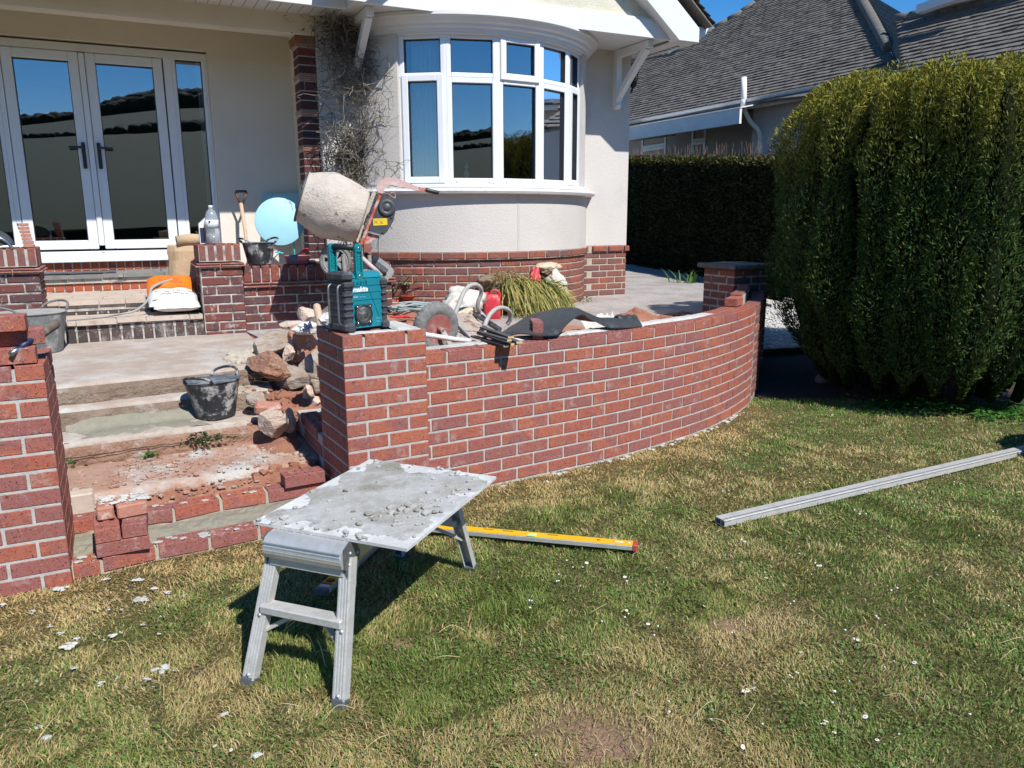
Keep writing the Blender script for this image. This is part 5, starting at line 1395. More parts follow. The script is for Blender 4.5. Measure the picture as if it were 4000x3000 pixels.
# ================================================================== LETTERING
def lettering(txt, size, o_, ex, ez, m, parent, name='lettering', shear=0.0, depth=.0006, bold=0.0, align='LEFT', xs_=1.0):
    """flat letters lying on a surface; o_ = lower-left corner, ex reading direction, ez up"""
    cu = bpy.data.curves.new('lettering', 'FONT'); cu.body = txt; cu.size = size; cu.shear = shear; cu.offset = bold; cu.align_x = align; cu.resolution_u = 3; cu.extrude = depth/2
    ob = bpy.data.objects.new('tmp', cu); COL.objects.link(ob); dg = bpy.context.evaluated_depsgraph_get(); dg.update()
    me = bpy.data.meshes.new_from_object(ob.evaluated_get(dg)); COL.objects.unlink(ob); bpy.data.objects.remove(ob)
    ex = Vector(ex).normalized(); ez = Vector(ez).normalized(); n = ex.cross(ez)
    me.transform(Matrix(((ex.x*xs_,ez.x,n.x,0),(ex.y*xs_,ez.y,n.y,0),(ex.z*xs_,ez.z,n.z,0),(0,0,0,1)))); me.materials.clear(); me.materials.append(MAT[m])
    o = bpy.data.objects.new(name, me); COL.objects.link(o); o.location = Vector(o_) - (wloc(parent) if parent else Vector()); o.parent = parent; return o
def strokes(paths, r, m, parent, name='lettering'):
    mb = MB()
    for p in paths: mb.tube(p, r, 5)
    return mb.build(name, MAT[m], parent)

# ================================================================== RADIO ON THE PIER
RO_ = V(.081,.093,.004); RU, RV, RZ = V(.956,.293,0), V(-.293,.956,0), V(0,0,1); RAX = (RU,RV,RZ)
radio = thing('site_radio', 'teal and black rugged site radio standing on the new brick pier', 'radio', RO_)
def rp(u_, v_, z): return RO_ + RU*u_ + RV*v_ + RZ*z
DP = .125
mb = MB(); prof = [(.000,.014),(.0,.256),(.012,.266),(.016,.270),(.030,.286),(.055,.292),(DP-.02,.290),(DP,.27),(DP,.014)]
mb.prism([rp(-.03,v_,z) for v_, z in prof], RU*.215); mb.build('body', MAT['radio_teal'], radio)
mb = MB()
for z in (.224,.190,.153): mb.box(rp(.092,-.0005,z), (.168,.0024,.0022), RAX)
mb.box(rp(.09,.006,.262), (.17,.012,.0022), RAX)
mb.build('groove', MAT['radio_teal_dark'], radio)
mb = MB(); mb.tube([rp(.075,-.0008,.262), rp(.155,-.0008,.06)], .0010, 4); mb.tube([rp(.068,.028,.288), rp(.075,-.0008,.262)], .0010, 4); mb.build('panel_seam', MAT['gasket'], radio)
for side, u0, u1 in ((0,-.052,.004),(1,.168,.206)):
    mb = MB(); um = (u0+u1)/2; w_ = u1-u0
    mb.box(rp(um,.062,.020), (w_+.006,.178,.050), RAX, bev=.014)
    mb.box(rp(um,.066,.140), (w_*.88,.148,.235), RAX, bev=.010)
    for k in range(5): mb.box(rp(um,.064,.078+.034*k), (w_*.93,.158,.014), RAX, bev=.005)
    if side == 0: mb.box(rp(um-.002,.066,.272), (w_+.004,.176,.048), RAX, bev=.014); mb.box(rp(um,.062,.232), (w_+.002,.172,.030), RAX, bev=.008)
    else: mb.box(rp(um,.066,.236), (w_+.004,.172,.044), RAX, bev=.013)
    mb.build('bumper', MAT['bumper_rubber'], radio)
mb = MB()
for v_ in (.018,.105):
    mb.tube(crom([rp(-.056,v_,.034), rp(-.070,v_-.004,.052), rp(-.072,v_-.004,.13), rp(-.072,v_-.004,.205), rp(-.064,v_,.226), rp(-.052,v_,.232)],5), .0055, 8)
mb.build('roll_bar', MAT['steel_dark'], radio)
# loudspeaker with four lugs
so_ = rp(.060,-.001,.080); N_ = -RV
mb = MB(); mb.lathe([(.052,.0),(.052,.007),(.047,.011),(.044,.011),(.040,.004)], so_, N_, 32)
for a in (48,132,228,312):
    q = so_ + RU*math.cos(math.radians(a))*.054 + RZ*math.sin(math.radians(a))*.054; mb.lathe([(.013,0),(.013,.007),(.011,.009)], q, N_, 12)
mb.build('speaker_ring', MAT['black_plastic'], radio)
mb = MB(); mb.lathe([(.043,.004),(.042,.008),(.030,.005),(.018,.009),(.010,.012),(.0,.0125)], so_, N_, 32); mb.build('speaker_grille', MAT['speaker_mesh'], radio)
for a in (48,132,228,312):
    q = so_ + RU*math.cos(math.radians(a))*.054 + RZ*math.sin(math.radians(a))*.054 + N_*.009; MB().lathe([(.005,0),(.005,.002),(.0,.003)], q, N_, 10).build('screw', MAT['chrome'], radio)
# carrying handle: two lattice arms and a grip
def arm(u0, u1, v_, z0, z1, tilt):
    th = MB(); um = (u0+u1)/2; hw = (u1-u0)/2; D = RZ
    for c in ((um, z0),(um, z1)): th.lathe([(hw,-.011),(hw,.011)], rp(c[0],v_,c[1]), -RV, 20)
    for sx in (-1,1): th.box(rp(um+sx*(hw-.003),v_,(z0+z1)/2), (.006,.022,z1-z0), RAX)
    th.box(rp(um,v_+.007,(z0+z1)/2), (2*hw-.008,.004,z1-z0), RAX); n = 4; h = (z1-z0-.036)/n
    for k in range(n):
        za = z0+.018+h*k; th.beam(rp(um-hw+.004,v_-.003,za), rp(um+hw-.004,v_-.003,za+h*.5), .014,.0035, up=RV); th.beam(rp(um+hw-.004,v_-.003,za+h*.5), rp(um-hw+.004,v_-.003,za+h), .014,.0035, up=RV)
    a = th.build('handle_arm', MAT['teal_handle'], radio)
    for c in (z0, z1): MB().lathe([(.007,.011),(.007,.0135),(0,.0145)], rp(um,v_,c), -RV, 12).build('screw', MAT['chrome'], radio)
arm(.030,.070,.010,.274,.410,0)
arm(-.046,-.006,.125,.280,.412,0)
mb = MB(); mb.tube([rp(-.024,.118,.414), rp(.050,.018,.412)], .0145, 14); mb.build('grip', MAT['black_plastic'], radio)
# lettering
lettering('makita', .0335, rp(.004,-.0022,.196), RU, RZ, 'print_white', radio, shear=.25, bold=.0016, xs_=.98)
lettering('DAB', .013, rp(.006,-.0022,.166), RU, RZ, 'print_grey', radio, bold=.0006); lettering('Digital Audio', .007, rp(.040,-.0022,.1665), RU, RZ, 'print_grey', radio)
lettering('AUX', .010, rp(.136,-.0022,.052), RU, RZ, 'print_grey', radio); lettering('USB', .010, rp(.136,-.0022,.034), RU, RZ, 'print_grey', radio)
def pen(u0, z0, h, ls):  # hand-drawn capitals R A D I O
    return [[rp(u0+a*h, -.0018, z0+b*h) for a, b in l] for l in ls]
PW = pen(.006,.228,.018, [[(0,0),(.05,1.0),(.5,.92),(.55,.6),(.1,.5),(.6,0)]]) + pen(.027,.2285,.018, [[(0,0),(.35,1),(.65,0)],[(.1,.4),(.6,.42)]]) \
   + pen(.048,.230,.017, [[(.05,0),(.05,1),(.5,.8),(.62,.4),(.05,0)]]) + pen(.067,.231,.016, [[(.05,0),(.1,1)]]) + pen(.076,.231,.018, [[(.35,1.0),(.1,.7),(.05,.3),(.3,0),(.65,.3),(.6,.75),(.35,1.0)]])
strokes(PW, .0011, 'pen_ink', radio)

# ================================================================== TRESTLE, MORTAR BOARD
tr = thing('hop_up_trestle', 'aluminium folding work platform on splayed legs standing on the lawn', 'trestle', (-.15,-.95,GZ))
E_, W_ = V(.733,.681,0), V(-.681,.733,0); M0 = V(-.561,-1.330,0)
def tp(e, w_, z): return M0 + E_*e + W_*w_ + V(0,0,z)
ZT = -.476; foot_w, top_w = .177, .142; Ltop0, Ltop1 = .140, .935; F1 = 1.075
legs = {}
for nm, e0, e1, sg in (('nr',0,Ltop0,-1),('nl',0,Ltop0,1),('fr',F1,Ltop1,-1),('fl',F1,Ltop1,1)):
    a, b = tp(e0, sg*foot_w, GZ+.02), tp(e1, sg*top_w, ZT-.05); legs[nm] = (a,b); d = (b-a).normalized()
    out_ = (-E_ if e0 == 0 else E_); upv = out_ - d*out_.dot(d); upv.normalize(); sdv = d.cross(upv)
    L = (b-a).length; c = (a+b)/2; mb = MB()
    mb.box(c, (.046,.0030,L), (sdv,upv,d), bev=.001)
    for s_ in (-1,1): mb.box(c + sdv*s_*.0215 - upv*.015, (.003,.032,L), (sdv,upv,d))
    for s_ in (-.8,-.28,.28,.8): mb.box(c + sdv*s_*.020 + upv*.002, (.0045,.0030,L*.998), (sdv,upv,d))
    lg = mb.build('leg', MAT['aluminium_worn'], tr)
    MB().box(a - d*.012 - upv*.013, (.052,.042,.045), (sdv,upv,d), bev=.006).build('foot', MAT['steel_dark'], lg)
    for f_ in (.04,.48,.93): MB().lathe([(.007,0),(.007,.003),(.0,.005)], a.lerp(b,f_)+upv*.003, upv, 10).build('rivet', MAT['aluminium'], lg)
def lerp_leg(n, f_): return legs[n][0].lerp(legs[n][1], f_)
for n0, n1, out_ in (('nr','nl',-E_),('fr','fl',E_)):
    a, b = lerp_leg(n0,.53), lerp_leg(n1,.53); MB().beam(a-out_*.014, b-out_*.014, .055,.030, bev=.004).build('rung', MAT['aluminium_worn'], tr)
    a, b = lerp_leg(n0,.89), lerp_leg(n1,.89); MB().beam(a-out_*.006, b-out_*.006, .034,.030, bev=.003).build('rung', MAT['aluminium_worn'], tr)
    for n_ in (n0, n1):
        p = lerp_leg(n_,.33)-out_*.02; q = lerp_leg(n_,.50).lerp(lerp_leg(n0 if n_ == n1 else n1,.50),.42)-out_*.06; MB().beam(p, q, .020,.008).build('brace', MAT['aluminium_worn'], tr)
# platform: rounded ends, ribbed plank between
mb = MB(); sec = []
hw = .152; pr_ = [(-.010,ZT-.078),(-.018,ZT-.060),(-.018,ZT-.042),(-.010,ZT-.022),(.004,ZT-.009),(.022,ZT-.002),(.042,ZT)]; 
pts = [(Ltop0-.03+a, z) for a, z in pr_] + [(Ltop1+.03-a, z) for a, z in reversed(pr_)]
mb.prism([tp(e,-hw,z) for e, z in pts], W_*2*hw)
mb.build('platform', MAT['aluminium'], tr)
mb = MB()
for k in range(9): mb.box(tp((Ltop0+Ltop1)/2, -hw+.02+.033*k, ZT+.0012), (Ltop1-Ltop0-.02,.006,.003), (E_,W_,V(0,0,1)))
for k in range(3): mb.box(tp(Ltop0-.047, 0, ZT-.050+.014*k), (.004,2*hw-.004,.004), (E_,W_,V(0,0,1)))
mb.build('platform_rib', MAT['aluminium'], tr)
for e_, sg in ((Ltop0,1),(Ltop1,-1)):
    for w_ in (-1,1):
        mb = MB(); po = [(-.034,ZT-.010),(.000,ZT+.004),(.040,ZT-.012),(.062,ZT-.050),(.035,ZT-.120),(.030,ZT-.165),(-.020,ZT-.160),(-.026,ZT-.085),(-.034,ZT-.080)]
        mb.prism([tp(e_+sg*a, w_*(hw+.002), z) for a, z in po], W_*w_*.004); pl = mb.build('hinge_plate', MAT['steel_dark'], tr)
        for a, z in ((.0,ZT-.035),(.042,ZT-.048),(-.008,ZT-.072),(.012,ZT-.105),(-.005,ZT-.145),(.018,ZT-.148)): MB().lathe([(.006,0),(.006,.003),(0,.005)], tp(e_+sg*a, w_*(hw+.006), z), W_*w_, 10).build('rivet', MAT['aluminium'], pl)
# the board
ZB = -.462
bc_ = [atz(989,2035,ZB), atz(1444,1792,ZB), atz(1939,1860,ZB), atz(1589,2141,ZB)]
board = thing('mortar_board', 'square white board crusted with grey mortar lying across the work platform', 'board', sum(bc_, Vector())/4)
mb = MB(); mb.prism([p-V(0,0,.0125) for p in bc_], V(0,0,.0105)); 
t = NT('board_white'); co = t.coord(False)
c = t.mix(t.mask(t.noise(co, 6, 6, .7), .40, .58), (.60,.60,.58), (.47,.46,.43)); c = t.mix(t.mask(t.noise(co, 34, 4, .7), .55, .75), c, (.66,.66,.64))
t.bump(t.noise(co, 90, 4, .7), .002, .6); MAT['board_white'] = t.fin(c, .8)
mb.build('panel', MAT['board_white'], board)
t = NT('board_mortar'); co = t.coord(False)
c = t.mix(t.mask(t.noise(co, 5, 6, .72), .40, .60), (.47,.465,.44), (.33,.315,.27)); c = t.mix(t.mask(t.noise(co, 3.1, 5, .7), .52, .66), c, (.25,.235,.185))
t.bump(t.noise(co, 120, 5, .75), .006, 1.0); MAT['board_mortar'] = t.fin(c, .92)
mb = MB(); rows = []; nn = 70
for i in range(nn+1):
    row = []
    for k in range(nn+1):
        u_, v_ = k/nn, i/nn; p = bc_[0].lerp(bc_[1],v_).lerp(bc_[3].lerp(bc_[2],v_),u_)
        e = min(u_,1-u_,v_,1-v_)*7; q = noise.fractal(V(p.x*7,p.y*7,1), .75, 2.1, 6); q2 = noise.fractal(V(p.x*24,p.y*24,5), .8, 2.1, 4)
        h = max(-.0015, min(.004, (e-.45)*.005 + .005*q)) + .0016*max(0,q2)*min(1,e*2)
        row.append(V(p.x,p.y,ZB-.0018+h))
    rows.append(row)
mb.grid(rows, smooth=False); mb.build('mortar_crust', MAT['board_mortar'], board)
mb = MB(); rl = random.Random(4)
def bpnt(u_, v_): return bc_[0].lerp(bc_[1],v_).lerp(bc_[3].lerp(bc_[2],v_),u_)
for k in range(170):
    cl = rl.random()
    if cl < .30: u_, v_ = rl.gauss(.72,.07), rl.gauss(.36,.09)
    elif cl < .45: u_, v_ = rl.uniform(.02,.75), rl.uniform(.0,.05)
    elif cl < .55: u_, v_ = rl.gauss(.85,.05), rl.gauss(.55,.15)
    else: u_, v_ = rl.random(), rl.random()
    if not (0 < u_ < 1 and -.01 < v_ < 1): continue
    r = abs(rl.gauss(0,.0045))+.0022 if cl > .30 else abs(rl.gauss(0,.0065))+.003
    p = bpnt(u_, v_); mb.ico((p.x,p.y,ZB+.001+r*.35), (r*1.3,r*1.1,r*.75), 1, lambda q: 1+.35*noise.noise(q*2+V(k,0,0)))
mb.build('mortar_crumbs', MAT['board_mortar'], board)['kind'] = 'stuff'
simple('mortar_lump', (.30,.285,.24), (.22,.21,.18), 40, .95, bump=.004)
for k, (x, y, s_) in enumerate(((1440,2010,.020),(1466,2030,.016),(1405,2046,.017),(1351,1918,.015),(1382,1998,.013),(1700,2003,.014),(1723,1998,.010),(1836,1910,.009),(1625,1978,.012),(1628,1996,.014),(1548,2008,.014))):
    p = atz(x,y,ZB+.004); rock('mortar_lump', None, p-wloc(board)+V(0,0,s_*.2), (s_,s_*.85,s_*.55), 'mortar_lump', 40+k, k, sub=2, parent=board)

# ================================================================== LEVELS AND STRAIGHTEDGE ON THE GRASS
def level(name, label, a, b, wd, ht, end):
    th = thing(name, label, 'spirit level', a); d = (b-a); L = d.length; d.normalize(); n = V(-d.y,d.x,0).normalized(); up = V(0,0,1); ax = (d,n,up)
    at = lambda s_, w_, z: a + d*s_ + n*w_ + up*z
    mb = MB(); mb.box(at(L/2,0,ht-.002), (L,wd-.002,.004), ax, bev=.0012); mb.build('face', MAT['tool_yellow'], th)
    mb = MB(); mb.box(at(L/2,0,ht/2-.002), (L,wd,ht-.004), ax, bev=.002); mb.build('body', MAT['aluminium'], th)
    mb = MB(); mb.box(at(L+end*.0,0,ht/2), (.024,wd+.005,ht+.005), ax, bev=.004); mb.build('end_cap', MAT['level_red'], th)
    mb = MB(); mb.box(at(0,0,ht/2), (.024,wd+.005,ht+.005), ax, bev=.004); mb.build('end_cap', MAT['level_red'], th)
    return th, at, L, ax
a = atz(1520,2077,GZ); b = atz(2480,2160,GZ+.008); a.z = b.z = GZ+.030
yl, at_, L, ax_ = level('long_level', 'long yellow spirit level lying on the grass beyond the trestle', a, b, .056, .026, 1)
for s_, kind in ((L-.075,1),(L*.60,0),(.1,1)):
    MB().lathe([(.016,.0275),(.013,.0285),(.0,.0285)], at_(s_,0,-.0005)-V(0,0,0), V(0,0,1), 20, sx=1.5, sy=.62, ref=ax_[0]).build('vial_window', MAT['white_plastic'], yl)
    MB().box(at_(s_,0,.0287), (.022,.009,.002), ax_, bev=.0008).build('vial', MAT['vial_green'], yl)
MB().box(at_(L*.60,-.018,.0272), (.045,.022,.003), ax_, bev=.001).build('vial_housing', MAT['vial_green'], yl)
for s_ in (L-.17,L-.03): MB().lathe([(.006,.0265),(.006,.0272),(0,.0272)], at_(s_,0,0), V(0,0,1), 12, sx=1.5, ref=ax_[0]).build('print_mark', MAT['level_red'] if s_ < L-.1 else MAT['white_plastic'], yl)
for s_ in (L*.42,L*.50,L*.68): MB().box(at_(s_,.01,.0266), (.05,.004,.001), ax_).build('print_mark', MAT['pen_ink'], yl)
a = atz(1256,2302,GZ+.05); b = atz(1500,2085,GZ+.05); a.z = b.z = GZ+.028
MAT_RED = MAT['level_red']; MAT['level_red'] = MAT['steel_dark']
sl2, at_, L, ax_ = level('short_level', 'short yellow spirit level in the shade under the trestle', a, b, .055, .026, 1)
for s_ in (.075,.19): MB().lathe([(.019 if s_ < .1 else .012,.0266),(.015 if s_ < .1 else .010,.0282),(0,.0282)], at_(s_,0,0), V(0,0,1), 20).build('vial_window', MAT['gasket'], sl2)
MB().lathe([(.008,.0266),(.006,.0275),(0,.0275)], at_(.125,0,0), V(0,0,1), 12).build('hang_hole', MAT['gasket'], sl2); MB().box(at_(.025,.0,.0268), (.018,.045,.0012), ax_).build('print_mark', MAT['print_white'], sl2); MAT['level_red'] = MAT_RED; MB().box(at_(.043,.0,.0268), (.014,.045,.0012), ax_).build('print_mark', MAT['level_red'], sl2)
a, b = atz(2812,2052,GZ+.01), atz(4075,1752,GZ+.01); d = (b-a).normalized(); n = V(-d.y,d.x,0); ax = (d,n,V(0,0,1)); L = (b-a).length; c = (a+b)/2; c.z = GZ+.028
se = thing('straightedge', 'long grey aluminium straightedge lying across the lawn on the right', 'straightedge', a)
mb = MB(); mb.box(c+V(0,0,.0155)+n*.012, (L,.052,.006), ax, bev=.001); mb.box(c+V(0,0,.013)-n*.024, (L,.018,.011), ax, bev=.002); mb.box(c-n*.031, (L,.004,.034), ax, bev=.001); mb.box(c+n*.036, (L,.004,.034), ax, bev=.001); mb.box(c-V(0,0,.015), (L,.066,.004), ax, bev=.001); mb.box(c+V(0,0,.002)-n*.005, (L,.004,.028), ax)
mb.build('extrusion', MAT['aluminium_worn'], se)
mb = MB(); mb.box(c+V(0,0,.0188)-n*.0135, (L*.998,.003,.0015), ax); mb.build('groove', MAT['steel_dark'], se)

# ================================================================== LOOSE BRICKS
def loose(label, c, ang, key='full', ax=None, group=None):
    me = BM[key]; o = bpy.data.objects.new('brick', me); COL.objects.link(o); o.location = c
    if ax: o.rotation_euler = Matrix(ax).transposed().to_euler()
    else: o.rotation_euler = (0,0,ang)
    return tag(o, label, 'brick', group)
zc = -.902
loose('lowest brick of the small stack standing on the front course beside the left pier', (-1.040,.012,zc+.0325), .03)
loose('left perforated brick of the pair laid front to back on the small stack', (-1.098,.065,zc+.0985), PI/2+.04, 'perf')
loose('right perforated brick of the pair laid front to back on the small stack', (-.982,.075,zc+.0985), PI/2-.05, 'perf')
used = brick_mesh('brick', .15, BD, .062, 'pilaster_brick')
simple('used_brick', (.42,.20,.14), (.36,.13,.085), 14, .9, bump=.003, dirt=(.56,.52,.46), dlo=.52, dhi=.68, dscale=14)
for lab, c_, L_, a_ in (('used cut brick with old mortar, on the right atop the small stack', (-.995,.115,zc+.0325+.131), .125, .12), ('used half brick at the left on top of the small stack', (-1.098,.125,zc+.0325+.131), .07, .0)):
    o = MB().box((0,0,0), (L_,.13,.062), bev=.007).build('brick', MAT['used_brick']); o.location = c_; o.rotation_euler = (0,0,a_); tag(o, lab, 'brick')
mb = MB()
for k in range(40):
    r = random.uniform(.006,.016); mb.ico((-1.03+random.uniform(-.09,.10), .135+random.uniform(-.05,.06), zc+.066+.131+.003), (r*1.5,r,r*.4), 1, lambda q: 1+.3*noise.noise(q*2+V(k,9,0)))
tag(mb.build('mortar_crumbs', MAT['dry_mortar']), kind='stuff')
p = atz(1190,1862,-.80); loose('single new brick laid dry on the step course beside the radio pier', (-.165,.345,-.8300+.0325), .06, 'perf')
a_, d_ = wall_at(1.0, 0); bx0 = atz(2101,1328,-.15); loose('new brick standing on edge on the curved wall beside the black rubber sheet', (bx0.x+.043,bx0.y+.098,-.148+BD/2), 0, 'full', (V(.40,.917,0),V(0,0,-1),V(-.917,.40,0)))
p, d = wall_at(NEW_END-.14, BD*1.5+.0); loose('loose brick resting at the end of the new wall against the old coping', (p.x,p.y,-.148+.034), math.atan2(d.y,d.x))
loose('dry brick lying on the left new pier, lowest of the three loose layers', (-1.375,-.045,-.010+.0335), .03)
loose('perforated brick in the middle layer of loose bricks on the left new pier', (-1.345,.02,-.010+.0995), .10, 'perf')
loose('topmost loose brick on the left new pier, beside the hammer grip', (-1.395,-.045,-.010+.1655), .0)
loose('perforated brick end under the cement mixer handle', aty(1434,975,3.05), 0, 'perf', (V(.25,.97,0),V(0,0,1),V(.97,-.25,0)))

# hammer with a rubber grip lying across the left pier
a, b = aty(222,1262,.12), aty(150,1310,.02); hm = thing('brick_hammer', 'hammer with a ribbed rubber grip poking out over the left new pier', 'hammer', a)
d = (b-a); mb = MB(); mb.tube([a+d*f for f in (0,.03,.1,.8,.86,.9)], [.012,.018,.0195,.0195,.021,.018], 14); mb.build('grip', MAT['grip_rubber'], hm)
mb = MB()
for k in range(22): mb.lathe([(.0193,-.001),(.0206,0),(.0193,.001)], a+d*(.12+.03*k), d, 14)
mb.build('grip_rib', MAT['grip_rubber'], hm)
mb = MB(); mb.tube([a+d*f for f in (.9,1.05,1.5,1.9)], [.013,.014,.012,.012], 10); mb.build('neck', MAT['navy'], hm); mb = MB(); mb.tube([a+d*1.45,a+d*2.4],.010,8); mb.build('shank', MAT['chrome'], hm)

# ================================================================== RUBBER TRUGS
def trug(name, label, c, rb, rt, h, m_out, m_in, lean=(0,0), fill=None, ribs=10, hang=0.0, sx=1.0, cat='bucket'):
    c = Vector(c); th = thing(name, label, cat, c); ax = V(lean[0],lean[1],1).normalized()
    prof = [(0,.0),(rb*.9,.0),(rb,.008)]
    for k in range(ribs*2+1):
        f_ = k/(ribs*2); r = rb+(rt-rb)*f_; prof.append((r + (.0018 if k % 2 else -.0006), .012+(h-.02)*f_))
    prof += [(rt+.007,h-.006),(rt+.008,h)]
    mb = MB(); ref = V(math.cos(hang),math.sin(hang),0); ref = (ref-ax*ref.dot(ax)).normalized()
    mb.lathe(prof, c, ax, 40, sx=sx, ref=ref); mb.f.pop(); mb.sm.pop()
    mb.build('shell', MAT[m_out], th)
    mb = MB(); mb.lathe([(rt+.008,h),(rt-.001,h-.001),(rt-.004,h-.01),(rb-.004,.010),(0,.010)], c, ax, 40, sx=sx, ref=ref); mb.build('lining', MAT[m_in], th)
    yv = ax.cross(ref)
    for s_ in (-1,1):
        mb = MB(); pts = []
        for k in range(13):
            t_ = PI*k/12; a0 = .62*math.cos(t_); R_ = rt+.005+.030*math.sin(t_); pts.append(c + ax*(h+.050*h/.25*math.sin(t_)) + ref*(s_*R_*math.cos(a0)*sx) + yv*(R_*math.sin(a0)*.92))
        mb.tube(pts, [.011,.010]+[.0085]*9+[.010,.011], 8); mb.build('handle', MAT[m_out], th)
    if fill:
        z, mf = fill; f_ = z/h; R_ = rb+(rt-rb)*f_-.006; mb = MB(); rows = []
        for i in range(9):
            r = R_*i/8; rows.append([c + ax*(z + .012*noise.fractal(V(r*9*math.cos(a),r*9*math.sin(a),3),.8,2,4)) + ref*(r*math.cos(a)*sx) + yv*(r*math.sin(a)) for a in [2*PI*k/36 for k in range(36)]])
        mb.grid(rows, closed=True); mb.build('contents', MAT[mf], th)
    return th
trug('rubber_bucket', 'black flexible bucket splashed with cement standing on the garden steps', (-.487,1.275,-.640), .112, .158, .235, 'trug_black', 'trug_inside', (-.04,.03), hang=.9)
q = aty(1015,1010,3.36); trug('rubber_bucket', 'black rubber bucket with two loop handles on the old low wall', (q.x,3.37,.166), .100, .135, .190, 'trug_black', 'trug_inside', hang=.35)
trug('rubber_bucket', 'big grey dusty rubber bucket full of cement behind the left new pier', (-1.545,2.90,-.400), .175, .228, .300, 'trug_grey', 'trug_dust', fill=(.268,'trug_dust'), ribs=12, hang=.75)
# ================================================================== CEMENT MIXER ON ITS STAND
MA = aty(1312,1019,2.60); az_ = math.radians(76.5); MU = V(math.sin(az_),-math.cos(az_),0); MWd = V(-math.cos(az_),-math.sin(az_),0); MZ = V(0,0,1)
def mz(zx, zy, w_=0.0):   # measured in the enlarged view of the mixer; w_ metres nearer the viewer
    p = atn(1100+.31646*zx, 600+.31646*zy, MA, MWd); return p + MWd*w_
mixer = thing('cement_mixer', 'cement encrusted mixer with a red frame and tilted drum in front of the house', 'cement mixer', (MA.x,MA.y,TZ))
pxm = (mz(100,0)-mz(0,0)).length/100
d0, d1 = mz(240,525), mz(1005,785); ax_ = (d1-d0).normalized(); L = (d1-d0).length
cl = lambda z: z*pxm
mb = MB(); pr = [(0.02,.30),(.30,.315),(.316,.318),(.328,.330),(.335,.355),(.355,.365),(.385,.375),(.41,.37)]
prof = [(cl(300),L*.05),(cl(322),-cl(6)),(cl(334),0),(cl(334),cl(26)),(cl(322),cl(34)),(cl(352),cl(110)),(cl(392),cl(210)),(cl(425),cl(300)),(cl(436),cl(340)),(cl(438),cl(380)),(cl(428),cl(430)),(cl(408),cl(540)),(cl(386),cl(660)),(cl(364),cl(760)),(cl(340),cl(812)),(cl(290),cl(832)),(0,cl(836))]
n_ = 64; P = []; xx = ax_.orthogonal().normalized(); yy = ax_.cross(xx)
for j, (r, h) in enumerate(prof):
    row = []
    for k in range(n_):
        a = 2*PI*k/n_; dv = xx*math.cos(a)+yy*math.sin(a); p = d0 + ax_*h + dv*r
        q = noise.fractal(p*9, .8, 2.1, 5)
        row.append(p + dv*(.006*q if 3 < j < 15 else .001*q))
    P.append(row)
fine = []
for a, b in zip(P, P[1:]):
    for s_ in range(4):
        f_ = s_/4; row = []
        for k in range(n_):
            p = a[k].lerp(b[k], f_); row.append(p)
        fine.append(row)
fine.append(P[-1]); mb.grid(fine, closed=True); mb.build('drum', MAT['drum_crust'], mixer)
MB().lathe([(cl(338),-cl(4)),(cl(338),cl(22)),(cl(318),cl(24)),(cl(318),-cl(4))], d0, ax_, 48, closed=True).build('drum_rim', MAT['mixer_dark'], mixer)
mb = MB(); mb.lathe([(cl(300),cl(5)),(cl(400),cl(330)),(cl(340),cl(780)),(0,cl(790))], d0, ax_, 32); mb.f = [f for f in mb.f]; mb.build('drum_inside', MAT['mixer_dark'], mixer)
# yoke arm in front of the drum, square tube, running up to the tipping handle
a, b = mz(1208,500,.16), mz(968,1120,.16); mb = MB(); mb.beam(b, a, .022, .030, up=MWd, bev=.004); mb.build('yoke_arm', MAT['mixer_red'], mixer)
mb = MB(); mb.beam(mz(1150,470,-.05), mz(925,1090,-.05), .03,.02, up=MWd); mb.build('yoke_arm', MAT['drum_crust'], mixer)
top = [(1148,430),(1165,385),(1200,345),(1260,315),(1340,308),(1420,325),(1540,372),(1660,424),(1655,470),(1540,440),(1420,420),(1340,402),(1295,405),(1262,428),(1240,470),(1228,505),(1175,490)]
mb = MB(); mb.prism([mz(x,y,.185) for x, y in top], MWd*-.035); mb.build('tipping_handle', MAT['mixer_pink'], mixer)
mb = MB(); mb.prism([mz(x,y,.178) for x, y in ((1285,400),(1340,392),(1420,412),(1540,438),(1660,468),(1755,478),(1750,440),(1655,420),(1655,448),(1420,405),(1340,395))], MWd*-.022); mb.build('handle_lining', MAT['mixer_red'], mixer)
mb = MB(); mb.tube([mz(1745,455,.168), mz(1760,460,.168), mz(1895,490,.168), mz(1906,494,.168)], [cl(24),cl(28),cl(27),cl(22)], 12); mb.build('grip', MAT['black_plastic'], mixer)
# motor cover
cov = [(1225,555),(1262,530),(1310,532),(1365,560),(1400,625),(1395,690),(1365,830),(1290,960),(1245,1003),(1205,995),(1070,955),(1075,925),(1110,800)]
mb = MB(); mb.prism([mz(x,y,.13) for x, y in cov], MWd*-.12); mb.build('motor_cover', MAT['mixer_dark'], mixer)
mb = MB(); mb.lathe([(cl(112),-.01),(cl(108),.012),(cl(98),.018),(cl(62),.018),(cl(58),.014),(cl(50),.014),(cl(46),.018),(0,.018)], mz(1285,668,.13), MWd, 32); mb.build('cover_dome', MAT['mixer_dark'], mixer)
MB().box(mz(1285,682,.149), (cl(76),.003,cl(5)), (MU,MWd,MZ)).build('cover_rib', MAT['mixer_dark'], mixer)
for x, y in ((1338,795),(1230,975)): MB().lathe([(cl(14),0),(cl(14),.002),(0,.0022)], mz(x,y,.13), MWd, 12).build('bolt', MAT['gasket'], mixer)
mb = MB(); mb.prism([mz(x,y,.134) for x, y in ((1116,803),(1287,797),(1292,880),(1120,888))], MWd*-.003); lb = mb.build('sticker', MAT['label_yellow'], mixer)
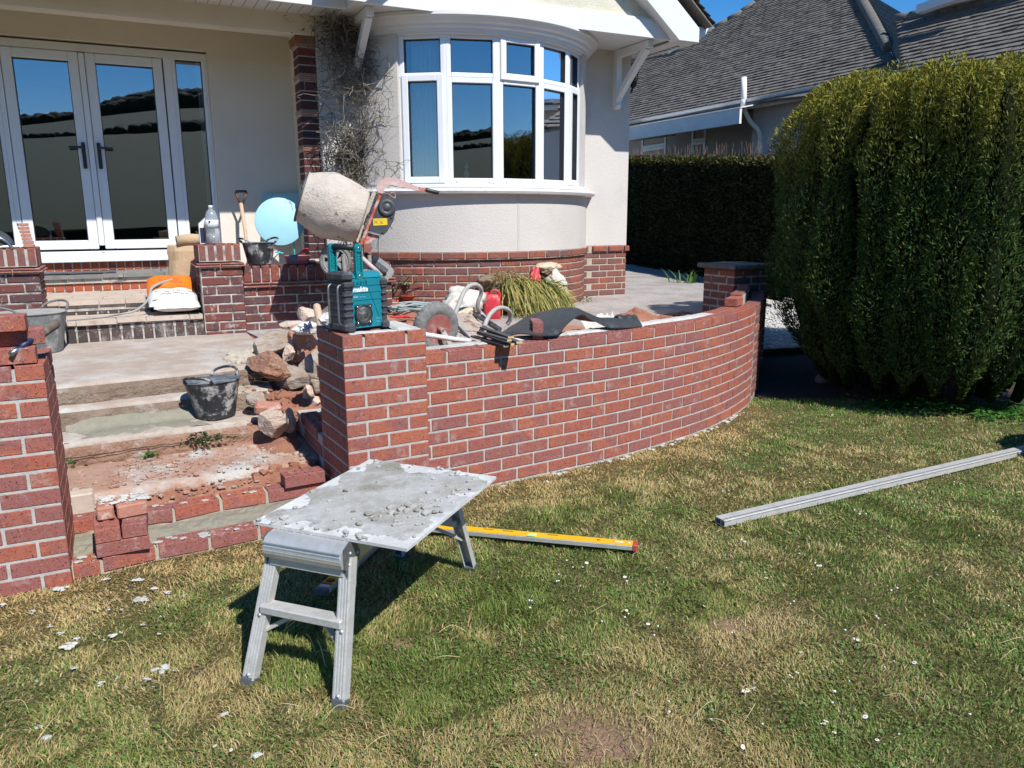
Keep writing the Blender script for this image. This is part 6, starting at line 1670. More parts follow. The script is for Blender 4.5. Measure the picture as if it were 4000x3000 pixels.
strokes([[mz(1128,822,.1345),mz(1175,862,.1345)],[mz(1172,820,.1345),mz(1135,864,.1345)],[mz(1192,806,.1345),mz(1188,818,.1345)],[mz(1212,820,.1345),mz(1208,866,.1345)],[mz(1236,838,.1345),mz(1210,850,.1345),mz(1240,864,.1345)]], .0012, 'pen_ink', lb)
mb = MB(); mb.prism([mz(x,y,.10) for x, y in ((1050,975),(1195,1010),(1190,1040),(1110,1060),(1105,1085),(1010,1120),(1000,1100))], MWd*-.06); mb.build('bracket', MAT['mixer_red'], mixer)
mb = MB(); mb.tube([mz(985,1275,.10), mz(1225,1500,.10)], cl(28), 10); mb.build('frame_tube', MAT['mixer_pink'], mixer)
mb = MB(); mb.tube([mz(960,1110,.06), mz(985,1275,.10)], cl(26), 8); mb.tube([mz(985,1275,.10), mz(670,1325,-.02)], cl(14), 8); mb.tube(crom([mz(1390,500,.0),mz(1375,480,0),mz(1350,490,0),mz(1330,520,0)],4), cl(5), 6); mb.build('frame_tube', MAT['mixer_red'], mixer)
mb = MB(); mb.tube(crom([mz(1240,480,.06), mz(1320,510,.05), mz(1390,550,.03), mz(1395,500,.03), mz(1365,482,.05)],5), .0035, 6); mb.build('cable', MAT['mixer_pink'], mixer)
mb = MB(); mb.tube([mz(1190,1030,.02), mz(1190,1290,.02)], cl(4), 6); mb.build('cable', MAT['gasket'], mixer)
# wheels and the stand that holds them off the ground
def mwheel(c, axis):
    wh = bpy.data.objects.new('wheel', None); COL.objects.link(wh); wh.location = c-mixer.location; wh.parent = mixer; R_ = cl(212)
    MB().lathe([(R_*.80,-.022),(R_*.92,-.026),(R_,-.016),(R_,.016),(R_*.92,.026),(R_*.80,.022)], c, axis, 40, closed=True).build('tyre', MAT['tyre'], wh)
    mb = MB(); mb.lathe([(R_*.80,-.018),(R_*.80,.020),(R_*.70,.022),(R_*.69,-.01)], c, axis, 40, closed=True); mb.lathe([(R_*.15,-.02),(R_*.15,.028),(R_*.11,.030),(R_*.05,.030),(R_*.05,.01)], c, axis, 20)
    x_ = axis.cross(V(0,0,1)).normalized(); y_ = axis.cross(x_)
    for k in range(6):
        a = 2*PI*k/6+.35; da0, da1 = .30, .36; dd = lambda t_, r: c + x_*math.cos(t_)*r + y_*math.sin(t_)*r
        mb.prism([dd(a-.55,R_*.13)+axis*.004, dd(a+.55,R_*.13)+axis*.004, dd(a+da0,R_*.71)+axis*.004, dd(a-da0,R_*.71)+axis*.004], axis*.010)
    mb.build('rim', MAT['wheel_grey'], wh); MB().lathe([(R_*.045,.0305),(0,.031)], c, axis, 8).build('axle_hole', MAT['gasket'], wh)
    MB().lathe([(R_*.7,-.012),(0,-.012)], c, axis, 24).build('rim_back', MAT['mixer_dark'], wh)
mwheel(mz(668,1325,.03), (MWd*.97-MU*.24).normalized()); mwheel(mz(668,1325,.03)-MWd*.42, (MWd*.97-MU*.24).normalized())
mb = MB(); c0 = mz(985,1275,.05)
for p, q in ((mz(760,1240,.06), V(MA.x+.04,MA.y-.20,TZ)), (mz(760,1240,-.30), V(MA.x+.10,MA.y+.25,TZ)), (mz(1080,1250,.06), V(MA.x+.20,MA.y-.25,TZ)), (mz(1080,1250,-.30), V(MA.x+.22,MA.y+.25,TZ))): mb.tube([p, q], .016, 8)
mb.build('stand_leg', MAT['wood_grey'], mixer); tag(mixer.children[-1], kind='stuff')

# grey plastic machine lying beyond the radio
gm = thing('garden_machine', 'dusty grey plastic machine housing lying behind the radio', 'machine', mz(1200,1400,-.15))
mb = MB(); o1 = [(1000,1330),(1040,1245),(1130,1285),(1230,1300),(1330,1370),(1400,1450),(1395,1500),(1330,1560),(1300,1640),(1180,1640),(1010,1480)]
mb.prism([mz(x,y,-.10) for x, y in o1], MWd*-.16); mb.build('housing', MAT['wheel_grey'], gm)
mb = MB(); mb.prism([mz(x,y,-.092) for x, y in ((1120,1330),(1215,1350),(1330,1440),(1300,1480),(1180,1400))], MWd*-.02); mb.build('raised_panel', MAT['steel_dark'], gm)
MB().lathe([(cl(48),0),(cl(48),.004),(0,.004)], mz(1265,1480,-.098), MWd, 18, sx=.8).build('opening', MAT['gasket'], gm)
mb = MB(); mb.prism([mz(x,y,-.07) for x, y in ((1010,1240),(1060,1225),(1130,1270),(1120,1300),(1050,1290))], MWd*-.08); mb.build('black_guard', MAT['black_plastic'], gm)
MB().box(mz(1215,1435,-.08), (.012,.03,.03), (MU,MWd,MZ), bev=.003).build('latch', MAT['chrome'], gm)

# ================================================================== UPTURNED WHEELBARROW BEHIND THE WALL
def bz(zx, zy, Y): return aty(1500+.31646*zx, 950+.31646*zy, Y)
bar = thing('wheelbarrow', 'muddy wheelbarrow lying upside down behind the new wall with its wheel in the air', 'wheelbarrow', V(1.1,1.3,TZ))
wc = bz(640,1045,1.05); wax = V(math.cos(math.radians(-76)), math.sin(math.radians(-76)), -.10).normalized(); RW_ = .170
wh = bpy.data.objects.new('wheel', None); COL.objects.link(wh); wh.location = wc-bar.location; wh.parent = bar
mb = MB(); ref = wax.orthogonal().normalized(); y_ = wax.cross(ref); P = []; n_ = 96
for (r, h, tr_) in ((.098,-.036,0),(.118,-.046,0),(.148,-.044,0),(.160,-.036,1),(.170,-.018,1),(.171,0,1),(.170,.018,1),(.160,.036,1),(.148,.044,0),(.118,.046,0),(.098,.036,0)):
    P.append([wc + wax*h + (ref*math.cos(2*PI*k/n_)+y_*math.sin(2*PI*k/n_))*(r - (.0045 if tr_ and (k % 3 == 0) else 0)) for k in range(n_)])
mb.grid(P, closed=True); mb.build('tyre', MAT['tyre'], wh)
mb = MB(); mb.lathe([(.100,.036),(.104,.030),(.096,.020),(.080,-.004),(.050,.006),(.036,.026),(.030,.030),(.0,.030)], wc, wax, 36); mb.lathe([(.100,-.036),(.080,.0),(0,-.01)], wc, wax, 36); mb.build('rim', MAT['barrow_rim'], wh)
mb = MB(); mb.tube([wc-wax*.09, wc+wax*.085], .011, 10); mb.lathe([(.020,.03),(.017,.055),(.010,.07)], wc, wax, 14); mb.build('axle', MAT['barrow_rim'], wh)
mb = MB(); q = wc+wax*.075; mb.lathe([(.016,-.004),(.016,.004)], q, wax, 14); mb.beam(q, q+V(.045,-.02,-.095), .030,.007, up=wax); mb.build('axle_bracket', MAT['barrow_tube'], bar)
mb = MB(); mb.tube(crom([bz(500,1128,.78), bz(640,1150,.82), bz(900,1190,.88), bz(1060,1205,.95)],4), .0165, 10); mb.build('shaft', MAT['old_white_paint'], bar)
# tray, its underside up
tray = [bz(845,905,1.75), bz(1120,880,2.05), bz(1270,1060,1.55), bz(1180,1220,1.05), bz(830,1215,1.0)]
mb = MB(); rows = []
for i in range(15):
    a = tray[0].lerp(tray[4], i/14); b = tray[1].lerp(tray[2], min(1,i/9)) if i < 10 else tray[2].lerp(tray[3], (i-9)/5)
    rows.append([a.lerp(b, k/18) + V(0,0,.012*noise.noise(V(i*.4,k*.35,2)) + .02*math.sin(PI*k/18)) for k in range(19)])
mb.grid(rows); 
for k in range(len(mb.v)): pass
mb.build('tray', MAT['barrow_steel'], bar)
mb = MB(); mb.prism([p-V(0,0,.008) for p in tray], V(0,0,-.14)); mb.build('tray_side', MAT['barrow_steel'], bar)
mb = MB(); mb.tube(crom([bz(845,960,1.45), bz(940,1060,1.25), bz(1045,1170,1.05)],5), .011, 8); mb.build('frame_tube', MAT['mixer_dark'], bar)
mb = MB(); mb.tube(crom([bz(1110,880,1.95), bz(1200,930,1.75), bz(1320,1010,1.5), bz(1430,1075,1.3)],5), .015, 8); mb.tube(crom([bz(1190,870,1.97), bz(1300,960,1.77), bz(1440,1055,1.45)],5), .010, 8); mb.build('frame_tube', MAT['mixer_dark'], bar)
for pts in ([(868,900,1.70),(905,800,1.72),(955,670,1.75),(1000,580,1.78),(1060,525,1.80),(1130,512,1.82),(1190,550,1.85),(1200,620,1.88),(1165,720,1.90),(1160,800,1.92),(1195,860,1.95),(1260,930,1.9)],
            [(1240,1030,1.30),(1265,960,1.32),(1310,880,1.35),(1380,815,1.40),(1460,797,1.45),(1535,825,1.50),(1562,880,1.55),(1555,950,1.58),(1520,1000,1.6)]):
    mb = MB(); mb.tube(crom([bz(*p) for p in pts],6), .0165, 10); mb.build('leg_loop', MAT['barrow_tube'], bar)

# ================================================================== THINGS LYING ON THE CURVED WALL
slats = [((1848,1313),(1978,1352),.028,-.140),((1862,1297),(2008,1345),.034,-.129),((1876,1280),(2029,1338),.030,-.117),((1872,1296),(1990,1330),.022,-.105),((1884,1279),(1996,1318),.030,-.100)]
names = ['reddish brown timber slat lowest and nearest in the bundle on the wall','dark timber slat second from the front of the bundle on the wall','dark timber slat reaching furthest right in the bundle on the wall','short dark slat on top of the bundle on the wall','upper dark slat lying at the back of the bundle on the wall']
for k, ((x0,y0),(x1,y1),wd,z) in enumerate(slats):
    b = atz(x1,y1,z); a = atz(x0,y0,z+.004); a = b + (a-b).normalized()*min((a-b).length,.46)
    th = thing('timber_slat', names[k], 'timber', a, 'timber offcuts lying on the curved wall')
    MB().beam(a, b-(b-a).normalized()*.004, wd+.006, .011, bev=.0015).build('slat', MAT['slat_dark'], th); MB().beam(b-(b-a).normalized()*.005, b, wd+.0055, .0105).build('sawn_end', MAT['wood_end'], th)
# black rubber sheet thrown over the wall and the brick
def wp(s_, o_, z): p, d = wall_at(s_, o_); return V(p.x,p.y,z)
FR = [(.80,.02,-.115),(.92,-.0,-.118),(1.02,.05,-.08),(1.12,.10,-.05),(1.22,.13,-.035),(1.30,.115,-.075),(1.42,.075,-.125),(1.58,.06,-.138),(1.72,.075,-.140)]
MI = [(.66,.14,-.120),(.80,.15,-.075),(.94,.165,-.040),(1.06,.185,-.012),(1.17,.20,.006),(1.28,.21,-.022),(1.42,.19,-.075),(1.58,.17,-.088),(1.76,.17,-.108)]
BK = [(.55,.30,-.145),(.70,.34,-.145),(.88,.40,-.10),(1.04,.44,-.055),(1.20,.46,-.045),(1.36,.44,-.085),(1.50,.38,-.12),(1.62,.32,-.13),(1.78,.27,-.14)]
SH0 = .43
A, B, Cc = [crom([wp(s_+SH0-.40, o_, z) for s_, o_, z in L_], 8) for L_ in (FR, MI, BK)]
rows = []
for k in range(len(A)):
    c_ = crom([A[k], A[k].lerp(B[k],.55)+V(0,0,.012), B[k], B[k].lerp(Cc[k],.5)+V(0,0,.004), Cc[k]], 5); rows.append([p + V(0,0,.004*noise.noise(p*14)) for p in c_])
mb = MB(); mb.grid(rows); mb.grid([[p-V(0,0,.007) for p in r][::-1] for r in rows])
for e in (0,-1):
    for i in range(len(rows)-1): mb.quad(rows[i][e], rows[i+1][e], rows[i+1][e]-V(0,0,.007), rows[i][e]-V(0,0,.007))
for r in (rows[0], rows[-1]):
    for i in range(len(r)-1): mb.quad(r[i], r[i+1], r[i+1]-V(0,0,.007), r[i]-V(0,0,.007))
tag(mb.build('rubber_sheet', MAT['rubber_sheet']), 'crumpled black rubber sheet draped along the top of the curved wall', 'sheet')
mb = MB(); L_ = [wp(1.60+k*.035, .17+.004*k, -.108+.006*math.sin(k)) for k in range(7)]; mb.tube(crom(L_,4), [.030+.006*math.sin(k*.5) for k in range(25)], 12); tag(mb.build('rubber_roll', MAT['rubber_sheet']), 'rolled end of black rubber matting at the right of the draped sheet', 'matting')

# ================================================================== THINGS ON THE TERRACE
def blob(name, label, cat, c, r, m, seed, amp=.22, fr=3.0, sub=4, flat=.0, parent=None, top=None):
    """crumpled bag"""
    bm = bmesh.new(); bmesh.ops.create_icosphere(bm, subdivisions=sub, radius=1)
    for v in bm.verts:
        p = v.co.copy(); q = 1 + amp*noise.fractal(p*fr*.5+V(seed,seed*.3,0), .9, 2.1, 2) + amp*.35*abs(noise.noise(p*fr*2.2+V(0,seed,0))) - amp*.25*abs(noise.noise(V(p.x*2,p.y*2,p.z*fr*2.5)+V(seed,0,seed)))
        if top and p.z > 0: k_ = 1 - (1-top)*p.z; p.x *= k_; p.y *= k_
        x = V(p.x*r[0]*q, p.y*r[1]*q, p.z*r[2]*(q*.5+.5))
        if x.z < -r[2]*.82: x.z = -r[2]*.82
        v.co = x
    me = bpy.data.meshes.new(name); bm.to_mesh(me); bm.free(); me.materials.append(MAT[m]); me.polygons.foreach_set('use_smooth', [sub >= 4]*len(me.polygons))
    o = link(name, me, parent); o.location = Vector(c)-(wloc(parent) if parent else Vector())
    if label: tag(o, label, cat)
    return o
# red jerrycan
jc = thing('jerrycan', 'dusty red plastic jerrycan standing in front of the uprooted grass', 'jerrycan', (2.20,2.98,TZ)); ja = math.radians(-26); JX, JY = V(math.cos(ja),math.sin(ja),0), V(-math.sin(ja),math.cos(ja),0); JO = wloc(jc)
mb = MB(); hw_, hd_ = .083, .062
sec = [(0,.93,.90),(.01,1,1),(.175,1,1),(.200,.97,.96),(.222,.80,.80),(.232,.70,.70)]; rows = []
for z, fx, fy in sec:
    row = []
    for k in range(24):
        a = 2*PI*(k+.5)/24; c_, s__ = math.cos(a), math.sin(a); x = math.copysign(abs(c_)**.45, c_)*hw_*fx; y = math.copysign(abs(s__)**.45, s__)*hd_*fy; row.append(JO+JX*x+JY*y+V(0,0,z))
    rows.append(row)
mb.grid(rows, closed=True); mb.quad(*rows[-1]); mb.quad(*rows[0][::-1]); mb.build('body', MAT['jerrycan_red'], jc)
mb = MB(); mb.tube(crom([JO+JX*-.02+V(0,0,.225), JO+JX*.0+V(0,0,.262), JO+JX*.045+V(0,0,.265), JO+JX*.072+V(0,0,.24), JO+JX*.075+V(0,0,.20)],5), .011, 10); mb.build('handle', MAT['jerrycan_red'], jc)
MB().lathe([(.020,.225),(.020,.247),(.016,.252),(0,.252)], JO+JX*-.052, V(0,0,1), 16).build('cap', MAT['jerrycan_red'], jc)
# uprooted clump of long grass lying on its side
gc = thing('grass_clump', 'uprooted clump of long yellow green grass lying against the plinth', 'plant', (2.62,3.10,TZ)); rg2 = np.random.default_rng(8)
def gz_pt(zx, zy, z): return atz(1500+.31646*zx, 950+.31646*zy, z)
GC = V(2.60,3.14,TZ)
blob('root_ball', None, None, V(2.40,3.22,TZ+.36), (.20,.14,.10), 'root', 3, .5, 3, 4, parent=gc) if 'root' in MAT else None
simple('root', (.24,.165,.10), (.33,.25,.16), 20, .95, bump=.02, bscale=60)
blob('root_ball', None, None, V(2.46,3.26,TZ+.285), (.24,.15,.125), 'root', 3, .45, 3, 4, parent=gc); blob('root_ball', None, None, V(2.62,3.24,TZ+.17), (.30,.14,.15), 'root', 6, .4, 3, 4, parent=gc)
vv = []; ff = []; cc = []
def blade(p0, d, l, w_, col, curl, n=6, side=None):
    i0 = len(vv); sdv = side or d.cross(V(rg2.normal(),rg2.normal(),rg2.normal())).normalized()
    for j in range(n):
        f_ = j/(n-1); p = p0 + d*(l*f_) + V(0,0,-1)*(curl*l*f_*f_) ; p.z = max(p.z, TZ+.006); ww = w_*(1-.8*f_**2)
        vv.extend([(p-sdv*ww)[:], (p+sdv*ww)[:]]); cc.extend([col,col])
    ff.extend([(i0+2*j,i0+2*j+1,i0+2*j+3,i0+2*j+2) for j in range(n-1)])
for k in range(900):
    t_ = rg2.random(); x = 2.40+.58*t_ + rg2.normal(0,.03); p0 = V(x, 3.17+rg2.normal(0,.05), TZ+.33-.10*t_+rg2.normal(0,.03))
    d = V(rg2.normal(.10+.16*t_,.20), -.50+rg2.normal(0,.2), rg2.normal(.05,.3)).normalized(); g_ = rg2.random(); col = np.array((.30,.31,.075))*(1-g_)+np.array((.48,.38,.12))*g_
    if rg2.random() < .16: col = np.array((.13,.19,.05))
    if rg2.random() < .12: col = np.array((.42,.33,.17))
    blade(p0, d, rg2.uniform(.20,.40), rg2.uniform(.004,.008), col*rg2.uniform(.8,1.2), rg2.uniform(.7,1.3))
for k in range(520):
    x = rg2.uniform(2.30,2.72); p0 = V(x, 3.16+rg2.normal(0,.06), TZ+.36-.25*max(0,x-2.45)+rg2.normal(0,.03)); d = V(rg2.normal(-.4,.5), rg2.normal(-.25,.3), rg2.normal(.3,.4)).normalized(); blade(p0, d, rg2.uniform(.05,.16), rg2.uniform(.002,.004), np.array((.33,.235,.12))*rg2.uniform(.6,1.4), .3, 4)
o = link('leaf_blades', npmesh('leaf_blades', np.array(vv)-np.array(gc.location[:]), np.array(ff), 4, MAT['foliage'], cols=np.array(cc)), gc); o['kind'] = 'stuff'
# full plastic bag, tin and red packet behind the clump
wb = blob('plastic_bag', 'full off-white plastic rubbish bag standing right of the uprooted grass', 'bag', (3.075,3.30,TZ+.195), (.13,.10,.235), 'bag_white', 5, .26, 3.2, 5, top=.72)
blob('crumpled_bag', 'beige crumpled plastic bag topping the white rubbish bag', 'bag', (2.99,3.33,TZ+.435), (.135,.08,.055), 'bag_beige', 9, .5, 3, 4)
p = aty(2123,1050,3.42); tin = thing('tin_can', 'small silver printed tin resting on the rubbish bags', 'tin', p); MB().lathe([(.037,-.05),(.040,-.045),(.040,.02),(.036,.026),(.0,.024)], p, V(.25,0,1), 20).build('can', MAT['chrome'], tin)
lettering('ARNO', .024, p+V(-.036,-.0415,-.018), V(.98,-.2,0), V(.1,0,1), 'gasket', tin, bold=.0012); MB().box(p+V(-.035,-.012,-.02), (.012,.05,.055), bev=.004).build('dark_print', MAT['gasket'], tin)
p = aty(2082,1085,3.26); mb = MB(); rows = []
for i in range(7):
    f_ = i/6; row = []
    for k in range(9):
        g_ = k/8-.5; wd_ = .17*(1-.62*f_); row.append(p + V(.05*f_-.01+wd_*g_, .02*noise.noise(V(i*.7,k*.8,1))-.05*(1-f_), -.09+.20*f_-.02*abs(g_)))
    rows.append(row)
mb.grid(rows, smooth=False); mb.grid([[q+V(0,.02,0) for q in r][::-1] for r in rows], smooth=False); tag(mb.build('red_packet', MAT['bag_red']), 'shiny red plastic packet stuck upright behind the uprooted grass', 'packet')
blob('plastic_bag', 'cream plastic sack crumpled between the barrow handles', 'bag', aty(1800,1190,2.35), (.19,.14,.15), 'bag_white', 12, .55, 2.4, 4); blob('plastic_bag', 'small beige crumpled bag under the barrow handle loop', 'bag', aty(1815,1225,2.0), (.09,.07,.05), 'bag_beige', 17, .5, 3, 4)
mb = MB(); p = atz(2345,1245,-.28); rows = []
for i in range(10):
    f_ = i/9; rows.append([p + V(-.17+.34*k/12, -.03+.10*f_+.03*noise.noise(V(k*.5,f_*3,2)), -.07+.13*f_*(.5+.8*abs(noise.noise(V(k*.45,7,f_))))+.02*noise.noise(V(k*.9,f_*4,9))) for k in range(13)])
mb.grid(rows, smooth=False); tag(mb.build('torn_bag', MAT['bag_white']), 'torn beige plastic bag lying beside the soil heap behind the wall', 'bag')
# coiled hose / cable on the ground, and the pink tool under it
mb = MB(); hp = []; cH = atz(1592,1210,-.28)
rH = random.Random(6)
for k in range(13):
    cx_, cy_ = cH.x+rH.uniform(-.16,.20), cH.y+rH.uniform(-.22,.28); r0 = rH.uniform(.16,.27); ph = rH.uniform(0,6); el = rH.uniform(.6,.95)
    pts = [V(cx_+r0*math.cos(ph+t_*.30), cy_+r0*el*math.sin(ph+t_*.30), -.292+.007*k*.6+.02*abs(math.sin(t_*.5+k))) for t_ in range(19)]
    mb.tube(crom(pts,3), .0075, 6)
tag(mb.build('coiled_cable', MAT['cable_grey']), 'tangled coil of grey green cable on the ground behind the radio', 'cable')
a, b = atz(1525,1238,-.30), atz(1597,1235,-.30); mb = MB(); mb.beam(a, b, .05, .014, bev=.004); tag(mb.build('trowel_float', MAT['grip_red']), 'flat pinkish red tool under the cable coil', 'tool')
# pots
def pot(name, label, c, r0, r1, h, m, sq=False):
    th = thing(name, label, 'plant pot', c); n_ = 4 if sq else 22
    MB().lathe([(0,.002),(r0,.0),(r1,h*.84),(r1*1.09,h*.85),(r1*1.09,h),(r1*.98,h),(r1*.96,h*.86),(0,h*.84)], c, n=22).build('pot', MAT[m], th); return th
pz = -.285
p = aty(1528,1160,3.95); pot('plant_pot', 'green plastic plant pot just right of the radio', p, .040,.052,.10,'pot_green')
p2 = aty(1586,1146,3.85); pot('plant_pot', 'black plastic plant pot with pale leaves, right of the green pot', p2, .045,.060,.105,'pot_black')
a = aty(1528,1178,3.90); tag(MB().box(a+V(-.01,0,0), (.17,.12,.038), bev=.006).build('plant_tray', MAT['pot_terracotta']), 'orange red plastic tray under the green pot', 'tray')
p3 = aty(1595,1166,3.80); tag(MB().lathe([(.05,.0),(.075,.035),(.082,.04),(.078,.042),(0,.03)], p3-V(0,0,.01), n=18).build('plant_saucer', MAT['pot_terracotta']), 'orange red broken saucer below the black pot', 'saucer')
S1, S2 = (.20,.27,.09), (.34,.33,.14)
tuft('pot_plant', 'pale green leafy plant growing in the black pot', 'plant', p2+V(0,0,.10), 40, .17, 1.5, (S1,S2,G3), wid=.010, seed=12, up=.7)
tuft('pot_plant', 'pale wilting leaves hanging between the two pots', 'plant', p+V(.10,.0,.05), 30, .17, .8, (S2,(.4,.36,.2)), wid=.005, seed=14, curl=1.6)
tuft('pot_plant', 'green sprig growing behind the green pot by the machine', 'plant', aty(1535,1085,4.0), 26, .14, 1.6, (S1,G3), wid=.009, seed=15, up=.6)
mb = MB(); rB = random.Random(2)   # soil the pots stand on
heap('soil_heap', (1.45,3.45,TZ-.01), .80, .62, .15, 'red_soil', 14.0, rot=.5, lump=.15)
# dry flower stalks and bent wire by the plinth
mb = MB(); mb.tube(crom([aty(1832,1115,3.2), aty(1835,1070,3.2), aty(1848,1052,3.2), aty(1860,1062,3.2)],6), .004, 6); tag(mb.build('bent_wire', MAT['twig_dark']), 'thin dark bent wire standing in front of the plinth left of the grass clump', 'wire')

# ================================================================== ROCKS TAKEN OUT OF THE BANK
def rz(zx, zy, Y): return aty(850+.6305*zx, 1150+.6305*zy, Y)
RK = [((550,138),2.35,(.088,.075,.082),'rock_pale',21,'pale pink squarish stone on top of the rubble by the wooden stake'),
      ((458,188),2.30,(.095,.07,.048),'rock_pale',22,'flat pinkish stone below the pale top stone'),
      ((345,288),1.98,(.205,.15,.085),'rock_grey',23,'long grey slab of stone at the upper left of the rock pile'),
      ((528,325),1.72,(.150,.13,.165),'rock_red',24,'largest rounded reddish boulder against the radio pier'),
      ((320,440),1.52,(.215,.14,.120),'rock_red',25,'big red block of stone in the middle of the rock pile'),
      ((485,515),1.42,(.180,.12,.105),'rock_grey',26,'buff angular stone below the largest boulder'),
      ((600,440),1.45,(.105,.12,.115),'rock_grey',27,'grey stone half hidden behind the radio pier'),
      ((568,608),1.36,(.088,.07,.062),'rock_pale',28,'pinkish stone lying on the red soil below the rock pile'),
      ((246,655),1.20,(.082,.07,.062),'rock_grey',29,'pale grey lump of concrete at the edge of the third step'),
      ((345,800),.90,(.088,.075,.125),'rock_pale',31,'tall pink stone lowest of the row beside the steps'),
      ((440,780),.95,(.062,.06,.085),'rock_pale',32,'narrow pinkish stone right of the tall pink stone'),
      ((608,668),1.28,(.055,.05,.042),'rock_pale',33,'small pale stone just above the unfinished brick stub'),
      ((440,360),1.62,(.045,.05,.085),'rock_pale',35,'thin pale shard wedged between the red block and the boulder'),
      ((622,560),1.33,(.05,.06,.06),'rock_grey',36,'small grey stone tucked against the pier above the pinkish one')]
for (xy, Y, s_, m, sd_, lab) in RK:
    p = rz(*xy, Y); rock('stone', lab, p, s_, m, sd_, rot=sd_*.7, sub=4, tilt=((sd_ % 5-2)*.16, (sd_ % 3-1)*.2), group='stones dug out beside the steps')
p = rz(315,705,1.02); o = MB().box((0,0,0), (.155,.085,.06), bev=.012).build('brick', MAT['used_brick']); o.location = p; o.rotation_euler = (.2,.1,-.25); tag(o, 'broken piece of old brick with pale mortar between the concrete lump and the pink stone', 'brick')
mb = MB()
for k in range(110):
    p = rz(random.gauss(165,45), random.gauss(365,38), 1.9); r = random.uniform(.008,.035); mb.ico((p.x,1.95+random.uniform(-.25,.2),-.395+r*.2), (r*1.3,r,r*.7), 1, lambda q: 1+.4*noise.noise(q*2+V(k,0,0)))
tag(mb.build('concrete_rubble', MAT['mortar_warm']), kind='stuff')
mb = MB()
for k in range(420):
    x, y = random.uniform(-1.25,-.05), random.uniform(.40,1.0); r = abs(random.gauss(0,.006))+.003; mb.ico((x,y,(-.772 if y > .55 else -.86+.06*(y-.4)/.15)+r*.3), (r*1.4,r,r*.8), 1, lambda q: 1+.4*noise.noise(q*2+V(k,0,0)))
tag(mb.build('step_gravel', MAT['step_soil']), kind='stuff')
mb = MB()
for k in range(300):
    x, y = random.uniform(-.40,.02), random.uniform(.5,1.7); z = -.80 if y < 1.07 else (-.67 if y < 1.4 else -.55); f_ = max(0,min(1,(x+.40)/.34)); g_ = max(0,min(1,(y-1.12)/.22)); z = z + f_*g_*max(0,float(np.interp(y,[1.1,1.3,1.55,2.0,2.6],[-.70,-.58,-.49,-.42,-.39]))-z) - (.2 if x > -.05 and y < 1.25 else 0); r = abs(random.gauss(0,.010))+.004; mb.ico((x,y,z+r*.4), (r*1.4,r,r*.8), 1, lambda q: 1+.4*noise.noise(q*2+V(k,0,0)))
tag(mb.build('soil_clods', MAT['red_soil']), kind='stuff')
p = rz(195,515,1.35); tuft('straw_wisp', 'wisp of dry brown roots on the soil beside the bucket', 'roots', p, 60, .12, 2.2, ((.30,.19,.09),(.24,.14,.07)), wid=.003, seed=21, up=.35)
# wooden stake, plank and printed bag behind the pier
a, b = rz(612,66,1.30), rz(640,195,1.18); mb = MB(); mb.tube([b-(a-b)*.4, b, a+(b-a)*.06, a], [.0245,.0245,.0245,.019], 14); tag(mb.build('wooden_stake', MAT['wood_pole']), 'thick round pale wooden handle standing behind the radio pier', 'handle')
a, b = aty(1225,1262,2.0), aty(1310,1195,2.0); d = (b-a); tag(MB().beam(a-d*.3, b+d*.4, .05,.06).build('plank', MAT['wood_grey']), 'grey weathered plank slanting behind the wooden stake', 'plank')
pb = blob('cement_bag', 'crumpled white and navy printed bag among the stones behind the pier', 'bag', rz(560,212,1.55), (.095,.06,.045), 'cement_white', 33, .4, 3, 4)
lettering('GRA', .040, rz(512,232,1.47), V(.93,-.1,.36), V(-.30,.1,.95), 'navy', pb, bold=.001); lettering('M', .07, rz(545,226,1.46), V(.93,-.1,.30), V(-.25,.2,.95), 'navy', pb, bold=.002)
blob('plastic_sheet', 'scrap of white plastic sheet tucked behind the radio on the pier', 'plastic', aty(1285,1250,.80), (.055,.06,.045), 'cement_white', 37, .5, 3, 3)

# ================================================================== ON THE OLD PIERS, WALL AND STEPS
bt = thing('water_bottle', 'clear plastic water bottle with a white label on the old pier', 'bottle', aty(834,951,3.36)); b = wloc(bt); b.z = .351; bt.location = b
MB().lathe([(0,.006),(.040,.0),(.053,.012),(.053,.085),(.050,.10),(.053,.115),(.053,.20),(.050,.225),(.038,.262),(.018,.285),(.015,.296)], b, n=28).build('bottle', MAT['clear_plastic'], bt)
MB().lathe([(0,.008),(.049,.008),(.050,.083),(0,.083)], b, n=24).build('water', MAT['clear_plastic'], bt); MB().lathe([(.0538,.128),(.0538,.198)], b, n=28).build('label', MAT['white_plastic'], bt); MB().lathe([(.0175,.293),(.0175,.315),(0,.316)], b, n=16).build('cap', MAT['white_plastic'], bt)
MB().box(b+V(-.022,-.0495,.182), (.014,.006,.014)).build('print', MAT['pen_ink'], bt); MB().box(b+V(.0,-.0538,.155), (.006,.002,.022)).build('print', MAT['print_grey'], bt); MB().box(b+V(-.028,-.046,.150), (.020,.006,.016)).build('print', MAT['print_grey'], bt)
cb = thing('spray_container', 'white cleaner container with a dark blue and yellow label, left of the bottle', 'container', (0,0,0)); p = aty(800,951,3.42); p.z = .351; cb.location = p
mb = MB(); mb.prism([p+V(-.035,0,0), p+V(.045,0,0), p+V(.045,0,.20), p+V(.02,0,.215), p+V(-.035,0,.165)], V(0,.07,0)); mb.build('body', MAT['white_plastic'], cb)
MB().box(p+V(-.012,-.001,.070), (.036,.002,.125)).build('label', MAT['navy'], cb); MB().box(p+V(.015,-.0015,.080), (.013,.002,.13)).build('label', MAT['tool_yellow'], cb)
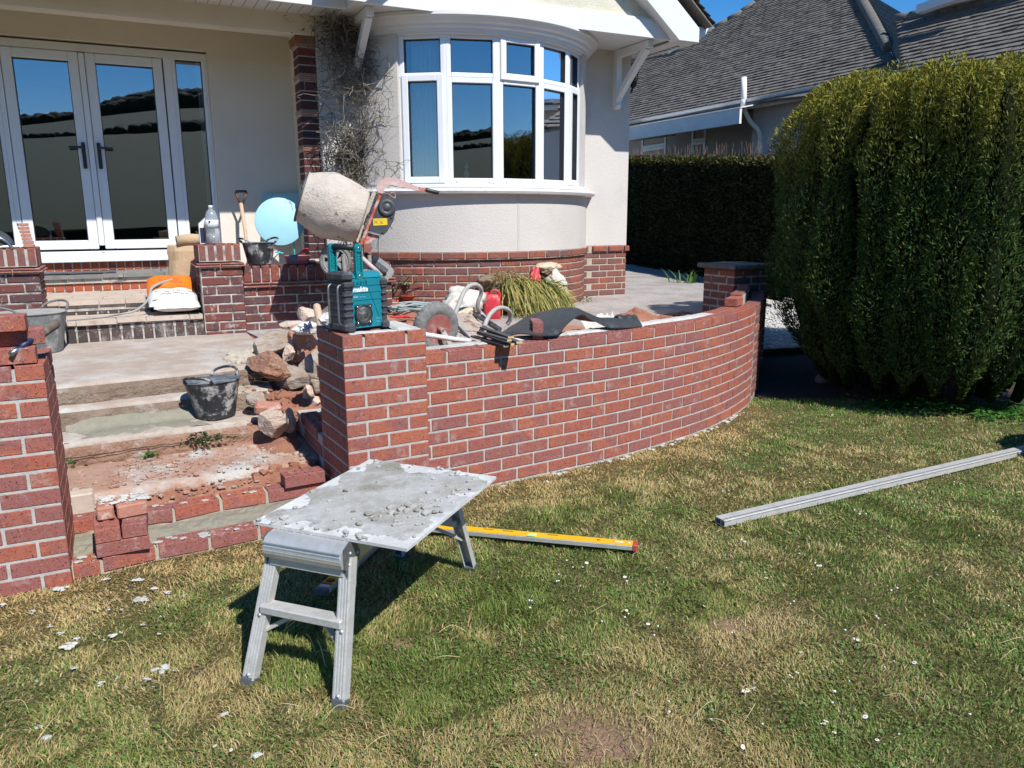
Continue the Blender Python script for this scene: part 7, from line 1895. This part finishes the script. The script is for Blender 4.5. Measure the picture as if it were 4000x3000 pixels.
# brown paper sack behind the pier
ps = thing('paper_sack', 'creased brown paper sack stood on the door steps beside the old pier', 'sack', (-.42,3.80,-.22))
prof_ = [(-.222,.15,.10),(-.10,.155,.11),(.05,.16,.105),(.20,.165,.10),(.28,.175,.095),(.325,.16,.075),(.335,.16,.05)]; rows = []; mb = MB()
for z, a_, b_ in prof_:
    row = []
    for k in range(30):
        t_ = 2*PI*k/30; q = noise.fractal(V(math.cos(t_)*1.5,math.sin(t_)*1.5,z*7), .9, 2, 3); row.append(V(-.40+math.cos(t_)*a_*(1+.13*q)+.05*(z+.22), 3.86+math.sin(t_)*b_*(1+.13*q), z))
    rows.append(row)
mb.grid(rows, closed=True, smooth=False); mb.quad(*rows[-1]); mb.build('sack', MAT['kraft_paper'], ps)
p = aty(770,938,3.80); MB().tube([p+V(-.17,0,-.006), p+V(-.05,.01,.006), p+V(.12,.02,.0)], [.046,.052,.048], 14).build('rolled_top', MAT['kraft_paper'], ps)
# cement bags on the first door step
def bag(name, label, c, hw_, hd_, ht, tilt, yaw, bands, seed, orange):
    """plump sealed plastic sack; front edge drooping"""
    th = thing(name, label, 'cement bag', c); c = Vector(c); X = V(math.cos(yaw),math.sin(yaw),0); Yv = V(-math.sin(yaw)*math.cos(tilt),math.cos(yaw)*math.cos(tilt),math.sin(tilt)); Zv = X.cross(Yv)
    def sp(u_, v_, top):
        e = (max(0,1-abs(u_)**3.2)*max(0,1-abs(v_)**3.2))**.55; q = noise.fractal(V(u_*2.2+seed,v_*2.2,seed), .9, 2, 3)
        hz_ = ht*e*(.62 if top else -.38)*(1+.12*q) + .006*q
        k_ = 1-.06*(1-abs(v_)) ; return c + X*(u_*hw_*(1-.05*abs(v_))) + Yv*(v_*hd_*k_) + Zv*hz_
    n_ = 28
    def patch(v0, v1, m, nm):
        mb = MB(); k0 = 20; rows = [[sp(-1+2*i/n_, v0+(v1-v0)*j/k0, True) for i in range(n_+1)] for j in range(k0+1)]; mb.grid(rows); mb.build(nm, MAT[m], th)
    mb = MB(); mb.grid([[sp(-1+2*i/n_, -1+2*j/n_, False) for i in range(n_+1)][::-1] for j in range(n_+1)]); mb.build('back', MAT['cement_white'], th)
    if orange: patch(-1, orange, 'cement_white', 'front'); patch(orange, 1, 'cement_orange', 'orange_panel')
    else: patch(-1, 1, 'cement_white', 'front')
    return th, sp, X, Yv, Zv
b1, sp1, X1, Y1, Z1 = bag('cement_bag', 'plain white sack lying under the orange cement bag on the door step', (-.535,3.42,-.150), .185,.20,.12, .05, -.04, None, 3, None)
b2, sp2, X2, Y2, Z2 = bag('cement_bag', 'orange and white printed cement bag on top of another by the door steps', (-.560,3.47,-.045), .195,.225,.13, .46, -.03, None, 8, -.34)
def onbag(sp, txt, u0, v0, size, m, par, bold=.0003):
    # letters wrapped on the sack's curved front, each set at its own spot
    u_ = u0
    for ch in txt:
        if ch != ' ':
            p, px_, py_ = sp(u_,v0,True), sp(u_+.02,v0,True), sp(u_,v0+.02,True); ex = (px_-p).normalized(); ey = (py_-p); ey = (ey-ex*ey.dot(ex)).normalized(); lettering(ch, size, p+ex.cross(ey)*.0015, ex, ey, m, par, bold=bold)
        u_ += size*.72/.2
    return u_
onbag(sp2, 'This Bag is Recyclable', -.72, -.52, .021, 'pen_ink', b2)
onbag(sp2, 'SHARP WELL GRADED', -.52, -.26, .019, 'red_print', b2)
for k in range(3):
    mb = MB()
    for j in range(13):
        if (j*7+k*3) % 5: mb.box(sp2(-.45+.07*j,.10+.14*k,True)+Z2*.001, (.018,.010,.001), (X2,Y2,Z2))
    mb.build('print', MAT['red_print'], b2)
mb = MB()
for j in range(16):
    if (j*5) % 7: mb.box(sp2(-.55+.075*j,-.62,True)+Z2*.001, (.016,.008,.001), (X2,Y2,Z2))
for j in range(3): mb.box(sp2(-.80+.06*j,-.84,True)+Z2*.001, (.010,.018,.001), (X2,Y2,Z2))
mb.build('print', MAT['steel_dark'], b2)
# grey hose running over the bag and down the steps
hs = [aty(800,1082,3.75), aty(735,1092,3.62), aty(700,1090,3.56), aty(660,1096,3.48), aty(615,1112,3.40), aty(592,1128,3.38), aty(583,1160,3.36), aty(562,1190,3.34), aty(525,1215,3.32), aty(478,1226,3.30)]
hs += [V(q.x,q.y,-.215) for q in (atz(420,1236,-.215), atz(340,1244,-.215), atz(262,1252,-.215))]
mb = MB(); L_ = crom(hs, 8); mb.tube(L_, [.015-.009*k/(len(L_)-1) for k in range(len(L_))], 9); tag(mb.build('hose', MAT['hose_grey']), 'grey hose draped over the orange cement bag and along the door step', 'hose')
# little column of clay tiles on the left old pier
p = aty(114,960,3.40)
for k in range(7): o = MB().box((p.x-.004*k, 3.40, .346+.0125+.0268*k), (.070,.10,.0225), (V(math.cos(.03*k),math.sin(.03*k),0),V(-math.sin(.03*k),math.cos(.03*k),0),V(0,0,1)), bev=.003).build('clay_tile', MAT['used_brick']); tag(o, ('lowest','second lowest','third from bottom','middle','third from top','second from top','topmost')[k]+' thin red clay tile in the little column on the left old pier', 'tile', 'clay tiles stacked on the left old pier')
# disc cutter at the left edge
dc = thing('disc_cutter', 'black disc cutter with a grey guard on the left old pier, cut by the frame', 'disc cutter', aty(10,955,3.30)); c = wloc(dc); mb = MB()
po = [(c + V(.13*math.cos(a)*1.0-.06, 0, .13*math.sin(a)-.02)) for a in [PI*.06+PI*.9*k/14 for k in range(15)]]
mb.prism(po + [c+V(-.06,0,-.02)], V(0,.09,0)); mb.build('guard', MAT['mixer_dark'], dc)
mb = MB(); mb.tube(crom([c+V(.06,-.012,-.03), c+V(.03,-.014,.02), c+V(-.03,-.014,.055), c+V(-.10,-.012,.06)],5), .012, 8); mb.build('guard_rim', MAT['chrome'], dc); MB().lathe([(.016,0),(.016,.012),(0,.014)], c+V(.03,0,-.055), V(0,-1,0), 14).build('bolt', MAT['chrome'], dc)
# spade leaning on the porch wall
sa, sb = aty(941,752,5.08), aty(958,905,4.92); d = (sb-sa).normalized(); sp_ = thing('spade', 'spade with a brown D handle leaning on the porch wall', 'spade', sb+d*.30)
g0 = aty(941,792,5.06); mb = MB(); mb.tube([aty(941,795,5.06), sb, sb+d*.42], [.020,.017,.017], 12); mb.build('shaft', MAT['wood_pole'], sp_)
simple('spade_brown', (.13,.06,.04), (.10,.045,.03), 20, .6)
mb = MB()
for q0, q1, r in (((920,748),(963,747),.014),((919,750),(938,797),.012),((964,749),(948,797),.012)): mb.tube([aty(*q0,5.07), aty(*q1,5.07)], r, 10)
mb.build('handle', MAT['spade_brown'], sp_); mb = MB(); e = sb+d*.42; mb.prism([e+V(-.09,0,0), e+V(.09,0,0), e+V(.08,-.03,-.26), e+V(0,-.035,-.29), e+V(-.08,-.03,-.26)], V(0,-.004,0)); mb.build('blade', MAT['steel_dark'], sp_)
# pale blue folding table leaning by the pilaster
ct = thing('folding_table', 'folded pale blue round garden table leaning against the porch wall', 'table', aty(1090,1010,4.6)); c = aty(1092,866,4.68); rT = .245; tx, tz_ = V(.985,-.17,0), V(.02,.14,.99)
ny_ = tx.cross(tz_)*-1; ny_ = ny_ if ny_.y < 0 else -ny_
mb = MB(); mb.lathe([(rT,-.008),(rT,.006),(rT-.006,.009),(0,.009)], c, ny_, 48); mb.build('table_top', MAT['cyan_top'], ct)
mb = MB(); q = [aty(1030,757,5.17), aty(1172,755,5.17), aty(1180,900,5.13), aty(1025,905,5.13)]; mb.prism(q, V(0,.02,0)); mb.build('back_panel', MAT['cyan_top'], ct)
mb = MB()
for (x0,y0,x1,y1) in ((1186,944,1193,985),(1076,986,1108,989),(1072,1008,1094,982),(1180,985,1200,1012)): mb.tube([aty(x0,y0,4.62), aty(x1,y1,4.58)], .006, 8)
for s_ in (-1,1): mb.tube([c+tx*s_*.13-tz_*.10+V(0,.06,0), V((c+tx*s_*.15).x, 4.72, .055)], .007, 8)
mb.build('leg', MAT['cyan_frame'], ct)
# pink tub and red handled trowel on the old wall
p = aty(1165,1000,3.36); tb = thing('plastic_tub', 'pink plastic tub on the old low wall beside the rubber bucket', 'tub', (p.x,3.36,.166)); c = wloc(tb)
mb = MB(); rows = []
for z, fx in ((0,.86),(.062,1.0),(.066,1.06),(.072,1.06),(.070,.97),(.012,.84)):
    rows.append([c + V(math.copysign(abs(math.cos(t_))**.5,math.cos(t_))*.105*fx-.01, math.copysign(abs(math.sin(t_))**.5,math.sin(t_))*.075*fx, z) for t_ in [2*PI*(k+.5)/28 for k in range(28)]])
mb.grid(rows, closed=True); mb.quad(*rows[-1]); mb.build('tub', MAT['pink_tray'], tb)
a, b = aty(1203,973,3.27), aty(1172,990,3.24); tw = thing('trowel', 'red handled trowel resting on the pink tub', 'trowel', b); d = b-a; mb = MB(); mb.tube([a, a+d*.1, a+d*.5, a+d*.85], [.011,.016,.017,.012], 12); mb.build('handle', MAT['grip_red'], tw); mb = MB(); mb.tube([a+d*.85, b+d*.25], .005, 6); mb.prism([b+d*.2, b+d*.9+V(-.03,0,.02), b+d*1.5, b+d*.9+V(.03,0,-.035)], V(0,.003,0)); mb.build('blade', MAT['steel_dark'], tw)
rock('mortar_lump', 'grey lump of set mortar on the old wall left of the mixer wheel', (.60,3.36,.182), (.10,.05,.026), 'rock_pale', 61, .2, cat='mortar')

# ================================================================== BARE CLIMBER AND TRELLIS
trl = thing('trellis', 'dark weathered wooden trellis fixed to the wall under the bare climber', 'trellis', (1.2,4.26,.9))
def vz(zx, zy, Y): return aty(1100+.31646*zx, 600+.31646*zy, Y)
for (x0,y0,x1,y1,w_) in ((690,30,745,270,.026),(1215,60,1200,290,.024),(960,40,965,280,.022)): MB().beam(vz(x0,y0,4.262), vz(x1,y1,4.262), w_,.018, up=(0,-1,0)).build('trellis_bar', MAT['wood_grey'], trl)
for (x0,y0,x1,y1) in ((680,50,1225,75),(710,155,1215,170),(735,255,1210,268),(690,-10,1210,5)): MB().beam(vz(x0,y0,4.245), vz(x1,y1,4.245), .032,.014, up=(0,-1,0)).build('trellis_bar', MAT['wood_grey'], trl)
cm = thing('climber', 'bare tangled climbing shrub covering the wall between the pilaster and the bay', 'plant', (1.30,4.2,TZ)); rv = random.Random(15)
def cz(zx, zy, Y): return aty(1100+.27125*zx, .27125*zy, Y)
main, thin = MB(), MB()
stemb = V(1.36,4.17,-.05)
def wander(p, d, L, r, mb, depth, n=10, kink=.28, grav=0.0):
    pts = [p]; step = L/n
    for k in range(n):
        d = (d + V(rv.gauss(0,kink), rv.gauss(0,kink*.6), rv.gauss(0,kink)+grav)).normalized(); q = pts[-1]+d*step
        if q.y > 4.26: q.y = 4.255; d.y = -abs(d.y)*.5
        if q.y < 3.80: d.y = abs(d.y)
        if q.z > 2.42: q.z = 2.42; d.z = -abs(d.z)
        if q.x < .92: d.x = abs(d.x)
        if q.x > 1.78 and q.z > .4: d.x = -abs(d.x)
        pts.append(q)
    mb.tube(crom(pts,2), [r*(1-.6*k/(2*n)) for k in range(2*n+1)], 5 if r > .004 else 4, cap=False)
    if depth:
        for k in range(rv.randint(3,5)):
            i = rv.randint(2,n-1); wander(pts[i], (d*.3+V(rv.gauss(0,1),rv.gauss(-.15,.5),rv.gauss(0,.8))).normalized(), L*rv.uniform(.3,.55), r*.62, mb if r > .006 else thin, depth-1, max(5,n-3), kink*1.2)
    return pts
for k in range(7):
    b = stemb + V(rv.gauss(0,.05), rv.uniform(-.05,.02), 0); t_ = V(1.22+rv.gauss(0,.14), 4.18, 1.5)
    pts = [b]
    for j in range(1,14): f_ = j/13; pts.append(b.lerp(t_,f_)+V(.05*math.sin(f_*7+k*1.3)+rv.gauss(0,.012), .03*math.sin(f_*9+k), 0))
    main.tube(crom(pts,3), [.011-.005*j/39 for j in range(40)], 6, cap=False)
    for j in range(4,14,2): wander(pts[j], V(rv.gauss(0,.7),rv.gauss(-.2,.3),.6).normalized(), rv.uniform(.35,.7), .006, main, 1)
for k in range(150):
    f_ = rv.random()**.75; x = 1.33+rv.gauss(.02,.16+.12*f_); z = .85+1.45*f_; wander(V(x,4.16+rv.uniform(-.20,.06),z), V(rv.gauss(0,.8),rv.gauss(-.25,.4),rv.gauss(.25,.8)).normalized(), rv.uniform(.20,.55), rv.uniform(.0028,.0060), main, 1, 9)
for k in range(150):
    x = 1.27+rv.gauss(0,.15); z = rv.uniform(.15,1.3); wander(V(x,4.20+rv.uniform(-.06,.04),z), V(rv.gauss(0,.5),rv.gauss(-.2,.4),rv.gauss(.0,1)).normalized(), rv.uniform(.12,.32), .0022, thin, 0, 6)
for k in range(420):
    x = 1.27+rv.gauss(0,.17); z = rv.uniform(1.75,2.42); wander(V(x,4.15+rv.uniform(-.15,.06),z), V(rv.gauss(0,.8),rv.gauss(-.2,.4),rv.gauss(0,.5)).normalized(), rv.uniform(.15,.35), .0022, thin, 0, 6)
main.build('branches', MAT['twig'], cm)['kind'] = 'stuff'; thin.build('twigs', MAT['twig_dark'], cm)['kind'] = 'stuff'
Nl = 1500; rr3 = np.random.default_rng(4); up_ = rr3.random(Nl) < .55
Pp = np.where(up_[:,None], np.stack([rr3.normal(1.28,.16,Nl), rr3.uniform(4.05,4.24,Nl), rr3.uniform(2.12,2.41,Nl)],1), np.stack([rr3.normal(1.30,.12,Nl), rr3.uniform(4.08,4.24,Nl), rr3.uniform(.15,1.4,Nl)],1))
Vv, Ff = sprays(Pp, rr3.normal(size=(Nl,3)), np.full(Nl,.035), rr3, .5, spread=.8); o = link('dry_leaves', npmesh('dry_leaves', Vv-np.array(cm.location[:]), Ff, 4, MAT['foliage'], cols=tint(Nl,(.07,.06,.035),(.13,.10,.06),rr3)), cm); o['kind'] = 'stuff'
mb = MB(); L_ = crom([aty(1525,975,4.0), aty(1545,958,3.95), aty(1558,972,3.95), aty(1562,1005,3.95), aty(1552,1030,3.95)],6); mb.tube(L_, .006, 6); tag(mb.build('cut_hoop', MAT['twig']), 'thin bent stem looping down in front of the bay plinth', 'stem')
# ================================================================== GRASS
class VN:   # smooth value noise on a grid, vectorised
    def __init__(s, seed): s.g = np.random.default_rng(seed).random((256,256))
    def __call__(s, x, y, f):
        x = x*f+91.3; y = y*f+47.7; i = np.floor(x).astype(int); j = np.floor(y).astype(int); u_ = x-i; v_ = y-j; u_ = u_*u_*(3-2*u_); v_ = v_*v_*(3-2*v_)
        g = s.g; a = g[i%256,j%256]; b = g[(i+1)%256,j%256]; c = g[i%256,(j+1)%256]; d = g[(i+1)%256,(j+1)%256]
        return (a*(1-u_)+b*u_)*(1-v_)+(c*(1-u_)+d*u_)*v_
    def fbm(s, x, y, f, o=4): return sum(s(x,y,f*2**k)*.5**k for k in range(o))/sum(.5**k for k in range(o))
vn1, vn2, vn3 = VN(1), VN(2), VN(3)
rg = np.random.default_rng(77)
wx = np.array([p.x for p in WALL_LINE]); wy = np.array([p.y for p in WALL_LINE])
bedx = np.array([3.40,3.86,4.52,4.78,5.5,7.0]); bedy = np.array([1.02,1.18,.80,.30,-.08,-.5])
def front_y(x):
    y = np.interp(x, [-9,-1.25,-1.245,-1.13,-.9,-.67,-.45,-.2,0,0.001,.439,.44], [-.10,-.10,-.06,-.05,-.01,0,.01,.01,.01,-.002,.026,.12])
    y = np.where(x > .44, np.interp(x, wx, wy), y); y = np.where(x > 3.55, np.interp(x, bedx, bedy), y); return y
def lawn_points(n):
    """points on the lawn, thinning out with distance from where it is looked at"""
    r = np.exp(rg.uniform(math.log(1.15), math.log(8.5), n*3)); az = math.radians(63.4)+rg.uniform(-math.radians(52), math.radians(46), n*3)
    keep = rg.random(n*3) < np.clip((r/3.2)**.55, .35, 1)*np.clip(r/2.0,.5,1); r, az = r[keep], az[keep]
    x = CAM.x+r*np.cos(az); y = CAM.y+r*np.sin(az); m_ = y < front_y(x)-.004; return x[m_][:n], y[m_][:n]
def lawn_fields(x, y):
    P = np.stack([x,y],1); dw = np.minimum(front_y(x)-y, dist_wall(P) if len(P) < 2 else 9)
    g = vn1.fbm(x,y,1.5,5); g2 = vn2.fbm(x,y,5,4)
    dw = np.minimum(front_y(x)-y, 3.0)
    straw = np.clip(1.3-dw/.44,0,1)*1.0*(x < 3.7) + .10 + np.clip((g-.45)*4.2,0,1)*.78 + np.clip((vn3.fbm(x,y,4.5,4)-.53)*5,0,1)*.45
    straw = straw*.86 + np.clip(.9-np.hypot(x+1.6,y+1.0)/1.2,0,1)*.4
    straw = straw*np.clip(1.4-np.clip(x-2.2,0,2)*.42,.35,1)
    bare = np.zeros_like(x)
    for p, a, b in bare_spots: bare = np.maximum(bare, np.clip(1.25-(np.hypot(x-p.x,y-p.y)/a)+.9*(vn2.fbm(x,y,9,3)-.5),0,1))
    return np.clip(straw,0,1), bare, g2
NB = 520000
x, y = lawn_points(NB); NB = len(x); straw, bare, g2 = lawn_fields(x, y)
k = rg.random(NB) > bare*.80; k &= rg.random(NB) < .62+.38*np.clip((g2-.3)*2.4,0,1); x, y, straw, bare, g2 = x[k], y[k], straw[k], bare[k], g2[k]; NB = len(x)
dcam = np.hypot(x-CAM.x, y-CAM.y)
is_s = rg.random(NB) < .12+.80*straw
tuftf = vn3.fbm(x,y,2.6,4); lush = np.clip((tuftf-.55)*6,0,1)*(1-straw)
L = rg.uniform(.011,.026,NB)*(1+.7*lush)*np.where(is_s,1.15,1.0)*(.72+.5*vn1(x,y,3.3))
for (cx_, cy_, rad_, amp) in ((*atz(2010,2360,GZ)[:2], .22, 1.1), (*atz(1190,2560,GZ)[:2], .25, .7), (*atz(1700,2660,GZ)[:2], .3, .6), (*atz(2750,2350,GZ)[:2],.2,.5)):
    q = np.clip(1.2-np.hypot(x-cx_,y-cy_)/rad_,0,1); L *= 1+amp*q; is_s &= ~((q > .3) & (rg.random(NB) < .75))
W_w = rg.uniform(.0009,.0018,NB)*np.clip(dcam/2.2,1,2.2)
# blades lie over in drifting directions
th0 = vn1(x,y,6)*9 + rg.normal(0,1.1,NB); lean = np.where(is_s, rg.uniform(.75,1.5,NB), rg.uniform(.25,1.25,NB)); lean *= 1-.35*lush
dx, dy = np.cos(th0), np.sin(th0); up1 = np.cos(lean*.6); h1 = np.sin(lean*.6); up2 = np.cos(lean*1.25); h2 = np.sin(lean*1.25)
z0 = np.full(NB, GZ-.004)+.014*vn2.fbm(x,y,7,3)
base = np.stack([x,y,z0],1); hd_ = np.stack([dx,dy,np.zeros(NB)],1); up_ = np.array([0,0,1.0])
mid = base + (hd_*h1[:,None]+up_*up1[:,None])*(L*.5)[:,None]; tip = mid + (hd_*h2[:,None]+up_*up2[:,None])*(L*.5)[:,None]; tip[:,2] = np.maximum(tip[:,2], GZ+.002)
tw = rg.normal(0,.7,NB); sdv = np.stack([-np.sin(th0+tw), np.cos(th0+tw), np.zeros(NB)],1)*W_w[:,None]
Vv = np.stack([base-sdv, base+sdv, mid-sdv*.85, mid+sdv*.85, tip],1).reshape(-1,3)
b5 = np.arange(NB)[:,None]*5; Ff = np.concatenate([b5+np.array([[0,1,3]]), b5+np.array([[0,3,2]]), b5+np.array([[2,3,4]])],1).reshape(-1,3)
q = rg.random((NB,1)); ga, gb, gc_ = np.array([.135,.20,.040]), np.array([.215,.285,.062]), np.array([.28,.285,.08])
col = ga*(1-q)+gb*q; mm = np.clip(straw*1.4,0,1)[:,None]*.7; col = col*(1-mm)+gc_*mm
rich = np.clip((x-1.6)/2.4,0,1)*np.clip(1.2-straw,0,1); col = col*(1-.55*rich[:,None]) + np.array([.115,.26,.045])*(.55*rich[:,None])
q2 = rg.random((NB,1)); sc = np.array([.54,.41,.18])*(1-q2)+np.array([.42,.30,.125])*q2; sc = np.where(rg.random((NB,1)) < .25, np.array([.52,.43,.22]), sc); nw_ = (np.clip(1.2-(front_y(x)-y)/.5,0,1)*(x < 3.7))[:,None]; sc = sc*(1-.6*nw_)+np.array([.56,.37,.165])*.6*nw_
col = np.where(is_s[:,None], sc, col)*rg.uniform(.75,1.2,(NB,1))
o = link('grass', npmesh('grass', Vv, Ff, 3, MAT['grass_blade'], cols=np.repeat(np.clip(col,0,1),5,0))); tag(o, kind='stuff')
# broad clover and plantain leaves down among the blades
NC = 60000; x, y = lawn_points(NC); NC = len(x); straw, bare, g2 = lawn_fields(x, y); k = (rg.random(NC) > straw*.9) & (rg.random(NC) > bare) & (vn2.fbm(x,y,3,3) > .45); x, y = x[k], y[k]; NC = len(x)
P_ = np.stack([x,y,np.full(NC,GZ)+rg.uniform(.008,.024,NC)],1); nn_ = rg.normal(0,.35,(NC,3)); nn_[:,2] = 1; nn_ /= np.linalg.norm(nn_,axis=1)[:,None]; a_ = rg.uniform(0,6.28,NC); t1 = np.stack([np.cos(a_),np.sin(a_),np.zeros(NC)],1); t1 -= nn_*(t1*nn_).sum(1)[:,None]; t2 = np.cross(nn_,t1); s_ = rg.uniform(.003,.0075,NC)[:,None]
Vv = np.stack([P_-t1*s_, P_+t2*s_*.8, P_+t1*s_, P_-t2*s_*.8],1).reshape(-1,3)
o = link('clover', npmesh('clover', Vv, np.arange(NC*4).reshape(NC,4), 4, MAT['foliage'], cols=tint(NC,(.09,.18,.035),(.16,.26,.065),rg))); tag(o, kind='stuff')
# white clover and daisy heads
simple('petal_white', (.78,.77,.72), (.66,.64,.56), 90, .8); simple('daisy_eye', (.6,.42,.03), None, 10, .8)
mb = MB(); me_ = MB(); rF = random.Random(9); spots = [(2230,2240),(2195,2205),(3590,1575),(3560,1580),(3650,1560),(3420,1722),(3915,1702),(3965,1728),(3720,2250),(3660,2275),(2450,2280),(3120,2185),(2780,2390),(3480,2330),(3300,2480),(3110,2560),(3560,2620),(3890,2380),(3440,2440),(2985,2850),(3760,2790),(2545,2480),(2090,2990),(850,2930),(930,3000-40),(3490,2610),(3870,2010),(3580,1995),(3800,2100),(2990,2260),(3230,1625),(3135,1640),(3120,1605),(3080,1660),(3180,1590),(2340,2440),(2600,2250),(3375,2030),(2905,2130),(3240,2750)]
pts_ = [atz(a,b,GZ) for a, b in spots]
for k in range(40):
    px, py = rF.triangular(1900,4050,3600), rF.uniform(1800,2950); pts_.append(atz(px,py,GZ))
for p in pts_:
    for j in range(rF.choice((1,1,2,3))):
        q = p+V(rF.gauss(0,.018),rF.gauss(0,.018),rF.uniform(.016,.034)); r = rF.uniform(.0028,.0055)
        if rF.random() < .5: mb.ico(q, (r,r,r*.8), 1, lambda v: 1+.25*noise.noise(v*4+q*9))
        else:
            tl = V(rF.gauss(0,.25),rF.gauss(-.1,.25),1).normalized(); x_ = tl.orthogonal().normalized(); y_ = tl.cross(x_)
            for i in range(9):
                a = 2*PI*i/9; c_, s__ = math.cos(a), math.sin(a); dd = x_*c_+y_*s__; ee = x_*-s__+y_*c_; mb.quad(q+dd*.002-ee*.0012, q+dd*r*1.5-ee*.0022, q+dd*r*1.5+ee*.0022, q+dd*.002+ee*.0012)
            me_.ico(q+tl*.001, (.0022,.0022,.0016), 1)
tag(mb.build('clover_flowers', MAT['petal_white']), kind='stuff'); tag(me_.build('daisy_eyes', MAT['daisy_eye']), kind='stuff')
# long dry stalks and seed heads
mb = MB()
for k in range(60):
    px, py = rF.uniform(60,3900), rF.uniform(1950,2960); p = atz(px,py,GZ)
    if p.y > front_y(np.array([p.x]))[0]-.02: continue
    a = rF.uniform(0,6.28); l = rF.uniform(.05,.12); h = rF.uniform(.01,.04); mb.tube(crom([p+V(0,0,.012), p+V(math.cos(a)*l*.5,math.sin(a)*l*.5,.018+h), p+V(math.cos(a+.3)*l,math.sin(a+.3)*l,.015+h*.6)],4), .0011, 4)
for (ax0,ay0,ax1,ay1,h) in ((1150,2420,1105,2485,.16),(1240,2500,1272,2610,.15),(1195,2475,1235,2560,.12),(1250,2395,1100,2470,.14),(2570,2822,2480,2818,.03),(2540,2000,2520,2030,.06)):
    a, b = atz(ax0,ay0,GZ+h), atz(ax1,ay1,GZ+.01); mb.tube(crom([b, b.lerp(a,.5)+V(0,0,.02), a],5), .0016, 4)
simple('dry_stalk', (.55,.45,.24), (.45,.36,.17), 60, .9); tag(mb.build('dry_stalks', MAT['dry_stalk']), kind='stuff')
# splashes of dried mortar on the grass
mb = MB(); SPL = [(475,1515,38,20),(390,1290,38,16),(455,1370,72,34),(500,1325,32,18),(330,1240,34,14),(735,1310,55,24),(780,1285,25,14),(675,1330,20,12),(700,1140,27,14),(785,1138,24,14),(905,1068,85,36),(1090,1025,48,22),(1000,1000,40,14),(1040,1180,22,12),(1030,1290,26,14),(950,1592,42,24),(755,1585,26,20),(650,1618,42,36),(1060,1522,78,28),(1330,1530,16,9),(1280,1540,12,8),(805,1640,26,14),(990,1640,18,10),(890,945,52,18),(680,940,42,20),(385,1003,72,14),(215,1148,32,12),(925,1230,28,12),(1460,1480,14,8),(1415,1458,12,8),(235,1600,24,10),(65,1505,20,10),(15,1105,40,18),(1200,1045,20,10)]
rS = random.Random(12)
for i, (zx, zy, a, b) in enumerate(SPL):
    c0 = atz(.6027*zx, 1700+.6027*zy, GZ+.012); m0 = (atz(.6027*(zx+a),1700+.6027*zy,GZ+.012)-c0).length*.60
    for j in range(int(3+a*.16)):
        f_ = rS.gauss(0,.42); q = c0+V(f_*m0, rS.gauss(0,.42)*m0*.8, rS.uniform(0,.008)); r = m0*rS.uniform(.14,.38)
        mb.ico(q, (r*1.3,r,min(r*.5,.009)), 2, lambda v: 1+.42*noise.fractal(v*2.1+V(i*3.1,j*1.7,0),.9,2,3))
for (px, py, r) in ((180,2882,.013),(1000,2950,.012),(875,2790,.010),(150,2840,.010),(1660,2010,.014),(1690,2030,.011)):
    mb.ico(atz(px,py,GZ+.012), (r*1.3,r,r*.5), 2, lambda v: 1+.4*noise.fractal(v*2+V(px,0,0),.9,2,3))
tag(mb.build('mortar_splashes', MAT['dry_mortar']), kind='stuff')
